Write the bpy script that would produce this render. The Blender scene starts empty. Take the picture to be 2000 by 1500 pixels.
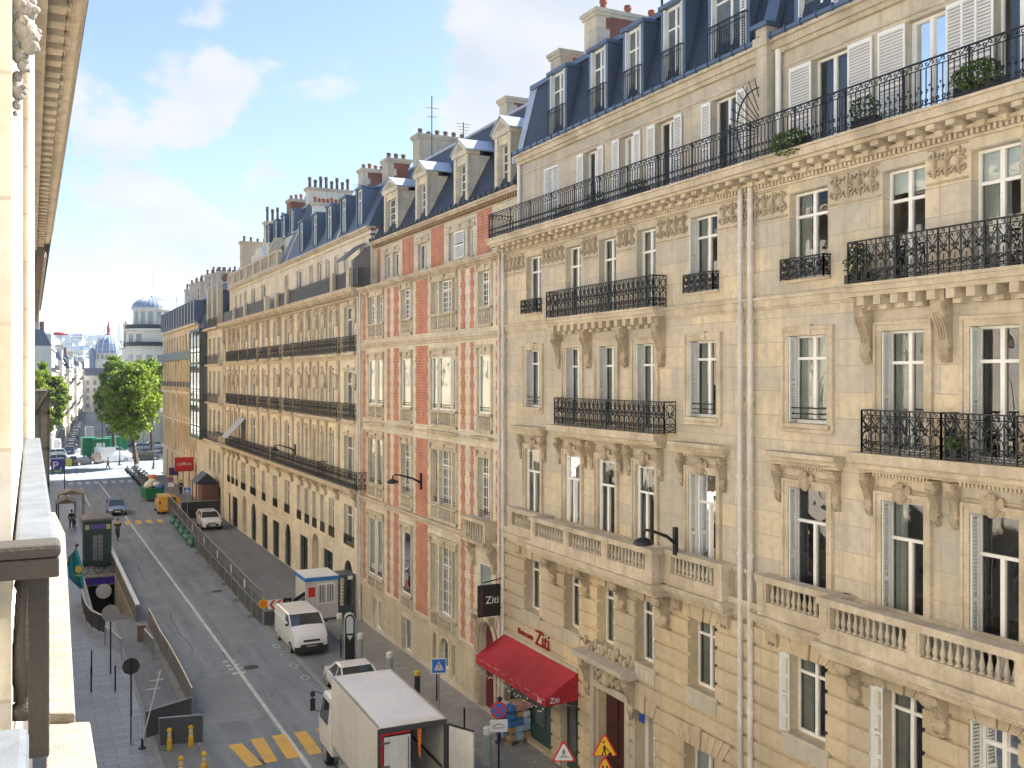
import bpy, math, random
from mathutils import Vector, Matrix
random.seed(7)
S = bpy.context.scene
C = S.collection
R = math.radians
# ---------------------------------------------------------------- camera
TH = math.atan(940/1900); CT, ST = math.cos(TH), math.sin(TH)
H = 14.0; FP = 1900.0; HY = 736.0
cam = bpy.data.cameras.new('camera'); co = bpy.data.objects.new('camera', cam); C.objects.link(co)
co.location = (0, 0, H); co.rotation_euler = (R(90), 0, -TH)
cam.sensor_width = 36; cam.lens = FP/2000*36; cam.shift_y = -14/2000; cam.clip_start = .05; cam.clip_end = 9000
S.camera = co
# ---------------------------------------------------------------- sky and sun
SUN_EL, SUN_AZ = 44.0, 12.0       # azimuth measured from +X towards +Y
w = bpy.data.worlds.new('World'); S.world = w; w.use_nodes = True
nt = w.node_tree; N = nt.nodes; LK = nt.links; N.clear()
def nd(t, **k):
    n = N.new(t)
    for a, b in k.items(): setattr(n, a, b)
    return n
sky = nd('ShaderNodeTexSky', sky_type='NISHITA'); sky.sun_disc = False
sky.sun_elevation = R(SUN_EL); sky.sun_rotation = R(90-SUN_AZ)
sky.air_density = 1.0; sky.dust_density = .7; sky.ozone_density = 1.6
tc = nd('ShaderNodeTexCoord')
def wmath(op, a, b=None, clamp=False):
    m = nd('ShaderNodeMath', operation=op); m.use_clamp = clamp
    for i, v in enumerate((a, b)):
        if v is None: continue
        if isinstance(v, (int, float)): m.inputs[i].default_value = v
        else: LK.new(v, m.inputs[i])
    return m.outputs[0]
sep = nd('ShaderNodeSeparateXYZ'); LK.new(tc.outputs['Generated'], sep.inputs[0])
def pxdir(x, y):
    r, u = (x-1000)/FP, (HY-y)/FP
    v = Vector((r*CT+ST, CT-r*ST, u)); return v.normalized()
mp = nd('ShaderNodeMapping'); mp.inputs['Scale'].default_value = (1, 1, 1.9); LK.new(tc.outputs['Generated'], mp.inputs[0])
nz = nd('ShaderNodeTexNoise'); nz.inputs['Scale'].default_value = 8.5; nz.inputs['Detail'].default_value = 9; nz.inputs['Roughness'].default_value = .6
LK.new(mp.outputs[0], nz.inputs['Vector'])
total = None
# soft cloud banks: direction, reach, weight
for (x, y, s, wt) in [(1040, 90, .085, 1.9), (970, 130, .05, 1.6), (985, 215, .05, 1.4), (1180, 40, .08, 1.6), (330, 200, .05, 1.05), (415, 170, .035, 1.15), (215, 240, .06, .95), (310, 350, .045, .7), (200, 385, .05, .55),
                      (345, 450, .03, 1.4), (340, 500, .06, .95), (200, 490, .05, .75), (430, 490, .05, .7), (150, 610, .09, .6), (520, 620, .08, .4), (540, 330, .04, .5), (180, 60, .05, .6), (1300, 10, .1, .5), (1500, -150, .16, .5),
                      (700, -300, .2, .5), (-500, 300, .3, .6), (-900, 200, .35, .6), (2600, 0, .3, .5)]:
    d = pxdir(x, y)
    vm = nd('ShaderNodeVectorMath', operation='DISTANCE'); LK.new(tc.outputs['Generated'], vm.inputs[0]); vm.inputs[1].default_value = d
    mr = nd('ShaderNodeMapRange', interpolation_type='SMOOTHERSTEP'); LK.new(vm.outputs['Value'], mr.inputs[0])
    mr.inputs[1].default_value = s*1.9; mr.inputs[2].default_value = 0; mr.inputs[3].default_value = 0; mr.inputs[4].default_value = wt
    total = mr.outputs[0] if total is None else wmath('MAXIMUM', total, mr.outputs[0])
nn = wmath('SUBTRACT', nz.outputs[0], .5)
nn = wmath('MULTIPLY', nn, 3.4)
t2 = wmath('ADD', wmath('MULTIPLY', total, 1.0), nn)
mr = nd('ShaderNodeMapRange', interpolation_type='SMOOTHSTEP'); LK.new(t2, mr.inputs[0]); mr.inputs[1].default_value = .42; mr.inputs[2].default_value = .86
low = nd('ShaderNodeMapRange'); LK.new(sep.outputs[2], low.inputs[0]); low.inputs[1].default_value = .10; low.inputs[2].default_value = 0.0; low.inputs[3].default_value = 0; low.inputs[4].default_value = .30
alpha = wmath('MAXIMUM', wmath('MULTIPLY', mr.outputs[0], .92), low.outputs[0])
nz2 = nd('ShaderNodeTexNoise'); nz2.inputs['Scale'].default_value = 9; nz2.inputs['Detail'].default_value = 4; LK.new(mp.outputs[0], nz2.inputs['Vector'])
cr = nd('ShaderNodeValToRGB'); LK.new(nz2.outputs[0], cr.inputs[0])
CLOUD = 3.95
cr.color_ramp.elements[0].position = .3; cr.color_ramp.elements[0].color = (.80, .86, .95, 1)
cr.color_ramp.elements[1].position = .6; cr.color_ramp.elements[1].color = (1, 1, 1, 1)
cs = nd('ShaderNodeVectorMath', operation='SCALE'); LK.new(cr.outputs[0], cs.inputs[0]); cs.inputs['Scale'].default_value = CLOUD
mx = nd('ShaderNodeMix', data_type='RGBA'); LK.new(alpha, mx.inputs[0]); LK.new(sky.outputs[0], mx.inputs[6]); LK.new(cs.outputs[0], mx.inputs[7])
bg = nd('ShaderNodeBackground'); bg.inputs[1].default_value = .055; LK.new(mx.outputs[2], bg.inputs[0])
wo = nd('ShaderNodeOutputWorld'); LK.new(bg.outputs[0], wo.inputs[0])
sl = bpy.data.lights.new('sun', 'SUN'); sl.energy = 5.0; sl.angle = R(.5); sl.color = (1, .965, .91)
so = bpy.data.objects.new('sun', sl); C.objects.link(so); so.location = (40, 10, 60)
sdir = Vector((math.cos(R(SUN_EL))*math.cos(R(SUN_AZ)), math.cos(R(SUN_EL))*math.sin(R(SUN_AZ)), math.sin(R(SUN_EL))))
so.rotation_euler = sdir.to_track_quat('Z', 'Y').to_euler()
S.view_settings.view_transform = 'Standard'; S.view_settings.look = 'None'; S.view_settings.exposure = 2.02; S.view_settings.gamma = 1
S.render.engine = 'CYCLES'
S.cycles.max_bounces = 7; S.cycles.diffuse_bounces = 4; S.cycles.glossy_bounces = 3; S.cycles.transparent_max_bounces = 8
# ---------------------------------------------------------------- pixel helpers (photo is 2000x1500)
D = 17.07
def ray(x, y):
    r, u = (x-1000)/FP, (HY-y)/FP
    return r*CT+ST, CT-r*ST, u
def G(x, y, z=0):
    a, b, c = ray(x, y); t = (z-H)/c
    return a*t, b*t
def YF(x, X=D):
    a, b, c = ray(x, 0); return b*X/a
def ZF(x, y, X=D):
    a, b, c = ray(x, y); return H+c*X/a
def AT(x, y, d):
    a, b, c = ray(x, y); return Vector((a*d, b*d, H+c*d))
# ---------------------------------------------------------------- materials
MATS = {}
def mat(name, col, rough=.8, metal=0., noise=None, bump=0., nscale=2., spec=.5, emit=None, alpha=None, streak=0., course=None, coat=0., along=0.):
    """noise = (darker colour, amount); course = (block length, block height, joint colour, joint strength)"""
    if name in MATS: return MATS[name]
    m = bpy.data.materials.new(name); m.use_nodes = True; t = m.node_tree; n = t.nodes; l = t.links
    b = n['Principled BSDF']; b.inputs['Roughness'].default_value = rough; b.inputs['Metallic'].default_value = metal
    b.inputs['Specular IOR Level'].default_value = spec; b.inputs['Coat Weight'].default_value = coat
    b.inputs['Base Color'].default_value = (*col, 1)
    cur = None; geo = n.new('ShaderNodeNewGeometry'); pos = geo.outputs['Position']
    def mixc(f, a, c, mode='MIX'):
        q = n.new('ShaderNodeMix'); q.data_type = 'RGBA'; q.blend_type = mode
        if isinstance(f, float): q.inputs[0].default_value = f
        else: l.new(f, q.inputs[0])
        for i, v in ((6, a), (7, c)):
            if isinstance(v, tuple): q.inputs[i].default_value = (*v[:3], 1)
            else: l.new(v, q.inputs[i])
        return q.outputs[2]
    def noi(scale, det=5, vec=None, rg=.6):
        q = n.new('ShaderNodeTexNoise'); q.inputs['Scale'].default_value = scale; q.inputs['Detail'].default_value = det; q.inputs['Roughness'].default_value = rg
        l.new(vec or pos, q.inputs['Vector']); return q.outputs[0]
    def rng(v, a, c, d=0., e=1.):
        q = n.new('ShaderNodeMapRange'); l.new(v, q.inputs[0]); q.inputs[1].default_value = a; q.inputs[2].default_value = c; q.inputs[3].default_value = d; q.inputs[4].default_value = e
        return q.outputs[0]
    cur = col
    hts = None
    if course:
        cl, ch, jc, js = course
        sx = n.new('ShaderNodeSeparateXYZ'); l.new(pos, sx.inputs[0]); cb = n.new('ShaderNodeCombineXYZ')
        ad = n.new('ShaderNodeMath'); ad.operation = 'ADD'; l.new(sx.outputs[0], ad.inputs[0]); l.new(sx.outputs[1], ad.inputs[1])
        l.new(ad.outputs[0], cb.inputs[0]); l.new(sx.outputs[2], cb.inputs[1])
        br = n.new('ShaderNodeTexBrick'); l.new(cb.outputs[0], br.inputs['Vector']); br.inputs['Scale'].default_value = 1
        br.inputs['Brick Width'].default_value = cl; br.inputs['Row Height'].default_value = ch; br.inputs['Mortar Size'].default_value = min(.012, ch*.12)
        br.inputs['Mortar Smooth'].default_value = .3; br.inputs['Bias'].default_value = -.1
        lo = (col[0]*.80, col[1]*.83, col[2]*.92); hi = (min(1, col[0]*1.14), col[1]*1.08, col[2]*.90)
        br.inputs['Color1'].default_value = (*lo, 1); br.inputs['Color2'].default_value = (*hi, 1); br.inputs['Mortar'].default_value = (*jc, 1)
        cur = mixc(js, col, br.outputs['Color'])
    if noise:
        dc, am = noise
        f = rng(noi(nscale*.35, 4), .38, .68, 0, am); cur = mixc(f, cur, dc)
        f = rng(noi(nscale*4, 6), .45, .75, 0, am*.6); cur = mixc(f, cur, tuple(c*.8 for c in dc))
    if streak:
        mpp = n.new('ShaderNodeMapping'); mpp.inputs['Scale'].default_value = (2.2, 2.2, .16); l.new(pos, mpp.inputs[0])
        f = rng(noi(1.6, 6, mpp.outputs[0]), .48, .72, 0, streak); cur = mixc(f, cur, tuple(c*.45 for c in col))
    if along:
        mpp = n.new('ShaderNodeMapping'); mpp.inputs['Scale'].default_value = (1.3, .07, 1); l.new(pos, mpp.inputs[0]); f = rng(noi(1.0, 5, mpp.outputs[0]), .40, .70, 0, along); cur = mixc(f, cur, tuple(c*1.35 for c in col))
        mpp = n.new('ShaderNodeMapping'); mpp.inputs['Scale'].default_value = (3.0, .5, 1); l.new(pos, mpp.inputs[0]); f = rng(noi(1.2, 6, mpp.outputs[0]), .52, .74, 0, along*.8); cur = mixc(f, cur, tuple(c*.55 for c in col))
    if not isinstance(cur, tuple): l.new(cur, b.inputs['Base Color'])
    if bump:
        bp = n.new('ShaderNodeBump'); bp.inputs['Strength'].default_value = bump; bp.inputs['Distance'].default_value = .02
        l.new(noi(nscale*6, 4), bp.inputs['Height']); l.new(bp.outputs[0], b.inputs['Normal'])
    if emit: b.inputs['Emission Color'].default_value = (*emit[0], 1); b.inputs['Emission Strength'].default_value = emit[1]
    MATS[name] = m; return m
ST1 = (.69, .59, .45)
stone = mat('limestone', ST1, .85, noise=((.40, .37, .31), .75), nscale=1.1, bump=.3, streak=.42, course=(1.9, .62, (.38, .33, .26), .9))
stone_g = mat('greyer limestone', (.60, .53, .42), .85, noise=((.38, .34, .27), .7), nscale=1.3, bump=.25, streak=.45, course=(1.2, .5, (.36, .31, .23), .5))
stone_c = mat('carved limestone', (.52, .425, .30), .9, noise=((.26, .20, .14), .7), nscale=5, bump=.5, streak=.3)
stone_t = mat('limestone trim', (.65, .555, .42), .85, noise=((.36, .29, .20), .75), nscale=3, bump=.25, streak=.5)
stone_r = mat('rusticated limestone', (.65, .535, .375), .85, noise=((.41, .33, .22), .7), nscale=1.4, bump=.25, streak=.3, course=(1.5, 9., (.3, .25, .18), .7))
stone_2 = mat('pale limestone', (.72, .66, .54), .85, noise=((.46, .39, .28), .6), nscale=1.3, bump=.2, streak=.35, course=(.9, .4, (.42, .36, .26), .7))
stone_3 = mat('light limestone', (.82, .74, .59), .85, noise=((.48, .40, .28), .6), nscale=1.0, bump=.2, streak=.3, course=(1.2, .45, (.40, .33, .23), .5))
stone_5 = mat('ochre limestone', (.74, .60, .41), .85, noise=((.40, .30, .18), .7), nscale=1.0, bump=.2, streak=.4)
stone_l = mat('cream limestone', (.72, .66, .55), .85, noise=((.56, .48, .36), .6), nscale=3, bump=.4, streak=.3, course=(1.4, .62, (.42, .36, .28), .8))
stone_lg = mat('white rendered stone', (.68, .65, .58), .85, noise=((.50, .47, .42), .5), nscale=.6, streak=.3)
moss = mat('mossy coping', (.45, .41, .30), .9, noise=((.20, .21, .06), .9), nscale=6, bump=.4)
brick = mat('red brick', (.46, .155, .09), .9, noise=((.60, .30, .20), .7), nscale=4, bump=.5, streak=.3, course=(.26, .14, (.55, .38, .28), .9))
brick_d = mat('dark red brick', (.26, .085, .055), .9, noise=((.12, .05, .04), .6), nscale=2, bump=.3, course=(.22, .075, (.35, .22, .16), .6))
slate = mat('slate', (.040, .055, .092), .5, noise=((.024, .03, .05), .7), nscale=2.5, bump=.3, course=(.24, .17, (.006, .008, .014), 1.), streak=.4)
zinc = mat('zinc', (.15, .20, .28), .38, .55, noise=((.13, .16, .21), .6), nscale=2, streak=.3)
zinc_l = mat('pale zinc', (.46, .50, .56), .35, .4, noise=((.32, .35, .40), .5), nscale=3)
iron = mat('black wrought iron', (.012, .014, .018), .45, .2)
white = mat('white painted wood', (.86, .85, .82), .5, noise=((.62, .61, .57), .35), nscale=4)
louvre = mat('pale grey louvred wood', (.70, .71, .69), .6, noise=((.52, .53, .50), .4), nscale=3)
blind = mat('white roller blind', (.78, .79, .80), .7)
curtain = mat('pale curtain', (.62, .62, .60), .9, noise=((.30, .31, .30), .6), nscale=4)
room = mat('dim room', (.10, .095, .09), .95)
leadp = mat('pale painted pipe', (.72, .68, .63), .6, noise=((.42, .34, .28), .5), nscale=3, streak=.5)
rust = mat('rusty iron', (.25, .09, .05), .9)
pot = mat('terracotta', (.26, .085, .055), .85, noise=((.14, .06, .045), .6), nscale=4)
asphalt = mat('asphalt', (.20, .225, .25), .8, noise=((.145, .16, .18), .8), nscale=.8, bump=.3, along=.7)
asphalt_d = mat('dark asphalt', (.19, .20, .215), .75, noise=((.125, .13, .14), .8), nscale=.7, bump=.3, along=.5)
kerb = mat('granite kerb', (.30, .30, .30), .8, noise=((.2, .2, .19), .6), nscale=4, course=(1., .3, (.1, .1, .1), .4))
paint_w = mat('white road paint', (.62, .62, .60), .7, noise=((.32, .33, .34), .7), nscale=3)
paint_y = mat('yellow road paint', (.72, .43, .08), .7, noise=((.40, .28, .12), .6), nscale=3)
rubber = mat('black rubber', (.02, .02, .02), .8)
black = mat('black plastic', (.025, .026, .028), .55)
steel = mat('galvanised steel', (.42, .43, .44), .4, .7)
gpan = mat('dark grey sheet', (.10, .105, .11), .55, .2, noise=((.07, .07, .075), .5), nscale=2)
red_c = mat('red canvas', (.42, .018, .028), .75, noise=((.24, .012, .02), .7), nscale=1.4)
green_d = mat('dark green paint', (.03, .075, .065), .45)
def glassmat(name, tint, curt=0.0):
    m = bpy.data.materials.new(name); m.use_nodes = True; t = m.node_tree; n = t.nodes; l = t.links; n.clear()
    fr = n.new('ShaderNodeFresnel'); fr.inputs[0].default_value = 1.6
    ad = n.new('ShaderNodeMath'); ad.operation = 'MULTIPLY_ADD'; ad.inputs[1].default_value = 1.3; ad.inputs[2].default_value = .04; ad.use_clamp = True; l.new(fr.outputs[0], ad.inputs[0])
    tr = n.new('ShaderNodeBsdfTransparent'); tr.inputs[0].default_value = (*tint, 1)
    gl = n.new('ShaderNodeBsdfGlossy'); gl.inputs['Roughness'].default_value = .01; gl.inputs[0].default_value = (.95, .97, 1, 1)
    geo = n.new('ShaderNodeNewGeometry'); nz = n.new('ShaderNodeTexNoise'); nz.inputs['Scale'].default_value = 1.7; nz.inputs['Detail'].default_value = 1; l.new(geo.outputs['Position'], nz.inputs['Vector'])
    bp = n.new('ShaderNodeBump'); bp.inputs['Strength'].default_value = .25; bp.inputs['Distance'].default_value = .03; l.new(nz.outputs[0], bp.inputs['Height']); l.new(bp.outputs[0], gl.inputs['Normal'])
    mx = n.new('ShaderNodeMixShader'); l.new(ad.outputs[0], mx.inputs[0]); l.new(tr.outputs[0], mx.inputs[1]); l.new(gl.outputs[0], mx.inputs[2])
    o = n.new('ShaderNodeOutputMaterial'); l.new(mx.outputs[0], o.inputs[0]); MATS[name] = m; return m
glass = glassmat('window glass', (.80, .86, .84))
glass_d = mat('dark window glass', (.05, .062, .066), .04, 0, noise=((.20, .21, .21), .7), nscale=.8, spec=.9)
glass_far = mat('distant window glass', (.16, .19, .21), .15, 0, noise=((.34, .35, .34), .8), nscale=.6, spec=.8)
carglass = mat('car glass', (.02, .03, .035), .05, spec=.9, coat=.5)
def paint(name, c): return mat(name+' car paint', c, .25, 0, coat=.6)
# ---------------------------------------------------------------- mesh builder
ORG = {}
class MB:
    def __init__(s): s.v = []; s.f = []; s.c = []
    def cut(s):
        if s.f and (not s.c or s.c[-1] != (len(s.v), len(s.f))): s.c.append((len(s.v), len(s.f)))
        return s
    def add(s, vs, fs):
        k = len(s.v); s.v += [tuple(a) for a in vs]; s.f += [tuple(i+k for i in f) for f in fs]; return s
    def box(s, x0, x1, y0, y1, z0, z1):
        return s.add([(x0,y0,z0),(x1,y0,z0),(x1,y1,z0),(x0,y1,z0),(x0,y0,z1),(x1,y0,z1),(x1,y1,z1),(x0,y1,z1)],
                     [(0,3,2,1),(4,5,6,7),(0,1,5,4),(1,2,6,5),(2,3,7,6),(3,0,4,7)])
    def quad(s, *p): return s.add(p, [tuple(range(len(p)))])
    def prism(s, poly, ax, a, b):
        """poly of (u,v); ax 'y': (u,v)->(x,z) ; 'x': ->(y,z) ; 'z': ->(x,y)"""
        n = len(poly); f = {'y': lambda p, t: (p[0], t, p[1]), 'x': lambda p, t: (t, p[0], p[1]), 'z': lambda p, t: (p[0], p[1], t)}[ax]
        vs = [f(p, a) for p in poly]+[f(p, b) for p in poly]
        return s.add(vs, [tuple(range(n)), tuple(range(2*n-1, n-1, -1))]+[(i, i+n, (i+1) % n+n, (i+1) % n) for i in range(n)])
    def tube(s, pts, r, n=4, cap=True):
        pts = [Vector(p) for p in pts]; m = len(pts); vs = []
        for i, p in enumerate(pts):
            t = (pts[min(i+1, m-1)]-pts[max(i-1, 0)]).normalized()
            u = t.cross(Vector((0, 0, 1)));
            if u.length < .05: u = t.cross(Vector((0, 1, 0)))
            u.normalize(); w_ = t.cross(u); rr = r[i] if isinstance(r, (list, tuple)) else r
            for k in range(n):
                a = 2*math.pi*(k+.5)/n; vs.append(p+u*(rr*math.cos(a))+w_*(rr*math.sin(a)))
        fs = [(i*n+k, i*n+(k+1) % n, (i+1)*n+(k+1) % n, (i+1)*n+k) for i in range(m-1) for k in range(n)]
        if cap: fs += [tuple(range(n-1, -1, -1)), tuple(range((m-1)*n, m*n))]
        return s.add(vs, fs)
    def lathe(s, c, prof, n=10, ax='z'):
        vs = []; 
        for (r, z) in prof:
            for k in range(n):
                a = 2*math.pi*k/n; p = (r*math.cos(a), r*math.sin(a), z)
                if ax == 'y': p = (p[0], z, p[1])
                if ax == 'x': p = (z, p[0], p[1])
                vs.append((c[0]+p[0], c[1]+p[1], c[2]+p[2]))
        m = len(prof)
        return s.add(vs, [(i*n+k, i*n+(k+1) % n, (i+1)*n+(k+1) % n, (i+1)*n+k) for i in range(m-1) for k in range(n)]+[tuple(range(n-1, -1, -1)), tuple(range((m-1)*n, m*n))])
    def ball(s, c, r, n=8, m=6):
        rx, ry, rz = (r, r, r) if isinstance(r, (int, float)) else r
        vs = []
        for i in range(1, m):
            a = math.pi*i/m
            for k in range(n):
                b = 2*math.pi*k/n; vs.append((c[0]+rx*math.sin(a)*math.cos(b), c[1]+ry*math.sin(a)*math.sin(b), c[2]+rz*math.cos(a)))
        q = len(vs); vs += [(c[0], c[1], c[2]+rz), (c[0], c[1], c[2]-rz)]
        fs = [(i*n+k, (i+1)*n+k, (i+1)*n+(k+1) % n, i*n+(k+1) % n) for i in range(m-2) for k in range(n)]
        fs += [(q, k, (k+1) % n) for k in range(n)]+[(q+1, (m-2)*n+(k+1) % n, (m-2)*n+k) for k in range(n)]
        return s.add(vs, fs)
    def loft(s, secs, cap=True):
        n = len(secs[0]); vs = [p for q in secs for p in q]; m = len(secs)
        fs = [(i*n+k, i*n+(k+1) % n, (i+1)*n+(k+1) % n, (i+1)*n+k) for i in range(m-1) for k in range(n)]
        if cap: fs += [tuple(range(n-1, -1, -1)), tuple(range((m-1)*n, m*n))]
        return s.add(vs, fs)
    def build(s, name, m, parent=None, smooth=False, bevel=0, kind=None, label=None):
        if s.c:
            e = [(0, 0)]+s.c+[(len(s.v), len(s.f))]; first = None
            for (v0, f0), (v1, f1) in zip(e, e[1:]):
                if f1 > f0:
                    q = MB(); q.v = s.v[v0:v1]; q.f = [tuple(i-v0 for i in f) for f in s.f[f0:f1]]; r = q.build(name, m, parent, smooth, bevel, kind, label); first = first or r
            return first
        o_ = ORG.get(parent.name, (0, 0, 0)) if parent else (0, 0, 0)
        me = bpy.data.meshes.new(name); me.from_pydata([(a-o_[0], b-o_[1], c-o_[2]) for a, b, c in s.v], [], s.f); me.update()
        me.materials.append(m)
        import bmesh
        bm = bmesh.new(); bm.from_mesh(me); bmesh.ops.recalc_face_normals(bm, faces=bm.faces) if len(s.f) < 60000 else None; bm.to_mesh(me); bm.free()
        if smooth: me.shade_smooth() if hasattr(me, 'shade_smooth') else None
        o = bpy.data.objects.new(name, me); C.objects.link(o)
        if parent: o.parent = parent; ORG[o.name] = o_
        if bevel:
            b = o.modifiers.new('bevel', 'BEVEL'); b.width = bevel; b.segments = 2; b.limit_method = 'ANGLE'
        if kind: o['kind'] = kind
        if label: o['label'] = label
        return o
def tag(o, label, cat, group=None):
    o['label'] = label; o['category'] = cat
    if group: o['group'] = group
    return o
def thing(name, label, cat, loc=(0, 0, 0), rz=0, group=None, world=False):
    o = bpy.data.objects.new(name, None); C.objects.link(o); o.location = loc; o.rotation_euler = (0, 0, rz); o.empty_display_size = .2
    ORG[o.name] = tuple(loc) if world else (0, 0, 0)
    return tag(o, label, cat, group)
def kids(o): return [c for c in bpy.data.objects if c.parent == o]
KID = {}
def copy_tree(o, loc, rz, label=None):
    r = o.copy(); C.objects.link(r); r.location = loc; r.rotation_euler = (0, 0, rz)
    if label: r['label'] = label
    if o.name not in KID: KID[o.name] = [(c, kids(c)) for c in kids(o)]
    for c, gs in KID[o.name]:
        d = c.copy(); C.objects.link(d); d.parent = r
        for g in gs: e = g.copy(); C.objects.link(e); e.parent = d
    return r
def text(body, size, m, parent, name, M, font_ext=.004, label=None, sx=1.0):
    cu = bpy.data.curves.new(name, 'FONT'); cu.body = body; cu.size = size; cu.extrude = font_ext; cu.align_x = 'CENTER'; cu.align_y = 'CENTER'
    t = bpy.data.objects.new(name, cu); C.objects.link(t); bpy.context.view_layer.update()
    me = bpy.data.meshes.new_from_object(t); bpy.data.objects.remove(t); bpy.data.curves.remove(cu)
    o_ = ORG.get(parent.name, (0, 0, 0)) if parent else (0, 0, 0)
    me.transform(Matrix.Translation((-o_[0], -o_[1], -o_[2])) @ M @ Matrix.Diagonal((sx, 1, 1, 1)))
    me.materials.clear(); me.materials.append(m)
    o = bpy.data.objects.new(name, me); C.objects.link(o)
    if parent: o.parent = parent; ORG[o.name] = o_
    if label: o['label'] = label
    return o
def frameM(o, xa, ya):
    """matrix whose local x,y axes are xa,ya at origin o"""
    xa = Vector(xa).normalized(); ya = Vector(ya).normalized(); za = xa.cross(ya)
    return Matrix(((xa[0], ya[0], za[0], o[0]), (xa[1], ya[1], za[1], o[1]), (xa[2], ya[2], za[2], o[2]), (0, 0, 0, 1)))
# ---------------------------------------------------------------- facade builders (facade plane X, street on the -X side)
def wall(mb, X, y0, y1, z0, z1, ops, depth=.3, back=1.6, top=True):
    ops = [tuple(o)+(depth, False)[len(o)-4:] if len(o) < 6 else o for o in ops]
    ys = sorted({y0, y1} | {min(max(a, y0), y1) for o in ops for a in o[:2]}); zs = sorted({z0, z1} | {min(max(a, z0), z1) for o in ops for a in o[2:4]})
    for i in range(len(ys)-1):
        for j in range(len(zs)-1):
            cy, cz = (ys[i]+ys[i+1])/2, (zs[j]+zs[j+1])/2
            if any(o[0] < cy < o[1] and o[2] < cz < o[3] for o in ops): continue
            mb.quad((X, ys[i], zs[j]), (X, ys[i], zs[j+1]), (X, ys[i+1], zs[j+1]), (X, ys[i+1], zs[j]))
    for (a, b, c, e, dp, arch) in ops:
        X2 = X+dp
        mb.quad((X, a, c), (X2, a, c), (X2, a, e), (X, a, e)); mb.quad((X, b, c), (X, b, e), (X2, b, e), (X2, b, c))
        mb.quad((X, a, e), (X2, a, e), (X2, b, e), (X, b, e)); mb.quad((X, a, c), (X, b, c), (X2, b, c), (X2, a, c))
        if arch:
            r = (b-a)/2; cy = (a+b)/2; cz = e-r; n = 8
            for sgn in (-1, 1):
                arc = [(cy+sgn*r*math.cos(t), cz+r*math.sin(t)) for t in [math.pi/2*k/n for k in range(n+1)]]
                poly = [(cy+sgn*r, e)]+arc
                for k in range(n):
                    mb.quad((X-.001, *poly[0]), (X-.001, *arc[k]), (X-.001, *arc[k+1]))
                    mb.quad((X, *arc[k]), (X2, *arc[k]), (X2, *arc[k+1]), (X, *arc[k+1]))
    if back:
        for y in (y0, y1): mb.quad((X, y, z0), (X+back, y, z0), (X+back, y, z1), (X, y, z1))
        if top: mb.quad((X, y0, z1), (X+back, y0, z1), (X+back, y1, z1), (X, y1, z1))
def shutter_leaf(mb, p0, p1, z0, z1, t=.035, slat=.075):
    """louvred leaf between plan points p0,p1"""
    a, b = Vector((*p0, 0)), Vector((*p1, 0)); d = (b-a); L = d.length; d.normalize(); n = Vector((-d.y, d.x, 0))
    def bx(u0, u1, q0, q1, h):
        vs = [a+d*u0-n*h, a+d*u1-n*h, a+d*u1+n*h, a+d*u0+n*h]
        mb.add([(v.x, v.y, q0) for v in vs]+[(v.x, v.y, q1) for v in vs], [(0,3,2,1),(4,5,6,7),(0,1,5,4),(1,2,6,5),(2,3,7,6),(3,0,4,7)])
    bx(0, .05, z0, z1, t/2); bx(L-.05, L, z0, z1, t/2); bx(.05, L-.05, z0, z0+.09, t/2); bx(.05, L-.05, z1-.08, z1, t/2)
    mid = z0+(z1-z0)*.45; bx(.05, L-.05, mid, mid+.08, t/2)
    z = z0+.11
    while z < z1-.12:
        if not mid-.05 < z < mid+.1:
            v = [a+d*.05, a+d*(L-.05)]
            mb.quad(*[(q.x+n.x*s*t*.5, q.y+n.y*s*t*.5, z+zz) for q, s, zz in ((v[0], 1, 0), (v[1], 1, 0), (v[1], -1, slat*.9), (v[0], -1, slat*.9))])
        z += slat
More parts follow.
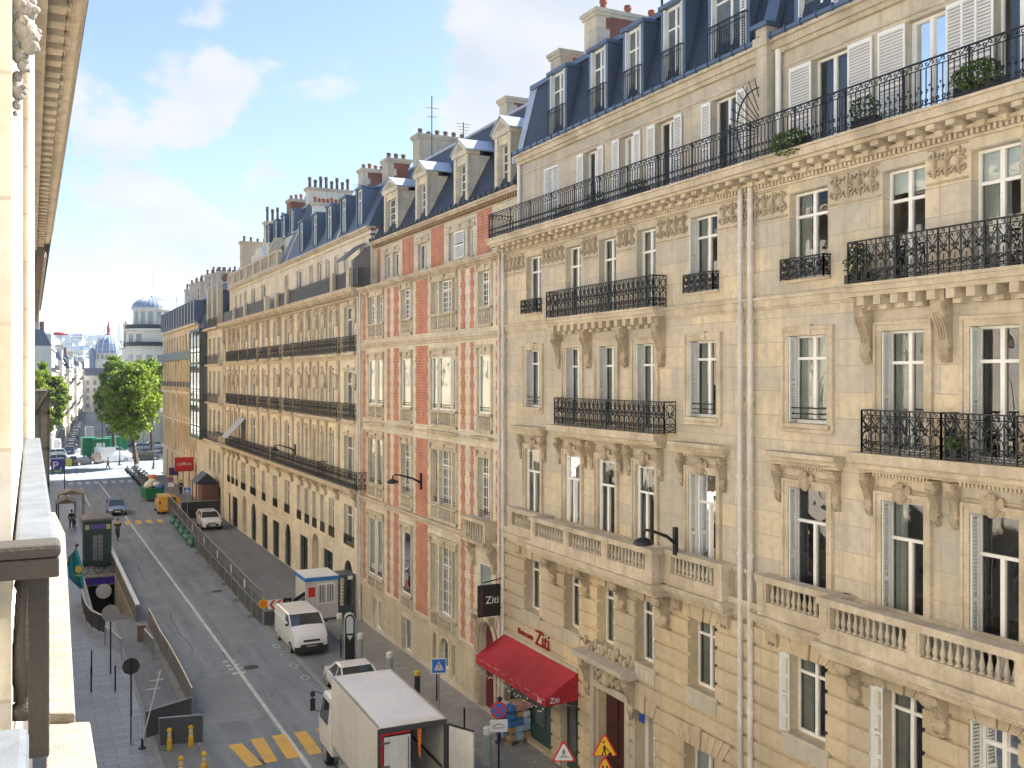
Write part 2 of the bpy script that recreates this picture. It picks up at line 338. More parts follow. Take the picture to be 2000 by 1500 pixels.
def window(root, ya, yb, za, zb, X=D, rec=.3, tr=None, wide=.055, g=None, curt=0, shut=None, fr=None, blind_=0, rail=None, grid=0, name='window', arch=False, mull=True, open_=0):
    """one window: frame mesh with pane (and curtain, blind, shutter, guard rail) as sub-parts"""
    g = g or glass; fr = fr or white; xf = X+rec-.075; xb = X+rec
    m = MB(); m.box(xf, xb, ya, ya+wide, za, zb); m.box(xf, xb, yb-wide, yb, za, zb); m.box(xf, xb, ya+wide, yb-wide, zb-wide, zb); m.box(xf, xb, ya+wide, yb-wide, za, za+wide*1.5)
    cy = (ya+yb)/2
    zt = zb-(zb-za)*tr if tr else None
    if mull:
        m.box(xf-.012, xb, cy-.05, cy+.05, za+wide*1.5, (zt or zb)-.0 if tr and open_ else zb-wide)
    if zt: m.box(xf-.006, xb, ya+wide, yb-wide, zt-.035, zt+.035)
    if grid:
        for k in range(1, grid):
            z = za+(zb-za)*k/grid; m.box(xf+.02, xb-.01, ya+wide, yb-wide, z-.014, z+.014)
        for q in ((ya+cy)/2, (yb+cy)/2): m.box(xf+.024, xb-.014, q-.012, q+.012, za+wide, zb-wide)
    f = m.build(name, fr, root)
    p = MB(); p.quad((xb-.03, ya+.02, za+.02), (xb-.03, ya+.02, zb-.02), (xb-.03, yb-.02, zb-.02), (xb-.03, yb-.02, za+.02)); p.build('pane', g, f)
    if curt:
        c = MB(); w_ = yb-ya
        def cur(u0, u1):
            n = 14; pts = [(xb+.10+.025*math.sin(i*2.4+u0*7), u0+(u1-u0)*i/n) for i in range(n+1)]
            for i in range(n): c.quad((pts[i][0], pts[i][1], za), (pts[i][0], pts[i][1], zb), (pts[i+1][0], pts[i+1][1], zb), (pts[i+1][0], pts[i+1][1], za))
        if curt == 1: cur(ya+.02, ya+w_*.28); cur(yb-w_*.28, yb-.02)
        elif curt == 2: cur(ya+.02, yb-.02)
        elif curt == 3: cur(yb-w_*.55, yb-.02)
        c.build('curtain', curtain, f)
    if blind_:
        c = MB(); c.box(xb+.03, xb+.04, ya+.02, yb-.02, zb-(zb-za)*blind_, zb-.02); c.build('blind', blind, f)
    if shut:
        for sd in shut:
            s = MB(); kind, L = sd
            if kind == 'in': shutter_leaf(s, (X-.04, yb-.035), (X+rec-.1, yb-.035), za+.02, zb-.02)      # folded inside the far reveal
            if kind == 'inn': shutter_leaf(s, (X-.04, ya+.035), (X+rec-.1, ya+.035), za+.02, zb-.02)
            if kind == 'far': shutter_leaf(s, (X-.04, yb+.01), (X-.055, yb+L), za+.01, zb-.01)
            if kind == 'near': shutter_leaf(s, (X-.055, ya-L), (X-.04, ya-.01), za+.01, zb-.01)
            if kind == 'out': shutter_leaf(s, (X-.02, yb-.03), (X-L, yb+.03), za+.02, zb-.02)              # hinged open, sticking out
            if kind == 'outd':
                shutter_leaf(s, (X-.02, yb-.02), (X-.16, yb+L*.5), za+.02, zb-.02); shutter_leaf(s, (X-.17, yb+L*.5), (X-.04, yb+.03+L), za+.02, zb-.02)
            if kind == 'shut': shutter_leaf(s, (X+rec-.13, ya+.02), (X+rec-.13, yb-.02), za+.02, zb-.02)
            s.build('shutter', louvre if kind in ('in', 'out', 'outd', 'inn') else white, f)
    if rail: 
        rr = MB(); railing(rr, (X+.05, ya), (X+.05, yb), za+rail[1], rail[0], rail[2]); rr.build('guard_rail', iron, f)
    return f
def railing(mb, p0, p1, z0, h, style='scroll', unit=.27):
    a, b = Vector((*p0, 0)), Vector((*p1, 0)); d = b-a; L = d.length; d.normalize()
    P = lambda u, z: (a.x+d.x*u, a.y+d.y*u, z)
    T = lambda pts, r=.011, n=3: mb.tube([P(u, z) for u, z in pts], r*1.45, n, cap=False)
    mb.tube([P(0, z0+h), P(L, z0+h)], .024, 4); mb.tube([P(0, z0+.05), P(L, z0+.05)], .016, 4)
    n = max(1, round(L/unit)); s = L/n
    if style == 'plain':
        n = max(1, round(L/.11)); s = L/n
        for i in range(n+1): T([(i*s, z0), (i*s, z0+h)], .010)
        T([(0, z0+h*.85), (L, z0+h*.85)])
        return
    if style == 'solid':
        n = max(1, round(L/.5)); s = L/n
        for i in range(n+1): T([(i*s, z0), (i*s, z0+h)], .014)
        for k in range(9): T([(0, z0+h*(.1+.09*k)), (L, z0+h*(.1+.09*k))], .013)
        return
    if style == 'guard':
        T([(0, z0+h*.55), (L, z0+h*.55)]); return
    def spiral(cu, cz, r, s0, turns, dr, k=9, flip=1):
        return [(cu+flip*r*(1-.8*i/k)*math.cos(s0+dr*turns*2*math.pi*i/k), cz+r*(1-.8*i/k)*math.sin(s0+dr*turns*2*math.pi*i/k)) for i in range(k+1)]
    if style in ('scroll', 'dense'):
        T([(0, z0+h*.88), (L, z0+h*.88)], .009)
        for i in range(n+1):
            mb.tube([P(i*s, z0), P(i*s, z0+h)], .016 if i % 4 else .024, 4, cap=False)
        for i in range(n):
            c = (i+.5)*s; q = s*.5
            for f in (-1, 1):
                T(spiral(c+f*q*.45, z0+h*.24, q*.52, -math.pi/2, 1.2, 1, 10, f), .013)
                T([(c+f*q*.95, z0+h*.30), (c+f*q*.75, z0+h*.45), (c+f*q*.2, z0+h*.52), (c+f*q*.12, z0+h*.64), (c+f*q*.6, z0+h*.72), (c+f*q*.85, z0+h*.80), (c+f*q*.5, z0+h*.85), (c+f*q*.3, z0+h*.78)], .011)
                T(spiral(c+f*q*.5, z0+h*.60, q*.30, math.pi/2, 1.0, 1, 6, f), .011)
                T([(c, z0+h*.08), (c+f*q*.4, z0+h*.12), (c+f*q*.8, z0+h*.09)], .012)
            T([(c, z0+h*.05), (c, z0+h*.42)], .010)
            mb.ball(P(c, z0+h*.52), .035, 5, 4)
            T(spiral(c, z0+h*.935, q*.35, 0, 1, 1, 6), .009)
    if style == 'bars':
        T([(0, z0+h*.84), (L, z0+h*.84)], .010)
        k = max(1, round(L/.135)); ss = L/k
        for i in range(k+1): T([(i*ss, z0), (i*ss, z0+h*.84)], .0105)
        for i in range(0, n, 6): mb.tube([P(i*s, z0-.02), P(i*s, z0+h)], .024, 4, cap=False)
        for i in range(n):
            c = (i+.5)*s; q = s*.5
            T(spiral(c-q*.5, z0+h*.92, q*.42, 0, .9, 1, 6), .010); T(spiral(c+q*.5, z0+h*.92, q*.42, math.pi, .9, 1, 6), .010)
            for f in (-1, 1):
                T(spiral(c+f*q*.5, z0+h*.13, q*.45, -math.pi/2, 1.1, 1, 7, f), .0115)
                T(spiral(c+f*q*.42, z0+h*.34, q*.34, -math.pi/2, 1.0, 1, 6, f), .0105)
            mb.ball(P(c, z0+h*.45), .028, 4, 3)
def console(mb, y, w_, zt, h, p, X=D):
    mb.cut()
    prof = [(0, 0), (-1, 0), (-1.02, -.06), (-.96, -.10), (-1, -.17), (-.92, -.27), (-.72, -.36), (-.55, -.48), (-.42, -.62), (-.40, -.70), (-.48, -.76), (-.44, -.86), (-.26, -.94), (-.1, -1), (0, -1)]
    mb.prism([(X+a*p, zt+b*h) for a, b in prof], 'y', y-w_/2, y+w_/2)
    for sg in (-1, 1):
        yy = y+sg*w_/2
        for (a, b, r) in ((-.62, -.17, .34*p), (-.30, -.74, .17*p)):
            mb.lathe((X+a*p, yy, zt+b*h), [(r, -.001*sg), (r, .02*sg), (r*.8, .035*sg), (r*.7, .015*sg), (r*.4, .02*sg), (r*.3, .05*sg)], 12, 'y')
    for k in (-.25, 0, .25):   # flutes down the front
        mb.tube([(X+a*p-.012, y+k*w_, zt+b*h) for a, b in prof[4:9]], .018, 4)
    for k in range(6):
        mb.ball((X-.24*p, y+random.uniform(-.25, .25)*w_, zt-h*(.80+.035*k)), (p*.22, w_*.22, h*.04), 6, 4)
def baluster(mb, x, y, z0, h, r=.075, n=8):
    mb.cut()
    mb.lathe((x, y, z0), [(r, 0), (r, h*.07), (r*.55, h*.10), (r*.6, h*.15), (r*1.0, h*.30), (r*.92, h*.40), (r*.5, h*.62), (r*.42, h*.80), (r*.7, h*.85), (r*.55, h*.90), (r*.9, h*.94), (r*.9, h)], n)
def surround(mb, ya, yb, za, zb, w_=.2, p=.05, X=D, sill=True, foot=True):
    mb.cut()
    for k, (ww, pp) in enumerate(((w_, p), (w_*.35, p+.035))):
        o = 0 if k == 0 else w_*.62
        mb.box(X-pp, X, ya-o-ww, ya-o, za, zb+o+ww*(1 if k == 0 else 1)); mb.box(X-pp, X, yb+o, yb+o+ww, za, zb+o+ww)
        mb.box(X-pp-.003, X, ya-o, yb+o, zb+o, zb+o+ww-.003)
        if foot: mb.box(X-pp-.004, X, ya-o-ww-.002, yb+o+ww+.002, za-o-ww, za-.002-o)
def relief(mb, y0, y1, z0, z1, X=D, unit=.36):
    mb.cut()
    """carved scrollwork panel"""
    n = max(1, round((y1-y0)/unit)); s = (y1-y0)/n; h = z1-z0
    mb.box(X-.03, X, y0-.04, y1+.04, z0-.10, z0-.05); mb.box(X-.03, X, y0-.04, y1+.04, z1+.02, z1+.05)
    for i in range(n):
        c = y0+(i+.5)*s
        for f in (-1, 1):
            pts = []
            for k in range(12):
                t = k/11; a = f*(t*5.2)-math.pi/2; r = s*.25*(1-.7*t)
                pts.append((X-.035, c+f*s*.24+r*math.cos(a), z0+h*.28+r*math.sin(a)))
            mb.tube(pts, .032, 4)
            pts = []
            for k in range(10):
                t = k/9; a = f*(-t*4.6)+math.pi/2; r = s*.21*(1-.7*t)
                pts.append((X-.035, c+f*s*.22+r*math.cos(a), z0+h*.76+r*math.sin(a)))
            mb.tube(pts, .028, 4)
        mb.tube([(X-.035, c, z0+.02), (X-.05, c, z0+h*.5), (X-.035, c, z1)], [.03, .055, .02], 5)
        for k in range(3): mb.ball((X-.04, c+random.uniform(-.12, .12), z0+h*random.uniform(.3, .9)), .045, 5, 4)
def dentils(mb, y0, y1, z0, z1, p, sp, wd, X=D):
    n = int((y1-y0)/sp)
    for i in range(n):
        y = y0+(i+.5)*(y1-y0)/n; mb.box(X-p, X, y-wd/2, y+wd/2, z0, z1)
def course_blocks(mb, y0, y1, z0, z1, ops, X=D, h=.5, p=.085, gap=.085):
    n = round((z1-z0)/h); hh = (z1-z0)/n
    for k in range(n):
        a, b = z0+k*hh+gap*.5, z0+(k+1)*hh-gap*.5; zc = (a+b)/2
        seg = [(y0, y1)]
        for o in ops:
            if o[2] < b-.02 and o[3] > a+.02:
                ns = []
                for (u, v) in seg:
                    if o[1] <= u or o[0] >= v: ns.append((u, v)); continue
                    if o[0]-u > .03: ns.append((u, o[0]))
                    if v-o[1] > .03: ns.append((o[1], v))
                seg = ns
        for u, v in seg:
            mb.prism([(X, a-.012), (X-p, a+.012), (X-p, b-.012), (X, b+.012)], 'y', u, v)
def voussoirs(mb, ya, yb, zt, h, X=D, n=5, p=.11):
    mb.cut()
    w_ = yb-ya
    for i in range(n):
        u0, u1 = (i-n/2)/n, (i+1-n/2)/n; c = (ya+yb)/2; g = .012; hh = h*(1.15 if i == n//2 else 1); pp = p+(.05 if i == n//2 else 0)
        mb.prism([(c+u0*w_*1.05+g, zt), (c+u1*w_*1.05-g, zt), (c+u1*w_*1.45-g, zt+hh), (c+u0*w_*1.45+g, zt+hh)], 'x', X-pp, X)
def mansard(root, y0, y1, ze, zt, X=D, back=1.3, deep=9, m=None):
    r = MB(); r.quad((X, y0, ze), (X, y1, ze), (X+back, y1, zt), (X+back, y0, zt)); 
    r.quad((X, y0, ze), (X+back, y0, zt), (X+deep, y0, zt+.8), (X+deep, y0, ze)); r.quad((X, y1, ze), (X+back, y1, zt), (X+deep, y1, zt+.8), (X+deep, y1, ze))
    o = r.build('roof', m or slate, root)
    r = MB(); r.quad((X+back, y0, zt), (X+back, y1, zt), (X+deep, y1, zt+.8), (X+deep, y0, zt+.8)); r.box(X+back-.12, X+back+.1, y0, y1, zt-.1, zt+.08)
    r.build('roof_deck', zinc, root)
    return o
def gutter(mb, y0, y1, z, X):
    mb.tube([(X, y0, z), (X, y1, z)], .085, 6)
    y = y0
    while y < y1: mb.box(X-.11, X+.11, y-.012, y+.012, z-.10, z+.09); y += .55
def dormer(root, ya, yb, za, zb, X, side=1.3, rail=None, gl=None, shutc=True):
    """zinc clad dormer with white window"""
    m = MB(); t = .14
    m.box(X, X+side, ya-t, ya, za, zb); m.box(X, X+side, yb, yb+t, za, zb); m.box(X-.08, X+side+.5, ya-t-.06, yb+t+.06, zb+.002, zb+.12)
    o = m.build('dormer', zinc, root)
    c = (ya+yb)/2; w_ = (yb-ya); f = MB(); x = X+.12
    for (u, v) in ((ya, ya+.07), (yb-.07, yb), (c-.04, c+.04)): f.box(x, x+.06, u, v, za, zb)
    f.box(x-.003, x+.063, ya+.07, yb-.07, zb-.09, zb-.003); f.box(x-.003, x+.063, ya+.07, yb-.07, za+.003, za+.1)
    f.box(x-.003, x+.06, ya+.07, yb-.07, za+(zb-za)*.70, za+(zb-za)*.70+.05)
    f.build('window_frame', white, o)
    g = MB(); g.quad((x+.04, ya, za), (x+.04, ya, zb), (x+.04, yb, zb), (x+.04, yb, za)); g.build('pane', gl or glass_d, o)
    if shutc:
        s = MB(); shutter_leaf(s, (X-.02, yb-.04), (X+.11, yb-.04), za+.03, zb-.03); shutter_leaf(s, (X+.0, ya+.02), (X+.07, ya+w_*.22), za+.03, zb-.03); s.build('shutter', white, o)
    if rail:
        r = MB(); railing(r, (X-.1, ya-.05), (X-.1, yb+.05), za, rail, 'plain'); r.tube([(X-.1, ya-.05, za+rail), (X+.2, ya-.05, za+rail)], .02); r.tube([(X-.1, yb+.05, za+rail), (X+.2, yb+.05, za+rail)], .02); r.build('guard_rail', iron, o)
    return o
def chimney(root, x0, x1, y0, y1, z0, z1, m=None, cap=True, pots=4, potm=None, ends=True, poth=.5):
    b = MB(); b.box(x0, x1, y0, y1, z0, z1); o = b.build('chimney', m or brick_d, root)
    e = MB()
    if ends:
        z = z0; k = 0
        while z < z1-.1:
            ww = .55 if k % 2 else .38; e.box(x0-.01, x0+ww, y0-.012, y1+.01, z+.003, min(z+.42, z1)-.003); z += .42; k += 1
    e.box(x0-.14, x1+.14, y0-.14, y1+.14, z1, z1+.14); e.box(x0-.08, x1+.08, y0-.08, y1+.08, z1-.12, z1-.001); e.build('chimney_cap', stone_g, o)
    p = MB(); L = max(x1-x0, y1-y0)
    for i in range(pots):
        t = (i+.5)/pots; cx_, cy_ = (x0+(x1-x0)*t, (y0+y1)/2) if x1-x0 > y1-y0 else ((x0+x1)/2, y0+(y1-y0)*t)
        hh = poth*random.choice((.8, 1, 1.15)); p.lathe((cx_, cy_, z1+.14), [(.13, 0), (.12, hh*.7), (.16, hh*.75), (.14, hh), (.09, hh)], 8)
    if pots: p.build('chimney_pot', potm or pot, o)
    return o
def downpipe(root, y, z0, z1, X=D, r=.065, m=None, rusty=False):
    b = MB(); b.tube([(X-.14, y, z0), (X-.14, y, z1)], r, 8)
    z = z0+1.1
    while z < z1: b.lathe((X-.14, y, z), [(r*1.35, -.05), (r*1.35, .05)], 8); b.box(X-.14, X, y-.02, y+.02, z-.02, z+.02); z += 2.05
    o = b.build('downpipe', m or leadp, root)
    return o
# ---------------------------------------------------------------- the two limestone blocks on the right
D5 = 17.72
def cols(px, X=D): return [(YF(b, X), YF(a, X)) for a, b in px]
def hauss(root, y0, y1, side, cent, f5, rails3, z0=0, gf=(), portal=None, doors=None):
    f1, f2, f3, f4 = (5.1, 7.1), (8.0, 11.26), (12.85, 15.02), (16.42, 18.58)
    ops = []
    allc = side+cent
    ops1 = [(a, b, *f1, .38, False) for a, b in allc]+[(a, b, c, e, .45, False) for a, b, c, e in gf]
    w_ = MB(); wall(w_, D, y0, y1, z0, 7.55, ops1, top=False); 
    w_.build('lower_wall', stone_r, root)
    cb = MB(); course_blocks(cb, y0, y1, .0, 7.5, [o for o in ops1]+([portal] if portal else []), h=.5); cb.build('rusticated_course', stone_r, root)
    opsu = [(a, b, *f2, .3, False) for a, b in allc]+[(a, b, *f3, .3, False) for a, b in side]+[(a, b, 12.3, f3[1], .3, False) for a, b in cent]
    opsu += [(a, b, *f4, .3, False) for a, b in side]+[(a, b, 16.08, f4[1], .3, False) for a, b in cent]
    w_ = MB(); wall(w_, D, y0, y1, 7.55, 19.2, opsu); w_.build('wall', stone, root)
    w_ = MB(); wall(w_, D5, y0, y1, 19.45, 22.5, [(a, b, 19.5, 22.0, .28, False) for a, b in f5], back=1.2); w_.build('attic_wall', stone_g, root)
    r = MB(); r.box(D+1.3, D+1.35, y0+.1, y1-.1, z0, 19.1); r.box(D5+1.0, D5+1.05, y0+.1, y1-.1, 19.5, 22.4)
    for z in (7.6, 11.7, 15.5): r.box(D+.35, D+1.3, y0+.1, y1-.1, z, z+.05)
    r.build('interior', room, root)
    # --- mouldings
    t = MB()
    for (za, zb, p) in ((15.74, 15.80, .05), (15.80, 15.98, .09), (15.98, 16.06, .14)): t.box(D-p, D, y0, y1, za, zb)
    for (za, zb, p) in ((18.82, 18.88, .06), (19.0, 19.08, .16), (19.19, 19.27, .56), (19.27, 19.44, .66), (19.44, 19.5, .72)): t.box(D-p, D+.1, y0, y1, za, zb)
    t.box(D, D5+.01, y0, y1, 19.3, 19.47)
    dentils(t, y0, y1, 18.88, 19.0, .12, .13, .07); dentils(t, y0+.05, y1-.05, 19.08, 19.185, .5, .48, .22)
    dentils(t, y0+.05, y1-.05, 18.96, 19.08, .26, .48, .20)
    t.build('cornice', stone_t, root)
    t = MB()
    for (za, zb, p) in ((22.1, 22.16, .04), (22.5, 22.62, .12), (22.62, 22.80, .2), (22.80, 22.9, .3)): t.box(D5-p, D5+.2, y0, y1, za, zb)
    t.build('upper_cornice', stone_t, root)
    t = MB()
    for (a, b) in side: w2 = MB(); w2.box(D-.07, D, a-.1, b+.1, 16.34, 16.42); w2.build('sill', stone_t, root)
    cc = sorted(allc)
    edges = [y0]+[v for ab in cc for v in ab]+[y1]
    for k in range(0, len(edges), 2):
        a, b = edges[k]+.10, edges[k+1]-.10
        if b-a > .5: relief(t, a, b, 18.14, 18.74)
    t.build('carved_frieze', stone_c, root)
    # --- window surrounds
    t = MB()
    for a, b in side:
        surround(t, a, b, f3[0], f3[1], .22, .05)
        t.box(D-.13, D, a-.12, b+.12, f3[0]-.10, f3[0]-.005); t.box(D-.11, D, (a+b)/2-.16, (a+b)/2+.16, f3[1]+.04, f3[1]+.26)
        surround(t, a, b, 8.3, f2[1], .20, .06, foot=False)
    for a, b in cent:
        surround(t, a, b, 12.3, f3[1], .22, .05, foot=False); surround(t, a, b, 8.3, f2[1], .20, .06, foot=False)
    t.build('window_surround', stone_t, root)
    hood = MB(); con = MB()
    for a, b in side:
        hood.cut()
        for (za, zb, p) in ((11.80, 11.90, .16), (11.90, 12.02, .28), (12.02, 12.13, .40)): hood.box(D-p, D, a-.42-p*.4, b+.42+p*.4, za, zb)
        dentils(hood, a-.2, b+.2, 11.72, 11.80, .12, .09, .05)
        for y in (a-.33, b+.33): console(con, y, .18, 11.78, .95, .26)
    if cent:
        ya, yb = cent[0][0], cent[-1][1]
        ya, yb = min(c[0] for c in cent), max(c[1] for c in cent); hood.cut()
        for (za, zb, p) in ((11.86, 11.94, .2), (11.94, 12.08, .36), (12.08, 12.3, .50)): hood.box(D-p, D, ya-.45-p*.3, yb+.45+p*.3, za, zb)
        for a, b in cent:
            dentils(hood, a-.2, b+.2, 11.77, 11.86, .13, .09, .05)
            for y in (a-.33, b+.33): console(con, y, .18, 11.82, .95, .30)
    for a, b in allc:   # cartouche over each tall window
        c = (a+b)/2; con.cut(); con.ball((D-.10, c, 11.42), (.12, .16, .22), 8, 6); con.ball((D-.13, c, 11.62), (.09, .11, .10), 7, 5)
        for f in (-1, 1): con.ball((D-.07, c+f*.17, 11.50), (.06, .10, .14), 6, 5); con.ball((D-.06, c+f*.22, 11.33), (.05, .05, .08), 6, 4)
        con.box(D-.05, D, a-.15, b+.15, 11.50, 11.54)
    hood.build('window_hood', stone_t, root)
    # --- balcony on the fourth and third floors
    if cent:
        b4 = MB(); p = .52
        for (za, zb, q) in ((15.80, 15.90, p-.06), (15.90, 16.02, p), (16.02, 16.09, p+.05)): b4.box(D-q, D, ya-.62, yb+.62, za, zb)
        dentils(b4, ya-.5, yb+.5, 15.60, 15.80, p-.1, .46, .20); dentils(b4, ya-.5, yb+.5, 15.50, 15.60, .22, .46, .20)
        o = b4.build('balcony', stone_t, root)
        rl = MB(); railing(rl, (D-.48, ya-.56), (D-.48, yb+.56), 16.10, .93); railing(rl, (D-.48, ya-.56), (D, ya-.56), 16.10, .93); railing(rl, (D-.48, yb+.56), (D, yb+.56), 16.10, .93)
        rl.build('railing', iron, o)
        mids = [ya-.38]+[(cent[i][0]+cent[i+1][1])/2 if cent[i][0] > cent[i+1][0] else (cent[i][1]+cent[i+1][0])/2 for i in range(len(cent)-1)]+[yb+.38]
        cn = MB()
        for y in mids: cn.box(D-.32, D, y-.17, y+.17, 15.55, 15.80); console(cn, y, .26, 15.55, 1.25, .36)
        cn.build('bracket', stone_c, o)
        for (u, v) in rails3:
            rl = MB(); railing(rl, (D-.42, u), (D-.42, v), 12.31, .95); railing(rl, (D-.42, u), (D, u), 12.31, .95, unit=.4); railing(rl, (D-.42, v), (D, v), 12.31, .95, unit=.4)
            rl.build('balcony_railing', iron, root)
    con.build('carved_bracket', stone_c, root)
    # --- stone balustrade of the second floor
    segs = [(a-.72, b+.72, .42, 1) for a, b in side]
    if cent: segs.append((ya-1.05, yb+1.05, .86, len(cent)))
    ba = MB(); bl = MB(); br = MB()
    ba.box(D-.12, D, y0, y1, 7.6, 8.05); ba.box(D-.2, D, y0, y1, 7.95, 8.1)
    ba.box(D-.08, D, y0, y1, 8.78, 8.9)
    for (u, v, p, n) in segs:
        ba.cut()
        for (za, zb, q) in ((7.55, 7.64, p-.12), (7.64, 7.76, p-.02), (7.76, 7.84, p+.1), (7.84, 7.95, p+.14)): ba.box(D-q, D, u-(.14 if q > p else 0), v+(.14 if q > p else 0), za, zb)
        ba.box(D-p, D-p+.26, u, v, 7.95, 8.30); ba.box(D-p+.26, D, u, v, 7.95, 8.02)
        for yy in (u, v-.26): ba.box(D-p+.26, D, yy, yy+.26, 8.02, 8.80)
        ba.box(D-p-.05, D-p+.31, u-.05, v+.05, 8.80, 8.96)
        for yy in (u-.05, v-.27): ba.box(D-p+.31, D, yy, yy+.32, 8.80, 8.956)
        L = (v-u); pw = .34
        for k in range(n+1):
            c = u+pw/2+(L-pw)*k/n; ba.box(D-p-.015, D-p+.275, c-pw/2, c+pw/2, 8.30, 8.80); ba.box(D-p-.03, D-p-.015, c-pw/2+.07, c+pw/2-.07, 8.36, 8.74)
            if k < n:
                s0, s1 = c+pw/2, c+(L-pw)/n-pw/2; m = int((s1-s0)/.175)
                for i in range(m): baluster(bl, D-p+.13, s0+(i+.5)*(s1-s0)/m, 8.30, .5, .062)
        if n > 1:
            for k in range(n+1):
                c = u+.35+(L-.7)*k/n; console(br, c, .30, 7.55, 1.05, p*.6)
                br.ball((D-p*.6, c, 7.35), (.12, .24, .17), 8, 6)
        else:
            for c in (u+.25, v-.25): br.box(D-.2, D, c-.2, c+.2, 7.25, 7.55); dentils(br, c-.2, c+.2, 7.15, 7.25, .17, .1, .06)
    o = ba.build('stone_balcony', moss if False else stone_t, root); bl.build('baluster', stone_g, o); br.build('bracket', stone_c, o)
    vo = MB()
    for a, b in allc: voussoirs(vo, a, b, 7.1, .38); w2 = MB(); w2.box(D-.14, D+.02, a-.14, b+.14, 4.98, 5.1); w2.box(D-.12, D, a-.08, b+.08, 4.6, 4.978); w2.build('sill', stone_g, root)
    vo.build('lintel', stone_r, root)
    # --- roof edge
    g = MB(); gutter(g, y0, y1, 22.96, D5-.28); g.build('gutter', zinc, root)
    rl = MB(); railing(rl, (D-.66, y0), (D-.66, y1), 19.52, .95, 'bars'); return rl
# block nearest the camera
B0 = thing('stone_building', 'nearest cream limestone apartment block at the right edge with white louvred shutters', 'building', (D, 12, 0), world=True)
s0 = cols([(1542, 1617)]); c0 = cols([(1724, 1807), (1896.5, 1994)]); c0.append((c0[1][0]-2.28, c0[1][1]-2.28))
f50 = cols([(1587, 1657.6), (1771, 1849.6), (1944, 2030)], D5)
rr = hauss(B0, 5, 20.30, s0, c0, f50, [(YF(1838, D-.42), YF(1683, D-.42)), (9.0, YF(1846, D-.42))])
rr.build('long_railing', iron, B0)
sh = [('in', 0)]
for i, (a, b) in enumerate(s0+c0):
    window(B0, a, b, 5.1, 7.1, rec=.36, tr=.24, curt=(1, 1, 1, 0)[i], shut=[('outd', .30)] if i < 2 else [('in', 0)])
    window(B0, a, b, 8.0, 11.26, rec=.3, tr=.26, open_=1, curt=(0, 1, 0, 1)[i], shut=sh)
    window(B0, a, b, 12.85 if i == 0 else 12.3, 15.02, rec=.3, tr=.26, curt=(2, 1, 0, 1)[i], shut=sh, rail=(.32, .06, 'guard') if i == 0 else None)
    window(B0, a, b, 16.42 if i == 0 else 16.08, 18.58, rec=.3, tr=.27, curt=(1, 0, 3, 0)[i], blind_=(0, .2, .25, 0)[i])
for i, (a, b) in enumerate(f50):
    window(B0, a, b, 19.5, 22.0, X=D5, rec=.25, shut=[('far', .78), ('near', .78)])
gr = MB(); a, b = s0[0]; railing(gr, (D-.22, a-.08), (D-.22, b+.08), 16.40, .52, unit=.3); railing(gr, (D-.22, a-.08), (D, a-.08), 16.40, .52); railing(gr, (D-.22, b+.08), (D, b+.08), 16.40, .52); gr.build('window_railing', iron, B0)
mansard(B0, 5, 19.9, 22.98, 26.6, X=D5, back=.85)
for x0, x1 in ((1560, 1640), (1760, 1850)):
    dormer(B0, YF(x1, D5), YF(x0, D5), 23.1, 25.9, D5-.02)
pw = MB(); pw.box(D5-.35, D5+8, 19.98, 20.42, 19.47, 23.25); pw.box(D5-.42, D5+.2, 19.93, 20.47, 22.75, 23.0); pw.build('party_wall', stone_g, B0)
pw = MB(); pw.box(D5-.47, D5+.3, 19.88, 20.52, 23.25, 23.36)
pw.add([(D5-.1, 19.94, 23.36), (D5-.1, 20.46, 23.36), (D5+.9, 20.46, 26.9), (D5+.9, 19.94, 26.9), (D5+8, 19.94, 23.36), (D5+8, 20.46, 23.36), (D5+8, 20.46, 27), (D5+8, 19.94, 27)], [(0, 1, 2, 3), (3, 2, 6, 7), (0, 3, 7, 4), (1, 5, 6, 2)]); pw.build('parapet_flashing', zinc, B0)
downpipe(B0, 20.12, 0, 19.0, r=.075)
dp = MB(); dp.tube([(D5-.12, 19.8, 19.9), (D5-.12, 19.8, 22.6)], .08, 8); dp.build('upper_downpipe', white, B0)
# second block
B1 = thing('stone_building', 'cream limestone apartment block above the red restaurant awning, slate roof with six tall zinc dormers', 'building', (D, 28, 0), world=True)
s1 = cols([(1028, 1056.6), (1348, 1401)]); c1 = cols([(1105, 1134.5), (1170, 1203), (1243.7, 1280.5)])
f51 = cols([(1062, 1091), (1141, 1168), (1211, 1239), (1281.5, 1318), (1390, 1440)], D5)
port = (YF(1232), YF(1160), 0, 4.6)
gfo = [(YF(1222), YF(1168), .02, 3.6), (YF(1080), YF(988), .15, 3.0), (YF(1133), YF(1098), .02, 3.0), (YF(1280), YF(1243), 1.6, 3.6), (YF(1400), YF(1340), 1.4, 3.45)]
rr = hauss(B1, 20.30, 35.2, s1, c1, f51, [(YF(1297, D-.42), YF(1082.7, D-.42))], gf=gfo, portal=port)
railing(rr, (D-.66, 35.25), (D+.4, 35.25), 19.52, .95, 'bars'); rr.build('long_railing', iron, B1)
sl_ = MB()
for (za, zb, p) in ((19.19, 19.27, .56), (19.27, 19.44, .66), (19.44, 19.5, .72)): sl_.box(D-p, D+.6, 35.2, 35.2+p*.35, za, zb)
sl_.build('cornice_return', stone_t, B1)
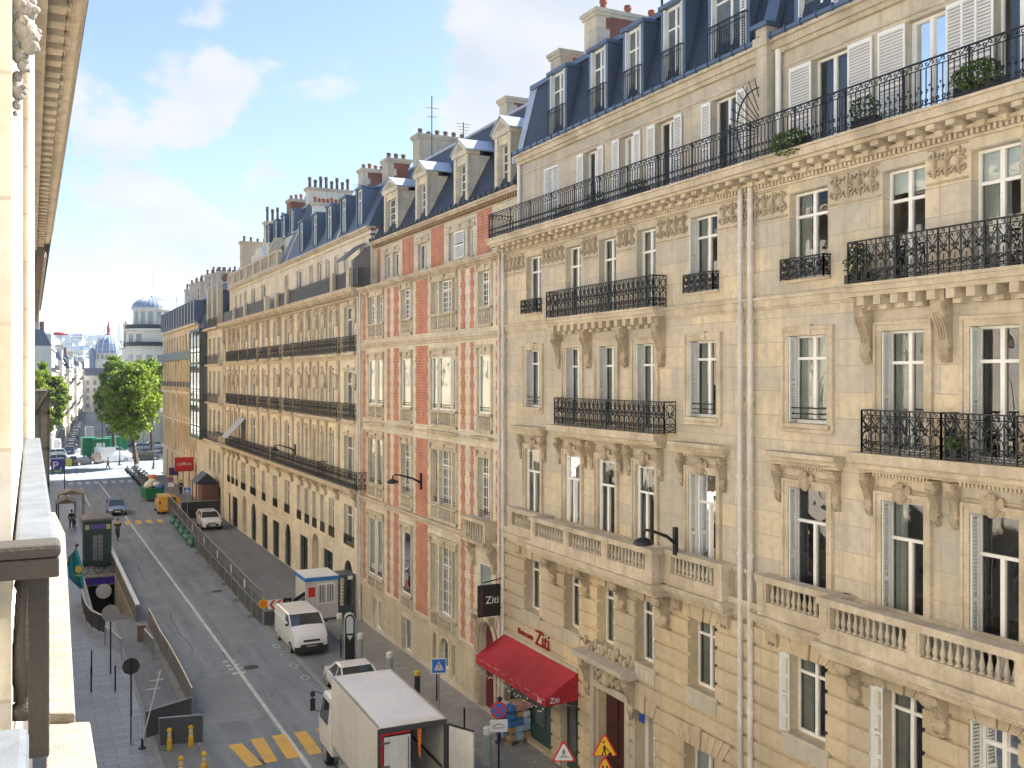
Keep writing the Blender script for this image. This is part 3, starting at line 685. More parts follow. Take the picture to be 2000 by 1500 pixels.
for i, (a, b) in enumerate([s1[0]]+c1+[s1[1]]):
    sd = i in (0, 4)
    window(B1, a, b, 5.1, 7.1, rec=.36, tr=.24, curt=(1, 1, 2, 1, 1)[i], fr=stone_t if False else white)
    window(B1, a, b, 8.0, 11.26, rec=.12 if i < 4 else .3, tr=.26, open_=1, wide=.1 if i < 4 else .055, curt=(3, 1, 1, 1, 0)[i], shut=[('in', 0)] if i == 4 else None)
    window(B1, a, b, 12.85 if sd else 12.3, 15.02, rec=.3, tr=.24, curt=(1, 2, 1, 1, 1)[i], shut=[('in', 0)], rail=(.32, .06, 'guard') if sd else None)
    window(B1, a, b, 16.42 if sd else 16.08, 18.58, rec=.3, tr=.27, curt=(1, 3, 1, 2, 1)[i], shut=[('in', 0)] if i == 4 else None)
for i, (a, b) in enumerate(f51):
    if i == 0: window(B1, a, b, 19.5, 22.0, X=D5, rec=.14, shut=[('shut', 0)]); continue
    window(B1, a, b, 19.5, 22.0, X=D5, rec=.28, shut=[('far', .42), ('near', .42)])
for (a, b) in (s1[0], s1[1]):
    gr = MB(); railing(gr, (D-.2, a-.06), (D-.2, b+.06), 16.40, .52, unit=.3); railing(gr, (D-.2, a-.06), (D, a-.06), 16.40, .52); railing(gr, (D-.2, b+.06), (D, b+.06), 16.40, .52); gr.build('window_railing', iron, B1)
mansard(B1, 20.3, 35.2, 22.98, 25.75, X=D5, back=.62)
for x0, x1 in ((1076, 1104), (1155, 1184), (1222, 1253), (1297, 1334), (1390, 1459)):
    dormer(B1, YF(x1, D5), YF(x0, D5), 23.08, 25.45, D5-.02, rail=1.0)
hp = MB(); hp.add([(D5-.05, 34.9, 22.95), (D5-.05, 35.35, 22.95), (D5+.62, 35.35, 25.8), (D5+.62, 34.7, 25.8), (D5+.1, 34.9, 22.95), (D5+.8, 34.7, 25.8)], [(0, 1, 2, 3), (0, 3, 5, 4)]); hp.box(D5-.25, D5+.5, 35.12, 35.3, 22.6, 23.1); hp.build('roof_flashing', zinc_l, B1)
chimney(B1, 18.9, 22.2, YF(1142, 18.9)-.9, YF(1142, 18.9), 24.5, 27.6, pots=3); chimney(B1, 22.21, 26, YF(1142, 18.9)-.9, YF(1142, 18.9)-.1, 24.5, 27.4, pots=4, ends=False)
chimney(B1, 18.9, 21.2, YF(1076, 18.9)-.8, YF(1076, 18.9), 24.5, 26.9, pots=0)
aer = MB(); aer.tube([(21.5, 30.6, 26), (21.5, 30.6, 30.5)], .05, 5); aer.tube([(20.8, 30.6, 29.6), (22.2, 30.6, 29.6)], .03); aer.tube([(21.5, 30.6, 30), (24, 29.6, 27)], .02)
aer.build('aerial_mast', black, B1)
downpipe(B1, 20.52, 0, 19.0, r=.07); downpipe(B1, 35.02, 0, 19.0, r=.07)
dp = MB(); dp.tube([(D5-.12, 34.95, 19.6), (D5-.12, 34.95, 22.5)], .07, 8); dp.build('upper_downpipe', white, B1)
# doorway with carved canopy
pt = MB(); a, b = gfo[0][0], gfo[0][1]
for (za, zb, p) in ((4.50, 4.58, .45), (4.58, 4.70, .6), (4.70, 4.78, .7)): pt.box(D-p, D, a-.75, b+.75, za, zb)
pt.box(D-.12, D, a-.36, a-.1, 0, 4.5); pt.box(D-.12, D, b+.1, b+.36, 0, 4.5); pt.box(D-.13, D, a-.1, b+.1, 3.62, 3.86); dentils(pt, a-.6, b+.6, 4.42, 4.5, .4, .16, .08)
o = pt.build('door_canopy', stone_g, B1)
pc = MB()
for y in (a-.5, b+.5): console(pc, y, .28, 4.5, 1.3, .42)
for k in range(26): pc.ball((D-.1-random.uniform(0, .12), a+(b-a)*random.random(), 4.14+random.uniform(-.22, .22)), random.uniform(.06, .13), 6, 4)
pc.ball((D-.2, (a+b)/2, 4.1), (.16, .22, .28), 8, 6)
for k in range(14): pc.ball((D-.12, a-.6+(b-a+1.2)*k/13, 4.95+.12*math.sin(k*2)), (.12, .12, .18), 6, 4)
pc.build('carving', stone_c, o)
dd = MB(); dd.box(D+.33, D+.38, a, b, .02, 3.6)
for f in (0, .5):
    u = a+(b-a)*f+.07; v = a+(b-a)*(f+.5)-.07
    for z in (.25, 1.4, 2.5): dd.box(D+.29, D+.33, u, v, z, z+.95)
dd.build('front_door', mat('dark oxblood wood', (.06, .015, .012), .45), B1)
for k, (a, b, c, e) in enumerate(gfo[1:3]):
    m = MB(); m.box(D+.2, D+.26, a, a+.08, c, e); m.box(D+.2, D+.26, b-.08, b, c, e); m.box(D+.2, D+.26, a+.08, b-.08, e-.45, e); m.box(D+.2, D+.26, a+.08, b-.08, c, c+.6)
    n = 4 if k == 0 else 2
    for i in range(1, n): m.box(D+.2, D+.255, a+(b-a)*i/n-.04, a+(b-a)*i/n+.04, c+.6, e-.45)
    o = m.build('shop_front', green_d, B1); p = MB(); p.quad((D+.24, a, c), (D+.24, a, e), (D+.24, b, e), (D+.24, b, c)); p.build('pane', glass_d, o)
window(B1, gfo[3][0], gfo[3][1], 1.6, 3.6, rec=.4, curt=2); window(B1, gfo[4][0], gfo[4][1], 1.4, 3.45, rec=.4, blind_=.6)
vo = MB(); voussoirs(vo, gfo[3][0], gfo[3][1], 3.6, .5); voussoirs(vo, gfo[4][0]-.3, gfo[4][1]+.3, 3.45, .55, n=9)
vo.build('lintel', stone_r, B1)
nm = MB(); nm.box(D-.12, D-.09, YF(1264), YF(1254), 3.3, 3.6); o = nm.build('number_plate', mat('blue enamel', (.03, .06, .35), .3), B1)
# ---------------------------------------------------------------- brick and stone house
B2 = thing('brick_house', 'red brick and limestone house with slate roof and four pedimented stone dormers', 'building', (D, 44, 0), world=True)
XU = 17.9; y0, y1 = 35.2, 54.05
PA = cols([(720, 732), (736, 748)]); SG = cols([(785, 803.5)]); TR = cols([(843.5, 854), (857.5, 880), (883, 891)]); RT = cols([(935, 959)])
FL = [(16.95, 18.45), (12.45, 14.93), (8.05, 10.6), (3.0, 6.15)]
ops = []
for k, (a, b) in enumerate(FL):
    for g_ in (PA, SG, TR, RT): ops += [(u, v, a+(.9 if k == 3 and g_ is RT else 0), b, .26, False) for u, v in g_]
door2 = (YF(966), YF(937), .02, 3.75, .35, True); ops.append(door2)
gf2 = [(YF(745), YF(729)), (YF(803.5), YF(785))]
ops += [(u, v, .05, 1.75, .3, False) for u, v in gf2]
gf3 = cols([(846, 853), (859, 877), (883, 890)]); ops += [(u, v, .5, 1.95, .3, True) for u, v in gf3]
w_ = MB(); wall(w_, D, y0, y1, 0, 19.0, ops); w_.build('wall', stone_2, B2)
bs = mat('stone plinth courses', (.60, .52, .38), .85, noise=((.42, .36, .26), .6), nscale=1.5, streak=.4)
cb = MB(); course_blocks(cb, y0, y1, .3, 2.1, ops, h=.45, p=.03, gap=.03); cb.build('rusticated_course', bs, B2)
A5 = [(751, 761), (767, 778)]; S5 = [(816, 833)]; T5 = [(876, 885), (889, 908), (913, 923)]
u5 = cols(A5+S5+T5, XU)
w_ = MB(); wall(w_, XU, y0, y1, 19.0, 21.75, [(a, b, 19.5, 20.8, .24, False) for a, b in u5]); w_.build('attic_wall', stone_2, B2)
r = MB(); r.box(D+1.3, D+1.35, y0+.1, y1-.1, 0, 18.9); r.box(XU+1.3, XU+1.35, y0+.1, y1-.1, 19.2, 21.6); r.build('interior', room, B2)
def toothed(mb, ya, yb, z0, z1, X=D, ops=(), t=.012, st=.30, tooth=.07):
    z = z0; k = 0; mb.cut()
    while z < z1-.02:
        e = tooth if k % 2 else 0; zz = min(z+st, z1)
        mb.box(X-t, X+.01, ya+e, yb-e, z, zz); z = zz; k += 1
br = MB()
for (a, b) in cols([(709, 715), (756, 762.5), (769, 779), (812, 836), (900, 909), (918, 926), (969, 974)]):
    for (z0, z1) in ((2.5, 6.9), (7.25, 11.0), (11.7, 15.5), (16.1, 18.7)):
        toothed(br, a, b, z0, z1, st=.30, tooth=.085)
for (a, b) in cols([(737, 743), (786, 808), (842, 867), (932, 961)], XU): toothed(br, a, b, 19.25, 21.45, XU, tooth=0)
br.build('brick_panel', brick, B2)
t = MB()
for (za, zb, p) in ((18.72, 18.78, .06), (18.90, 18.97, .26), (18.97, 19.06, .34)): t.box(D-p, XU+.02, y0, y1, za, zb)
dentils(t, y0, y1, 18.78, 18.90, .2, .22, .11)
for (za, zb, p) in ((21.36, 21.42, .05), (21.60, 21.68, .24), (21.68, 21.80, .32)): t.box(XU-p, XU+.3, y0, y1, za, zb)
for (z, h, p) in ((15.62, .12, .07), (15.74, .14, .14), (11.35, .1, .06), (7.0, .12, .10), (7.12, .12, .2), (2.1, .1, .06), (2.2, .14, .14)): t.box(D-p, D, y0, y1, z, z+h)
t.build('cornice', stone_t, B2)
t = MB(); dentils(t, y0, y1, 21.44, 21.60, .19, .24, .13, XU); t.build('brown_dentil_course', mat('weathered brown stone', (.36, .24, .13), .9, noise=((.2, .13, .08), .6)), B2)
g = MB(); gutter(g, y0, y1, 21.88, XU-.32); g.build('gutter', slate, B2)
tr = MB(); bl = MB()
def trim(groups, za, zb, bal, last=False):
    for g_ in groups:
        a, b = min(x[0] for x in g_), max(x[1] for x in g_)
        w_ = .16; tr.cut()
        for (u, v) in ((a-w_, a), (b, b+w_)): tr.box(D-.05, D, u, v, za-bal, zb+.2)
        tr.box(D-.055, D, a-w_, b+w_, zb+.005, zb+.16); tr.box(D-.12, D, a-w_-.05, b+w_+.05, zb+.3, zb+.42)
        tr.box(D-.13, D, a-w_, b+w_, za-.1, za-.005); tr.box(D-.10, D, a-w_, b+w_, za-bal, za-bal+.12)
        tr.box(D-.09, D, (a+b)/2-.14, (a+b)/2+.14, zb+.0, zb+.32)
        for k, (u, v) in enumerate(g_):
            n = max(2, int((v-u)/.17))
            for i in range(n): baluster(bl, D-.05, u+(i+.5)*(v-u)/n, za-bal+.12, bal-.22, .055, 6)
        for y in (a-.1, b+.1): tr.box(D-.12, D, y-.07, y+.07, zb+.02, zb+.3)
for k, (a, b) in enumerate(FL): trim((PA, SG, TR, RT) if k < 3 else (PA, SG, TR), a, b, (.85, .8, .75, .75)[k])
for g_ in (PA, SG, TR, RT):  # small shelf cornices under the third floor
    a, b = min(x[0] for x in g_), max(x[1] for x in g_); tr.box(D-.28, D, a-.3, b+.3, 11.42, 11.50); tr.box(D-.2, D, a-.25, b+.25, 11.34, 11.42)
a, b = RT[0]
for (za, zb, p) in ((7.0, 7.08, .45), (7.08, 7.2, .6), (7.95, 8.08, .55)): tr.box(D-p, D, a-.5, b+.6, za, zb)
for y in (a-.4, b+.45): tr.box(D-.5, D, y-.1, y+.1, 7.2, 7.95); console(tr, y, .2, 7.0, 1.1, .4)
for i in range(8): baluster(bl, D-.45, a-.2+i*(b-a+.5)/7, 7.2, .75, .06, 6)
ac = (door2[0]+door2[1])/2; rr_ = (door2[1]-door2[0])/2
for q in range(3):
    pts = [(D-.05-.02*q, ac+(rr_+.09+.1*q)*math.cos(t_), 3.75-rr_+(rr_+.09+.1*q)*math.sin(t_)) for t_ in [math.pi*i/12 for i in range(13)]]
    tr.tube([(pts[0][0], pts[0][1], .1)]+pts+[(pts[-1][0], pts[-1][1], .1)], .05, 5)
tr.box(D-.3, D, a-.35, b+.35, 4.0, 4.12)
for y in (a-.25, b+.25): console(tr, y, .18, 4.0, .5, .25)
tr.build('window_surround', stone_t, B2); bl.build('baluster', stone_g, B2)
stylesB = {0: [(0, 0)]*7}
for k, (a, b) in enumerate(FL):
    for gi, g_ in enumerate((PA, SG, TR, RT)):
        for j, (u, v) in enumerate(g_):
            z = a+(.9 if k == 3 and gi == 3 else 0)
            if k in (1,) or (k == 3 and gi in (0, 1, 3)): window(B2, u, v, z, b, rec=.10, mull=False, shut=None, blind_=.99, g=glass, rail=(.22, .03, 'guard'))
            elif k == 2 and gi in (0,) or (k == 2 and gi == 2 and j != 1): window(B2, u, v, z, b, rec=.12, g=glass, blind_=.98, mull=False, fr=stone_t, rail=(.22, .03, 'guard'))
            else: window(B2, u, v, z, b, rec=.26, tr=.28, grid=6, g=glass_d, mull=(v-u) > .6, rail=(.25, .03, 'guard') if k == 2 else None)
for i, (a, b) in enumerate(u5): window(B2, a, b, 19.5, 20.8, X=XU, rec=.24 if i != 4 else .08, mull=(i in (2,)), g=glass_d, shut=[('shut', 0)] if i == 4 else None)
for a, b in gf2: window(B2, a, b, .05, 1.75, rec=.28, mull=False, blind_=.97, g=glass)
for a, b in gf3: window(B2, a, b, .5, 1.95, rec=.28, g=glass_d, mull=b-a > .6)
dd = MB(); dd.box(D+.3, D+.35, door2[0], door2[1], 0, 3.75)
for f in (0, .5):
    for z in (.3, 1.5): dd.box(D+.26, D+.3, door2[0]+rr_*2*f+.1, door2[0]+rr_*2*(f+.5)-.1, z, z+1.0)
dd.build('arched_door', mat('maroon door paint', (.12, .012, .02), .4), B2)
ts = MB()
a5 = [cols(A5, XU), cols(S5, XU), cols(T5, XU)]
for g_ in a5:
    a, b = min(x[0] for x in g_), max(x[1] for x in g_)
    ts.box(XU-.06, XU, a-.32, b+.32, 20.82, 21.0); ts.box(XU-.08, XU, a-.2, b+.2, 19.38, 19.5); ts.box(XU-.04, XU, a-.3, b+.3, 21.1, 21.2)
    for (u, v) in g_: ts.box(XU-.09, XU, (u+v)/2-.1, (u+v)/2+.1, 20.83, 21.1)
ts.build('attic_trim', stone_t, B2)
r = MB(); XB = 20.0
r.quad((XU-.1, y0, 21.95), (XU-.1, y1, 21.95), (XB, y1, 26.2), (XB, y0, 26.2)); r.quad((XU-.1, y1, 21.95), (XU+8, y1, 21.95), (XU+8, y1, 26.2), (XB, y1, 26.2)); r.quad((XU-.1, y0, 21.95), (XU+8, y0, 21.95), (XU+8, y0, 26.2), (XB, y0, 26.2)); r.quad((XB, y0, 26.2), (XB, y1, 26.2), (XU+8, y1, 26.2), (XU+8, y0, 26.2))
ro = r.build('roof', slate, B2); r = MB(); r.tube([(XB, y0, 26.22), (XB, y1, 26.22)], .1, 6); r.build('ridge', zinc_l, ro)
def stone_dormer(ya, yb, za, zt, X):
    c = (ya+yb)/2; m = MB(); t = .24; zh = zt-.75; zw = za+.75 if False else za+.1
    m.box(X, X+.45, ya-t, ya, za, zh); m.box(X, X+.45, yb, yb+t, za, zh); m.box(X, X+.45, ya, yb, zh-.35, zh); m.box(X+.452, X+1.9, ya-t+.004, ya-.02, za, zh-.01)
    m.box(X-.08, X, ya-t-.06, ya-.03, za, zh); m.box(X-.08, X, yb+.03, yb+t+.06, za, zh)
    m.box(X-.16, X+.5, ya-t-.14, yb+t+.14, zh, zh+.15)
    m.prism([(ya-t-.2, zh+.15), (yb+t+.2, zh+.15), (c, zt)], 'x', X-.18, X+.5)
    o = m.build('dormer', stone_2, B2)
    p = MB(); p.prism([(ya-.05, zh+.22), (yb+.05, zh+.22), (c, zt-.16)], 'x', X-.2, X-.185); p.build('pediment_panel', stone_c, o)
    z = MB(); z.add([(X-.22, ya-t-.26, zh+.13), (X-.22, c, zt+.04), (X-.22, yb+t+.26, zh+.13), (X+1.9, ya-t-.26, zh+.13), (X+1.9, c, zt+.04), (X+1.9, yb+t+.26, zh+.13), (X-.22, ya-t-.26, zh+.19), (X-.22, c, zt+.10), (X-.22, yb+t+.26, zh+.19), (X+1.9, ya-t-.26, zh+.19), (X+1.9, c, zt+.10), (X+1.9, yb+t+.26, zh+.19)],
          [(6, 7, 10, 9), (7, 8, 11, 10), (0, 3, 4, 1), (1, 4, 5, 2), (0, 1, 7, 6), (1, 2, 8, 7), (0, 6, 9, 3), (2, 5, 11, 8)]); z.build('dormer_roof', zinc_l, o)
    w = MB(); x = X+.2
    for (u, v) in ((ya, ya+.06), (yb-.06, yb), (c-.04, c+.04)): w.box(x, x+.05, u, v, za, zh-.35)
    for k in range(6): zz = za+(zh-.35-za)*k/5; w.box(x+.005, x+.045, ya+.06, yb-.06, zz-.02, zz+.02)
    w.build('window_frame', white, o); g = MB(); g.quad((x+.03, ya, za), (x+.03, ya, zh-.35), (x+.03, yb, zh-.35), (x+.03, yb, za)); g.build('pane', glass_d, o)
XD = XU-.05
for (x0, x1) in ((756, 776), (818, 833), (894, 911), (975, 994)):
    stone_dormer(YF(x1, XD), YF(x0, XD), 21.95, 24.9, XD)
chimney(B2, 20.2, 25.0, 53.0, 54.0, 24.5, 28.0, stone_g, pots=9, ends=False, potm=mat('dark chimney pot', (.10, .07, .06), .8), poth=.35)
chimney(B2, 19.2, 20.6, 55.6, 56.6, 24.0, 27.0, brick_d, pots=3, potm=MATS['dark chimney pot'], poth=.5); chimney(B2, 20.6, 22.2, 42.2, 43.0, 25.5, 27.4, brick_d, pots=0)
ae = MB(); ae.tube([(20.6, 52, 26), (20.6, 52, 30.1)], .03); ae.tube([(20.2, 52, 29.4), (21.0, 52, 29.4)], .015); ae.tube([(20.3, 52, 28.9), (20.9, 52, 28.9)], .015); ae.build('aerial', black, B2)
downpipe(B2, 53.9, 0, 18.8); downpipe(B2, 35.4, 0, 18.8)
# ---------------------------------------------------------------- long pale block
B3 = thing('stone_building', 'long pale limestone block with dark arched shop openings and iron balconies', 'building', (D, 76, 0), world=True)
y0, y1 = 54.05, 98.6; X5 = 17.62
cp = [(444, 449), (452, 457), (460, 464), (471, 479), (489, 499), (511.5, 518), (533, 541), (555.5, 565), (580, 587.5), (595, 603), (610, 618), (625.5, 633.5), (642, 652), (671.5, 691)]
cc = cols(cp); fl = [(15.42, 18.2), (11.45, 14.35), (7.68, 10.45), (3.9, 6.3)]
gfp = [(447, 450, 2.9, 0), (454, 464, 2.8, 0), (473.6, 481.5, 3.4, 1), (491, 500, 3.2, 1), (512, 522.6, 2.8, 0), (533, 545, 2.8, 0), (557, 568, 3.1, 1), (586, 601, 2.9, 0), (609, 623, 3.5, 1), (632, 650, 2.9, 0), (672, 689, 3.0, 1)]
ops = [(a, b, z, e, .3, False) for a, b in cc for z, e in fl]+[(YF(b), YF(a), .02, z, .45 if i_ in (2, 8) else .09, bool(r_)) for i_, (a, b, z, r_) in enumerate(gfp)]
w_ = MB(); wall(w_, D, y0, y1, 0, 19.1, ops); w_.build('wall', stone_3, B3)
p5 = [(459, 463), (468, 472), (477, 482), (491, 499), (510, 520), (556, 563), (579, 591), (604, 611.5), (619, 627.5), (635, 644), (652.5, 661), (671, 679), (703, 716)]
c5 = cols(p5, X5); w_ = MB(); wall(w_, X5, y0, y1, 19.2, 22.6, [(a, b, 19.3, 21.8, .25, False) for a, b in c5]); w_.build('attic_wall', stone_3, B3)
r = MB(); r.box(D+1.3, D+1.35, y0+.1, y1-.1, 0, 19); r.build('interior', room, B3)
for i, (a, b) in enumerate(cc):
    for k, (z, e) in enumerate(fl):
        window(B3, a, b, z, e, rec=.3, tr=.27, g=glass_d, mull=b-a > .7, wide=.07)
for a, b in c5: window(B3, a, b, 19.3, 21.8, X=X5, rec=.25, g=glass_d, mull=b-a > .7, wide=.07)
for i, (a, b, z, ar) in enumerate(gfp):
    xo = 0 if i in (2, 8) else -.32; o = MB(); o.box(D+.38+xo, D+.43+xo, YF(b), YF(a), .02, z); 
    if i not in (2, 8): o.box(D+.34+xo, D+.38+xo, YF(b), YF(a), z*.72, z*.72+.05); o.box(D+.34+xo, D+.38+xo, (YF(a)+YF(b))/2-.03, (YF(a)+YF(b))/2+.03, .02, z)
    o.build('dark_shop_door' if i not in (2, 8) else 'pale_door', MATS.get('shopdark') or mat('shopdark', (.012, .022, .02), .3) if i not in (2, 8) else stone_t, B3)
t = MB()
for (za, zb, p) in ((18.6, 18.7, .06), (18.86, 18.95, .5), (18.95, 19.1, .62), (19.1, 19.18, .68)): t.box(D-p, X5+.02, y0, y1, za, zb)
dentils(t, y0, y1, 18.70, 18.86, .42, .5, .22); dentils(t, y0, y1, 18.5, 18.6, .16, .25, .12)
for (za, zb, p) in ((22.2, 22.3, .05), (22.5, 22.6, .15), (22.6, 22.75, .25)): t.box(X5-p, X5+.3, y0, y1, za, zb)
for z in (15.0, 11.1): t.box(D-.08, D, y0, y1, z, z+.16); t.box(D-.14, D, y0, y1, z+.16, z+.25)
t.box(D-.1, D, y0, y1, 6.8, 6.95)
for (za, zb, p) in ((7.2, 7.3, .45), (7.3, 7.45, .6), (7.45, 7.55, .7)): t.box(D-p, D, y0+.2, y1+.4, za, zb)
t.build('cornice', stone_t, B3)
pl = MB()
ed = sorted([v for ab in cc for v in ab]); ed = [y0]+ed+[y1]
for k in range(0, len(ed), 2):
    a, b = ed[k], ed[k+1]; c = (a+b)/2
    if b-a > .75:
        pl.box(D-.12, D, c-.24, c+.24, 7.6, 18.5)
        for z in (17.6, 13.7): pl.ball((D-.2, c, z), (.2, .28, .5), 7, 5)
    console(pl, c, .3, 7.2, .8, .42); console(pl, c, .26, 18.5, .7, .3)
for a, b in cc:
    for z, e in fl[:3]: pl.box(D-.06, D, a-.12, b+.12, e+.02, e+.2); pl.box(D-.12, D, (a+b)/2-.12, (a+b)/2+.12, e-.02, e+.35)
pl.build('pilaster', stone_c if False else stone_t, B3)
def rl(px, z0, h, X, st='scroll', unit=.34, nm='balcony_railing'):
    for a, b in px:
        m = MB(); u, v = YF(b, X), YF(a, X); railing(m, (X, u), (X, v), z0, h, st, unit)
        if st == 'solid': m.box(X-.01, X+.01, u+.05, v-.05, z0+.05, z0+h-.05)
        if D-X < .7 and D > X: 
            m.tube([(X, u, z0+h), (D, u, z0+h)], .022); m.tube([(X, v, z0+h), (D, v, z0+h)], .022)
            if st == 'scroll': railing(m, (X, u), (D, u), z0, h, st, .3)
        m.build(nm, iron, B3)
R4 = [(441.5, 464), (466.5, 481), (485, 500), (507, 521), (528.5, 544), (553, 569), (574.5, 657), (667.5, 691.5)]
rl(R4, 15.45, .95, D-.3); rl(R4, 11.48, .95, D-.3)
sb = MB()
for a, b in R4:
    for z in (15.25, 11.28): sb.cut(); sb.box(D-.36, D, YF(b, D-.3)-.05, YF(a, D-.3)+.05, z, z+.17)
sb.build('balcony_slab', stone_t, B3)
rl([(440, 524), (529, 620), (621, 696)], 7.58, 1.0, D-.62, unit=.4)
rl([(437, 457), (461, 478), (483, 520), (540, 542), (545, 560), (565, 648), (656, 680), (690, 700)], 19.2, .95, D-.45, 'solid')
tp = MB()
for x in (459, 480.5, 521, 542.5, 562, 652, 684): y = YF(x, D-.45); tp.cut(); tp.box(D-.62, D-.28, y-.28, y+.28, 19.19, 20.3)
tp.build('parapet_pier', stone_t, B3)
rl([(a-.2, b+.2) for a, b in cp], 3.9, .62, D-.03, 'plain', nm='guard_rail')
mansard(B3, y0, YF(547, X5), 22.78, 25.4, X=X5-.1, back=1.2, m=mat('blue grey slate', (.10, .13, .18), .5, noise=((.07, .09, .13), .5), nscale=1.5))
for (x0, x1) in ((585.5, 592), (611.5, 619), (639, 648), (667, 676), (698, 708)): dormer(B3, YF(x1, X5), YF(x0, X5), 23.0, 25.2, X5-.05, shutc=False, side=1.2)
pg = MB()
for y in (60.5, 74.5, 84): pg.cut(); pg.prism([(X5-.15, 22.7), (X5+.1, 22.7), (X5+2.0, 26.0), (X5+1.2, 26.0)], 'y', y, y+.35)
pg.build('party_wall', stone_2, B3)
chimney(B3, 20.5, 24.2, 79.2, 80.2, 22.5, 29.5, stone_lg, pots=8, ends=False, potm=MATS['dark chimney pot'], poth=.9)
chimney(B3, 20, 22.7, 75.5, 76.2, 23, 27.6, stone_lg, pots=8, ends=False, poth=.5); chimney(B3, 21, 25, 66.2, 67.2, 23, 28.6, brick_d, pots=9, potm=brick_d, poth=.45); chimney(B3, 20.3, 22.5, 84.5, 86, 22, 29.4, brick_d, pots=5, potm=brick_d, ends=False)
chimney(B3, 20.5, 24.5, 95.4, 96.4, 20, 29.0, brick_d, pots=8, potm=MATS['dark chimney pot'], poth=1.3)
# balustraded attic terrace and penthouse
pb = MB(); a, b = YF(546, X5), 98.4
pb.box(X5-.2, X5+.2, a, b, 22.75, 22.95); pb.box(X5-.22, X5+.22, a, b, 23.85, 24.05)
n = 7
for k in range(n+1): y = a+(b-a)*k/n; pb.box(X5-.21, X5+.21, y-.3, y+.3, 22.95, 23.85)
for k in range(int((b-a)/.42)): pb.box(X5-.08, X5+.08, a+k*.42, a+k*.42+.22, 22.95, 23.85)
pb.build('roof_balustrade', stone_g, B3)
ph = MB(); wall(ph, 19.6, 78.5, 98, 22.7, 25.9, [(80, 81.2, 23.2, 25.4), (84, 85.3, 23.4, 25.4), (88, 89.3, 23.4, 25.4), (93.5, 94.8, 23.2, 25.2)], depth=.2, back=4); ph.box(18.7, 19.6, 85.8, 91.5, 22.7, 25.8); ph.build('penthouse', stone_lg, B3)
pw = MB(); pw.box(19.77, 19.8, 79.5, 96, 23, 26); pw.box(18.68, 18.7, 87.2, 88.6, 23.4, 25.8); pw.build('penthouse_window', glass_d, B3)
mansard(B3, 78.8, 92, 25.9, 28.1, X=19.5, back=1.0, m=MATS['blue grey slate'])
for k in range(4): y = 80+k*3.0; dormer(B3, y, y+1.1, 26.0, 27.8, 19.4, shutc=False, side=.9)
downpipe(B3, 54.3, 0, 19); 
# ---------------------------------------------------------------- narrow house with iron oriels, then the ochre corner block
B4 = thing('stone_building', 'narrow ornate limestone house with a column of dark glazed bay windows', 'building', (D, 106, 0), world=True)
y0, y1 = 98.6, 115
ca = cols([(411, 416), (419, 424), (428, 434)]); fz = [(15.8, 18), (12, 14.6), (8, 10.6), (4.2, 6.4)]
w_ = MB(); wall(w_, D-.15, y0, y1, 0, 19, [(a, b, z, e) for a, b in ca for z, e in fz]+[(a, b, .02, 3.0) for a, b in (ca[0], ca[2])]); w_.build('wall', stone_2, B4)
for a, b in ca:
    for z, e in fz: window(B4, a, b, z, e, X=D-.15, g=glass_d, mull=False, wide=.1)
for a, b in (ca[0], ca[2]):
    q = MB(); q.box(D+.05, D+.1, a, b, 0, 3); q.build('shop_window', glass_d, B4)
ow = MB(); a, b = YF(408), YF(388)
for z in (7.6, 11.6, 15.6, 19.2):
    ow.box(D-1.0, D-.15, a, b, z-.28, z)
for (z0, z1) in ((7.6, 11.32), (11.6, 15.32), (15.6, 18.92)):
    for y in (a, a+(b-a)*.33, a+(b-a)*.66, b-.12): ow.box(D-.98, D-.86, y, y+.12, z0, z1)
    ow.box(D-.97, D-.87, a+.12, b-.12, z0+1.0, z0+1.1); ow.box(D-.6, D-.5, a+.003, a+.1, z0, z1)
o = ow.build('bay_window', green_d, B4); q = MB(); q.box(D-.92, D-.16, a+.03, b-.03, 7.6, 18.9); q.build('pane', glass_d, o)
t = MB()
for z, p in ((7.3, .5), (11.2, .35), (15.1, .35), (18.8, .6)): t.box(D-.15-p, D-.15, y0, YF(409), z, z+.2)
t.build('cornice', stone_t, B4)
for z in (7.5, 11.4, 15.3, 19.0):
    m = MB(); railing(m, (D-.6, y0+.1), (D-.6, YF(410)), z, .95, 'solid'); m.build('balcony_railing', iron, B4)
dv = MB(); mansardo = mansard(B4, y0, y1, 19.3, 24, X=D, back=1.5)
for k in range(3):
    y = 100+k*3.0; dormer(B4, y, y+1.4, 19.6, 22.6, D-.2, shutc=False); 
st_ = MB()
for k in range(3): y = 99.2+k*3.0; st_.box(D-.5, D, y, y+.6, 19.2, 23.2)
st_.build('gable_pier', stone_2, B4)
chimney(B4, 19, 23, 99.5, 100.6, 22, 27.5, stone_g, pots=6, potm=MATS['dark chimney pot'])
cp_ = thing('entrance_canopy', 'small pitched canopy roof over the pavement by the narrow house', 'canopy', (15.6, 101.5, 0), world=True)
q = MB(); x0, x1, ya, yb = 14.6, 16.9, 100.2, 103.4
q.add([(x0, ya, 3.4), (x1, ya, 3.4), (x1, yb, 3.4), (x0, yb, 3.4), ((x0+x1)/2, ya, 4.4), ((x0+x1)/2, yb, 4.4)], [(0, 4, 5, 3), (1, 2, 5, 4), (0, 1, 4), (3, 5, 2), (0, 3, 2, 1)]); q.build('roof', slate, cp_)
q = MB()
for x in (x0+.1, x1-.2): q.box(x, x+.1, ya+.1, ya+.2, 0, 3.4); q.box(x, x+.1, yb-.2, yb-.1, 0, 3.4)
q.box(x0+.7, x1-.1, ya+.3, yb-.1, 0, 3.3); q.build('post', mat('brown painted wood', (.16, .085, .06), .7), cp_)
B5 = thing('stone_building', 'ochre limestone corner block with closely spaced windows and a zinc roof', 'building', (D, 130, 0), world=True)
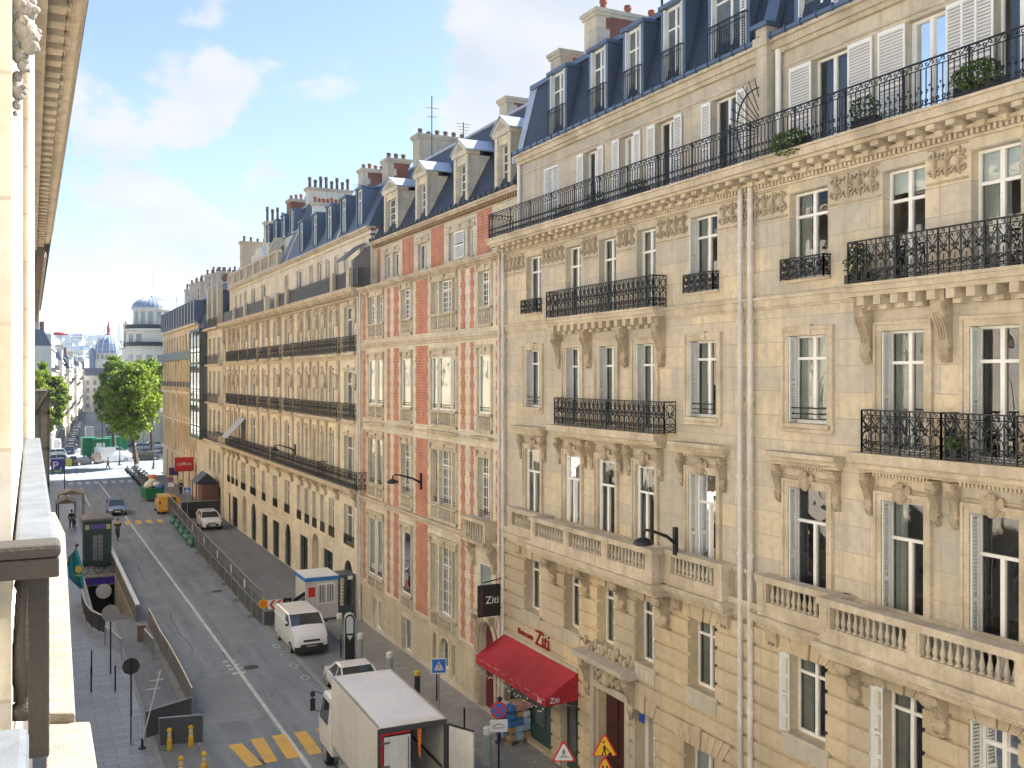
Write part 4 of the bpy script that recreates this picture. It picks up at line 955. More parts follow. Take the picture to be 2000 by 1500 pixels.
y0, y1 = 115, 148; n = 12
cq = [(y0+1+i*(y1-y0-1.5)/n, y0+1+i*(y1-y0-1.5)/n+1.25) for i in range(n)]
fz = [(17.3, 19.2), (12.9, 15.4), (9.2, 11.6), (5.4, 8.0)]
w_ = MB(); wall(w_, D, y0, y1, 0, 20, [(a, b, z, e) for a, b in cq for z, e in fz]+[(a, b, .02, 3.9) for a, b in cq[::2]], back=12); w_.build('wall', stone_5, B5)
for a, b in cq:
    for z, e in fz: window(B5, a, b, z, e, g=glass_d, mull=False, wide=.1)
q = MB()
for a, b in cq[::2]: q.box(D+.25, D+.3, a, b, 0, 3.9)
q.build('shop_window', glass_d, B5)
t = MB()
for z, h, p in ((4.3, .3, .25), (8.4, .25, .35), (11.9, .3, .3), (19.9, .3, .4)): t.box(D-p, D, y0, y1, z, z+h)
for i in range(n+1): y = y0+.4+i*(y1-y0-1.5)/n; t.box(D-.14, D, y-.15, y+.15, 4.6, 16)
dentils(t, y0, y1, 12.2, 12.7, .35, 1.3, .4)
t.build('cornice', stone_5, B5)
q = MB(); q.box(D-.7, D-.5, y0, y1, 16.2, 17.1); q.box(D-.7, D, y0, y1, 16.1, 16.2); q.build('balcony_parapet', mat('grey painted metal', (.13, .17, .19), .6), B5)
q = MB()
for a, b in cq: q.box(D-.3, D-.26, a-.1, b+.1, 12.75, 13.4)
q.build('guard_rail', iron, B5)
mansard(B5, y0, y1, 20.2, 23.2, X=D-.2, back=1.4, deep=12, m=MATS['blue grey slate'])
for i in range(13): y = y0+.8+i*2.5; dormer(B5, y, y+1.3, 20.4, 22.7, D-.35, shutc=False, side=1.1)
for k in range(7):
    chimney(B5, 19.6, 22.5, 117+k*4.4, 118+k*4.4, 22, 26.2+.2*(k % 3), stone_g if k % 2 else brick_d, pots=5, potm=MATS['dark chimney pot'], poth=.7)
# ---------------------------------------------------------------- our own side of the street
BL = thing('stone_building', 'sunlit cream stone facade at the left edge with a deep bracketed cornice', 'building', (-.1, 30, 0), world=True)
y0, y1 = -22, 62; XL = -.16
ops = []; lw = []
for i in range(23):
    y = 8+i*2.35 if i < 21 else -6-(i-20)*3
    for (z, e) in ((1, 3.6), (4.9, 7.2), (8.6, 11.2), (16.6, 18.9)):
        if y < 58: lw.append((y, y+1.1, z, e))
w_ = MB()   # wall facing +X: same grid, mirrored
def mirror_wall(mb, X, y0, y1, z0, z1, ops, depth=.3):
    t = MB(); wall(t, 0, y0, y1, z0, z1, ops, depth=depth, back=14); mb.add([(X-v[0], v[1], v[2]) for v in t.v], t.f)
mirror_wall(w_, XL, y0, y1, 0, 22, lw); w_.build('wall', stone_l, BL)
q = MB()
for (a, b, z, e) in lw: q.box(XL-.28, XL-.25, a, b, z, e)
q.build('window_glass', glass_d, BL)
q = MB()
for (a, b, z, e) in lw:
    q.box(XL-.25, XL-.2, (a+b)/2-.04, (a+b)/2+.04, z, e); q.box(XL-.25, XL-.2, a, a+.07, z, e); q.box(XL-.25, XL-.2, b-.07, b, z, e)
q.build('window_bars', white, BL)
# cornice with rows of soffit blocks
q = MB(); q.box(XL, .30, y0, y1, 21.25, 21.45); q.box(XL, .78, y0, y1, 21.72, 21.86); q.box(.78, .95, y0, y1, 21.66, 21.98); q.box(XL, 1.08, y0, y1, 21.98, 22.2)
y = 14
while y < y1: q.box(XL, .66, y, y+.46, 21.46, 21.72); y += .95
q.tube([(.80, 14, 21.68), (.80, y1, 21.68)], .05, 5); q.tube([(.98, 14, 21.9), (.98, y1, 21.9)], .05, 5)
o = q.build('cornice', stone_t, BL)
q = MB(); y = 14
while y < y1: q.ball((.73, y, 21.69), (.07, .13, .05), 6, 4); y += .32
q.build('egg_moulding', stone_t, o)
q = MB(); q.box(.95, 1.13, y0, y1, 22.18, 22.34); q.build('gutter', zinc, BL)
q = MB(); q.add([(1.0, 8, 22.3), (1.0, y1-2, 22.3), (-1.2, y1-2, 25.0), (-1.2, 8, 25.0)], [(0, 1, 2, 3)]); q.build('roof', slate, BL)
# flat pilasters, the second with a rounded edge
q = MB(); q.box(-.16, -.085, 5.4, 13.2, 6, 21.2)
pts = [(-.2, 14.4)]+[(-.04+.086*math.sin(t), 14.4-.25*math.cos(t)) for t in [math.pi/2*k/6 for k in range(7)]]+[(.046, 15.4), (-.2, 15.4)]
q.prism(pts, 'z', 13.2, 21.2); q.build('pilaster', stone_l, BL)
q = MB()
for k in range(26):
    t = k/25; q.box(-.1, .02-.05*t, 15.4+k*1.75, 15.7+k*1.75, 8, 21.2)
q.build('pilaster_strip', stone_l, BL)
# carved lion bracket
q = MB(); random.seed(3)
for (x, z, r) in ((42, 10, 26), (48, 60, 24), (58, 88, 17), (38, 110, 14), (46, 128, 12), (34, 150, 10), (36, 180, 14), (33, 205, 9), (52, 20, 20), (30, 222, 5), (30, 30, 22), (26, 75, 20), (30, 100, 14), (64, 70, 14), (66, 95, 9), (28, 165, 12)):
    p = AT(x, z, 5.0); rr_ = r/FP*5.0
    q.ball(p, (rr_, rr_, rr_*1.15), 12, 9)
    for k in range(5): q.ball(p+Vector((random.uniform(-.4, .9)*rr_, random.uniform(-1, .2)*rr_, random.uniform(-.8, .8)*rr_)), rr_*.38, 7, 5)
q.build('carved_bracket', mat('weathered carved stone', (.40, .37, .33), .9, noise=((.16, .14, .12), .9), nscale=9, bump=.8), BL, smooth=True)
# balcony slab, end pier, handrail and balusters
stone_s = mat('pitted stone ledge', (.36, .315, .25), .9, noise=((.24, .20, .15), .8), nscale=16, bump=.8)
q = MB()
def slab(pxs, z, th):
    p = [G(x, y, z) for x, y in pxs]; q.prism(p, 'z', z-th, z)
slab([(90, 1000), (108, 1000), (127, 1040), (147, 1393), (90, 1393)], 12.2, .1); slab([(90, 1412), (176, 1408), (192, 1510), (199, 1600), (90, 1600)], 12.15, .35)
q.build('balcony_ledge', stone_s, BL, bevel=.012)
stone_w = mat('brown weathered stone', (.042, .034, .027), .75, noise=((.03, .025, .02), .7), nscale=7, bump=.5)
q = MB(); d = 4.7; P0 = AT(55, 1075, d); P1 = AT(97, 1075, d)
q.box(P0.x, P1.x, P0.y, P0.y+.12, 12.15, 13.1)
b_ = AT(108, 1070, 4.6); q.box(-.159, .118, 4.93, 5.10, 13.08, 13.17)
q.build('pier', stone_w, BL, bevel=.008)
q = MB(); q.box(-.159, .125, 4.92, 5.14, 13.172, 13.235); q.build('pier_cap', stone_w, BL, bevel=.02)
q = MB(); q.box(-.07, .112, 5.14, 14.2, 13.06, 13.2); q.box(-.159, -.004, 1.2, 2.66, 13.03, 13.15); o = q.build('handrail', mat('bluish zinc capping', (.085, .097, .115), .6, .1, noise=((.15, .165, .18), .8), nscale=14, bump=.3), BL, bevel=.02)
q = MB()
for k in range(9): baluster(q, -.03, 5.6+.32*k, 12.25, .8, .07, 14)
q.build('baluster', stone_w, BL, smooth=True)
BN = thing('stone_building', 'next stone block along our side of the street ending in a dark roof edge', 'building', (-1, 100, 0), world=True)
w_ = MB(); mirror_wall(w_, -.55, 62.5, 138, 0, 22, [(y_, y_+1.2, z, z+2.3) for y_ in range(65, 135, 4) for z in (1, 5, 9, 13, 17)]); w_.build('wall', stone_5, BN)
q = MB(); q.box(-.9, -.85, 63, 137, .5, 20); q.build('window_glass', glass_d, BN)
q = MB(); q.box(-.55, 1.15, 62.6, 138, 22.5, 22.95); q.box(-.55, .85, 62.6, 138, 22, 22.5)
for k in range(48): q.box(-.55, .75, 63+k*1.5, 63.5+k*1.5, 21.2, 22); q.ball((.55, 63.25+k*1.5, 21.1), (.3, .3, .4), 6, 5)
q.build('cornice', mat('sooty carved stone', (.16, .13, .10), .9, noise=((.08, .065, .05), .7), nscale=2), BN); mansard_pts = MB(); mansard_pts.quad((1.1, 62.6, 22.95), (1.1, 138, 22.95), (-1.5, 138, 26), (-1.5, 62.6, 26)); mansard_pts.build('roof', slate, BN)
# dark glazed bay hanging over the pavement far along our side
ob = thing('oriel_bay', 'dark metal and glass bay jutting from the left facades below the tree', 'bay window', (0, 42, 8.4), world=True)
q = MB(); x1 = .66; ya, yb = 42, 47
for z in (8.4, 9.8, 11.2, 12.6, 13.4): q.box(-.1, x1, ya, yb, z-.06, z+.06)
for y in (ya, ya+1.2, ya+2.4, ya+3.6, yb-.08): q.box(x1-.08, x1+.002, y, y+.08, 8.4, 13.4)
for x in (.02, .28): q.box(x, x+.05, ya-.005, ya+.06, 8.4, 13.4)
q.tube([(x1, ya-.1, 13.5), (-.1, ya-.1, 12.2)], .07, 5); q.build('frame', mat('dark bronze', (.04, .035, .03), .5, .3), ob)
q = MB(); q.box(-.05, x1-.04, ya+.03, yb-.1, 8.4, 13.4); q.build('glazing', mat('smoked glass', (.05, .045, .04), .15, noise=((.12, .11, .09), .8), nscale=5), ob)
# ---------------------------------------------------------------- ground
RZ = -.12
HX0, HX1, HY0, HY1 = 3.35, 5.35, 60.5, 74.6
def struct(o): o['kind'] = 'structure'; return o
def sheet(name, m, rects, hole=None, th=None):
    q = MB()
    for (x0, x1, y0, y1, z) in rects:
        if hole and x0 < hole[1] and x1 > hole[0] and y0 < hole[3] and y1 > hole[2]:
            hx0, hx1, hy0, hy1 = max(x0, hole[0]), min(x1, hole[1]), max(y0, hole[2]), min(y1, hole[3])
            parts = [(x0, hx0, y0, y1), (hx1, x1, y0, y1), (hx0, hx1, y0, hy0), (hx0, hx1, hy1, y1)]
        else: parts = [(x0, x1, y0, y1)]
        for a, b, c, d_ in parts:
            if b-a > 1e-4 and d_-c > 1e-4:
                if th: q.box(a, b, c, d_, z-th, z)
                else: q.quad((a, c, z), (b, c, z), (b, d_, z), (a, d_, z))
    return struct(q.build(name, m))
hole = (HX0, HX1, HY0, HY1)
sheet('ground', mat('far ground', (.16, .16, .155), .9, noise=((.10, .10, .10), .6), nscale=.2), [(-6000, 6000, -200, 7000, RZ-.02)], hole)
sheet('road', asphalt, [(4.25, 14.7, -30, 147, RZ)], hole)
sheet('junction_road', asphalt, [(-60, 80, 147, 186, RZ)])
sheet('parking_lane', asphalt_d, [(12.05, 14.6, 18, 56, RZ+.006)])
pave = mat('granite paving slabs', (.21, .22, .235), .55, noise=((.10, .105, .115), .7), nscale=.8, bump=.2)
def slabmat(name, c1, c2, joint, w_, h_, rough, noise):
    m = mat(name, c1, rough, noise=noise, nscale=.8, bump=.2); t = m.node_tree; n = t.nodes; l = t.links; b = n['Principled BSDF']
    geo = n.new('ShaderNodeNewGeometry'); br = n.new('ShaderNodeTexBrick'); l.new(geo.outputs['Position'], br.inputs['Vector']); br.inputs['Scale'].default_value = 1
    br.inputs['Brick Width'].default_value = w_; br.inputs['Row Height'].default_value = h_; br.inputs['Mortar Size'].default_value = .014; br.inputs['Color1'].default_value = (*c1, 1); br.inputs['Color2'].default_value = (*c2, 1); br.inputs['Mortar'].default_value = (*joint, 1); br.inputs['Bias'].default_value = 0
    old = b.inputs['Base Color'].links[0].from_socket; mx = n.new('ShaderNodeMix'); mx.data_type = 'RGBA'; mx.inputs[0].default_value = .62; l.new(old, mx.inputs[6]); l.new(br.outputs[0], mx.inputs[7]); l.new(mx.outputs[2], b.inputs['Base Color'])
    return m
pave = slabmat('granite paving', (.24, .25, .275), (.36, .37, .39), (.07, .07, .08), .95, .42, .42, ((.15, .15, .17), .7))
pave2 = slabmat('damp paving', (.29, .28, .265), (.40, .39, .375), (.13, .125, .12), .8, .4, .38, ((.16, .148, .13), .9))
sheet('pavement', pave, [(-.3, 4.12, -30, 145, 0)], hole, th=.12)
sheet('pavement', pave2, [(14.85, 17.3, -10, 59, 0)], th=.12)
sheet('pavement', asphalt_d, [(13.2, 17.3, 59, 146, 0)], th=.12)
sheet('pavement', pave2, [(17.3, 60, 148.5, 152, 0), (19, 70, 186, 200, 0), (-40, 2, 186, 200, 0), (-30, -.3, 140, 146, 0)], th=.12)
sheet('kerb', kerb, [(4.12, 4.30, -30, 60.4, .012), (14.66, 14.85, -10, 59, .012), (13.0, 13.2, 59, 146, .012), (4.12, 4.30, 74.7, 145, .012), (5.72, 5.92, 8, 60.4, .0), (11.82, 12.04, 20, 59, -.04)], th=.2)
sheet('traffic_island', asphalt_d, [(4.31, 5.71, 8, 60.4, -.01)], th=.1)
def gpoly(name, m, polys, z):
    q = MB()
    for p in polys: q.quad(*[(*G(x, y, RZ), z) for x, y in p])
    return struct(q.build(name, m))
def stripe(pts, wd, z, name, m):
    q = MB(); P = [Vector((*G(x, y, RZ), z)) for x, y in pts]
    L = []
    for i, p in enumerate(P):
        t = (P[min(i+1, len(P)-1)]-P[max(i-1, 0)]).normalized(); n_ = Vector((-t.y, t.x, 0)); L.append((p-n_*wd/2, p+n_*wd/2))
    for i in range(len(P)-1): q.quad(L[i][0], L[i+1][0], L[i+1][1], L[i][1])
    return struct(q.build(name, m))
stripe([(640, 1548), (605, 1500), (520, 1384), (440, 1274), (360, 1165), (300, 1084), (258, 1027), (243, 1006), (226, 985), (212, 968), (203, 956), (193, 943)], .17, RZ+.008, 'centre_line', paint_w)
stripe([(158, 952), (168, 974), (176, 990)], .15, RZ+.008, 'edge_line', paint_w)
gpoly('crossing', paint_y, [((445, 1456), (472, 1452), (514, 1494), (486, 1499)), ((489, 1445), (515, 1441), (543, 1487), (518, 1491)), ((531, 1438), (556, 1434), (586, 1479), (560, 1483)), ((574, 1431), (598, 1428), (630, 1471), (604, 1475)), ((617, 1424), (642, 1420), (672, 1462), (650, 1466))], RZ+.012)
q = MB(); yc = G(250, 1021, RZ)[1]
for k in range(6): x = 6.2+k*.98; q.quad((x, yc-1.2, RZ+.012), (x+.52, yc-1.2, RZ+.012), (x+.52, yc+1.2, RZ+.012), (x, yc+1.2, RZ+.012))
struct(q.build('crossing', paint_y))
q = MB()
for yy, x0, n_ in ((139.5, 3.4, 10), (152.5, 2.0, 12)):
    for k in range(n_): x = x0+k*1.05; q.quad((x, yy, RZ+.012), (x+.58, yy, RZ+.012), (x+.58, yy+3.2, RZ+.012), (x, yy+3.2, RZ+.012))
for k in range(9): x = 19+k*1.1; q.quad((x, 153, RZ+.012), (x+.6, 153, RZ+.012), (x+.6, 157, RZ+.012), (x, 157, RZ+.012))
struct(q.build('crossing', paint_w))
q = MB(); 
for px, py in ((452, 1291), (458, 1299), (464, 1306), (471, 1314)):
    x, y = G(px, py, RZ)
    for s_ in (0, .38): q.quad((x-.42+s_, y-.12, RZ+.012), (x-.16+s_, y-.12, RZ+.012), (x-.16+s_, y+.12, RZ+.012), (x-.42+s_, y+.12, RZ+.012))
for px, py in ((540, 1262), (556, 1281), (574, 1301), (596, 1324)):
    x, y = G(px, py, RZ)
    for k in range(10):
        a0, a1 = 2*math.pi*k/10, 2*math.pi*(k+.8)/10
        q.quad(*[(x+r_*math.cos(a), y+2*r_*math.sin(a), RZ+.012) for r_, a in ((.16, a0), (.20, a0), (.20, a1), (.16, a1))])
for px, py in ((300, 1345), (306, 1328)):
    x, y = G(px, py, 0); q.quad((x-.3, y-.07, .0), (x+.3, y-.07, .0), (x+.3, y+.07, .0), (x-.3, y+.07, .0))
struct(q.build('road_marking', paint_w))
# asphalt repair patches and tyre streaks
q = MB()
for (x, y, a, b) in ((7.2, 44, 1.4, 3.2), (10.3, 57, .9, 5), (9.9, 34, 1.3, 2.6), (6.6, 72, 1.0, 6), (10.6, 84, .8, 7)): q.quad((x-a, y-b, RZ+.004), (x+a, y-b, RZ+.004), (x+a*.96, y+b, RZ+.004), (x-a, y+b*.97, RZ+.004))
struct(q.build('road_patch', mat('lighter asphalt patch', (.24, .26, .285), .8, noise=((.17, .185, .20), .8), nscale=.9)))
for nm, loc in (('manhole_cover', (9.6, 48)), ('manhole_cover', (7.4, 36)), ('manhole_cover', (11, 66))):
    q = MB(); q.lathe((*loc, RZ), [(.36, .002), (.36, .010), (.02, .011)], 20); struct(q.build(nm, mat('cast iron', (.05, .05, .05), .6, .3)))

q = MB(); rnd = random.Random(9)
for k in range(16):
    x, y = rnd.uniform(6.4, 11.4), rnd.uniform(26, 120); pts = [(x, y)]; along = rnd.random() < .6
    for j in range(rnd.randint(5, 9)): x += rnd.uniform(-.12, .12) if along else rnd.uniform(.25, .5); y += rnd.uniform(.7, 1.4) if along else rnd.uniform(-.15, .15); pts.append((min(x, 11.7), y))
    for (a, b), (c, d_) in zip(pts, pts[1:]):
        w2 = rnd.uniform(.012, .03); n_ = Vector((-(d_-b), c-a)).normalized()*w2; q.quad((a-n_.x, b-n_.y, RZ+.005), (c-n_.x, d_-n_.y, RZ+.005), (c+n_.x, d_+n_.y, RZ+.005), (a+n_.x, b+n_.y, RZ+.005))
struct(q.build('road_crack', mat('tar sealed crack', (.05, .05, .055), .7)))
q = MB()
for k in range(60): x, y = rnd.choice([(rnd.uniform(4.4, 5.6), rnd.uniform(24, 58)), (rnd.uniform(11.4, 11.8), rnd.uniform(26, 90)), (rnd.uniform(14.9, 16.9), rnd.uniform(26, 55))]); s = rnd.uniform(.02, .06); z = RZ+.03 if x < 12 and x > 6 else .03; q.box(x-s, x+s*1.4, y-s, y+s, z-.02, z)
lt = q.build('litter', mat('scraps of litter', (.45, .42, .36), .9)); lt['kind'] = 'stuff'; tag(lt, 'scattered scraps of litter along the gutters', 'litter')
# ---------------------------------------------------------------- vehicles (local frame: +Y is forward)
def wheel(root, x, y, r, wd=.2):
    s_ = 1 if x > 0 else -1
    q = MB(); q.lathe((x, y, r), [(r*.72, -wd/2), (r*.97, -wd/2), (r, -wd/4), (r, wd/4), (r*.97, wd/2), (r*.72, wd/2)], 18, 'x'); o = q.build('wheel', rubber, root, smooth=False)
    q = MB(); q.lathe((x+s_*wd*.5, y, r), [(r*.68, -.02), (r*.68, .012), (r*.5, .0), (r*.15, .015)], 14, 'x'); q.build('rim', steel, o)
lamp_w = mat('clear headlight', (.75, .78, .8), .1, coat=.5); lamp_r = mat('red tail light', (.35, .01, .01), .2, coat=.5); plate_m = mat('number plate', (.70, .70, .66), .5)
chrome = mat('chrome', (.6, .6, .62), .15, 1)
def car(name, label, cat, loc, rz, pm, L=4.3, W=1.8, Hh=1.48, kind='hatch', group=None, low=False):
    t = thing(name, label, cat, loc, rz, group)
    hl, hw = L/2, W/2; s_ = Hh/1.48
    if kind == 'van': st = [(-.5, .32, 1.02, .90), (-.49, .28, 1.12, .97), (-.3, .22, 1.14, 1), (.1, .22, 1.14, 1), (.24, .22, 1.12, .99), (.32, .22, 1.06, .98), (.44, .24, .90, .93), (.485, .28, .74, .88), (.5, .34, .55, .82)]
    elif kind == 'suv': st = [(-.5, .36, .80, .84), (-.48, .30, 1.02, .93), (-.3, .24, 1.06, 1), (.05, .24, 1.03, 1), (.22, .24, 1.0, .99), (.40, .26, .88, .95), (.475, .30, .72, .88), (.5, .36, .54, .78)]
    elif kind == 'sport': st = [(-.5, .34, .72, .84), (-.47, .26, .86, .94), (-.3, .18, .92, 1), (.0, .16, .84, .98), (.2, .16, .80, .98), (.34, .18, .80, .98), (.45, .22, .66, .9), (.5, .3, .46, .76)]
    else: st = [(-.5, .35, .74, .84), (-.48, .26, .93, .93), (-.3, .20, .97, 1), (.05, .19, .94, 1), (.22, .19, .90, .99), (.39, .21, .80, .95), (.475, .27, .64, .87), (.5, .34, .5, .76)]
    b = MB(); secs = []
    for (f, zb, zt, w_) in st:
        y = f*L; h_ = hw*w_; zt *= s_
        secs.append([(-h_*.90, y, zb), (-h_, y, zb+.14), (-h_*1.0, y, zb+(zt-zb)*.6), (-h_*.96, y, zt-.04), (-h_*.86, y, zt), (0, y, zt+.02), (h_*.86, y, zt), (h_*.96, y, zt-.04), (h_, y, zb+(zt-zb)*.6), (h_, y, zb+.14), (h_*.90, y, zb)])
    b.loft(secs); body = b.build('body', pm, t, smooth=True)
    try:
        m = body.modifiers.new('edge', 'EDGE_SPLIT'); m.split_angle = R(42)
    except Exception: pass
    zb_ = {'van': 1.1, 'suv': 1.0, 'sport': .82}.get(kind, .92)*s_; zt_ = Hh
    gp = {'van': (-.485, -.47, .14, .30), 'suv': (-.47, -.40, .08, .25), 'sport': (-.36, -.16, .04, .22)}.get(kind, (-.46, -.37, .06, .25))
    wt, wb = hw*(.86 if kind == 'van' else .74), hw*.93
    def gh(mb, ya, yb, yc, yd, z0, z1, w0, w1, n_=0):
        mb.loft([[(-w0, ya, z0), (w0, ya, z0), (w0, yd, z0), (-w0, yd, z0)], [(-w0*.3-w1*.7, ya*.3+yb*.7, z0*.3+z1*.7), (w0*.3+w1*.7, ya*.3+yb*.7, z0*.3+z1*.7), (w0*.3+w1*.7, yc*.72+yd*.28, z0*.3+z1*.7), (-w0*.3-w1*.7, yc*.72+yd*.28, z0*.3+z1*.7)], [(-w1, yb, z1), (w1, yb, z1), (w1, yc, z1), (-w1, yc, z1)]])
    g = MB(); ya, yb, yc, yd = [v*L for v in gp]
    gh(g, ya, yb, yc, yd, zb_-.05, zt_-.05, wb, wt); gl = g.build('windows', carglass, t)
    rf = MB(); rf.loft([[(-wt*1.02, yb-.05, zt_-.07), (wt*1.02, yb-.05, zt_-.07), (wt*1.02, yc+.02, zt_-.07), (-wt*1.02, yc+.02, zt_-.07)], [(-wt*.94, yb+.04, zt_), (wt*.94, yb+.04, zt_), (wt*.94, yc-.1, zt_), (-wt*.94, yc-.1, zt_)]]); rf.build('roof', pm, t, smooth=False)
    pl = MB()
    for sg in (-1, 1):
        pl.tube([(sg*wb*1.0, yd, zb_-.05), (sg*(wb*.3+wt*.7), yc*.72+yd*.28, zb_*.3+zt_*.7), (sg*wt, yc, zt_-.06)], .045, 4)
        pl.tube([(sg*wb*1.0, ya, zb_-.05), (sg*wt, yb, zt_-.06)], .07, 4); m_ = (ya+yd)*.5+.1; pl.tube([(sg*wb*1.0, m_, zb_-.05), (sg*wt*1.01, m_, zt_-.06)], .035, 4)
    if kind == 'van':
        for sg in (-1, 1): pl.loft([[(sg*wb*1.005, ya-.02, zb_-.1), (sg*wb*1.005, .02*L, zb_-.1), (sg*wb*.94, .02*L, zb_-.1), (sg*wb*.94, ya-.02, zb_-.1)], [(sg*wt*1.02, yb-.03, zt_-.05), (sg*wt*1.02, .02*L, zt_-.05), (sg*wt*.94, .02*L, zt_-.05), (sg*wt*.94, yb-.03, zt_-.05)]])
        pl.loft([[(-wb, ya-.03, zb_-.1), (wb, ya-.03, zb_-.1), (wb, ya+.1, zb_-.1), (-wb, ya+.1, zb_-.1)], [(-wt, yb-.04, zt_-.05), (wt, yb-.04, zt_-.05), (wt, yb+.1, zt_-.05), (-wt, yb+.1, zt_-.05)]])
    pl.build('pillars', pm, t)
    wr = .33 if kind != 'sport' else .35
    for sx_ in (-1, 1):
        for f in (-.31, .31): wheel(t, sx_*(hw-.11), f*L, wr*s_ if kind != 'van' else .33)
        q = MB(); q.ball((sx_*(hw+.09), yd-.18, zb_+.06), (.10, .06, .075), 7, 5); q.build('mirror', black if kind in ('van',) else pm, t)
        q = MB(); z = st[-2][2]*s_; q.add([(sx_*hw*.50, hl-.01, z-.08), (sx_*hw*.90, hl-.13, z-.04), (sx_*hw*.93, hl-.22, z+.06), (sx_*hw*.55, hl-.09, z+.02)], [(0, 1, 2, 3)]); q.build('headlight', lamp_w, t)
        q = MB(); z = st[1][2]*s_; q.box(sx_*hw*.70, sx_*hw*.93, -hl-.005, -hl+.06, z-.28, z-.06); q.build('tail_light', lamp_r, t)
    q = MB(); q.box(-hw*.62, hw*.62, hl-.05, hl+.008, .36, .36+.20*s_); q.box(-hw*.45, hw*.45, hl-.1, hl-.0, .58*s_, .66*s_); q.build('grille', black, t)
    q = MB(); q.box(-.26, .26, hl+.009, hl+.02, .42, .53); q.build('number_plate', plate_m, t)
    q = MB(); q.box(-.26, .26, -hl-.02, -hl-.006, .55, .66); q.build('number_plate', plate_m, t)
    return t
P = {k: paint(k, v) for k, v in {'white': (.78, .78, .77), 'black': (.02, .02, .022), 'silver': (.45, .47, .49), 'blue': (.18, .25, .34), 'grey': (.15, .16, .17), 'yellow': (.72, .36, .02), 'beige': (.55, .45, .33), 'dark blue': (.03, .05, .10), 'red': (.35, .02, .02)}.items()}
def GV(x, y, dz=RZ): a = G(x, y, dz); return (a[0], a[1], dz)
PI = math.pi
# white van by the kerb
v = car('delivery_van', 'white panel van parked at the end of the works fence', 'van', (12.75, 50.8, RZ), PI, P['white'], 4.4, 1.86, 1.86, 'van')
# dark lower bumper
q = MB(); q.box(-.86, .86, 2.0, 2.23, .22, .50); q.build('bumper', black, v)
# white sports car behind the truck
v = car('sports_car', 'low white sports car parked behind the box truck', 'car', (12.98, 42.0, RZ), PI, P['white'], 4.5, 1.85, 1.32, 'sport')
v = car('parked_car', 'white compact crossover parked inside the works fence', 'car', (14.85, 93.6, .0), PI, P['white'], 4.1, 1.8, 1.57, 'suv')
v = car('driving_car', 'silver blue car driving towards the yellow crossing', 'car', (*G(227, 1003, RZ), RZ), PI, P['blue'], 4.2, 1.8, 1.5, 'hatch')
# yellow van with an open rear door
yv = car('delivery_van', 'yellow van with a rear door open beside the bikes', 'van', (12.6, 107.2, RZ), 0, P['yellow'], 4.4, 1.85, 1.9, 'van')
q = MB(); q.box(0.02, .84, -2.23, -2.205, .45, 1.75); q.build('cargo_opening', room, yv)
q = MB(); q.add([(.86, -2.2, .4), (1.0, -3.0, .4), (1.04, -3.0, .4), (.90, -2.2, .4), (.80, -2.2, 1.8), (1.0, -3.0, 1.8), (1.04, -3.0, 1.8), (.84, -2.2, 1.8)], [(0, 1, 5, 4), (1, 2, 6, 5), (2, 3, 7, 6), (4, 5, 6, 7), (3, 0, 4, 7), (0, 3, 2, 1)]); q.build('rear_door', P['yellow'], yv)
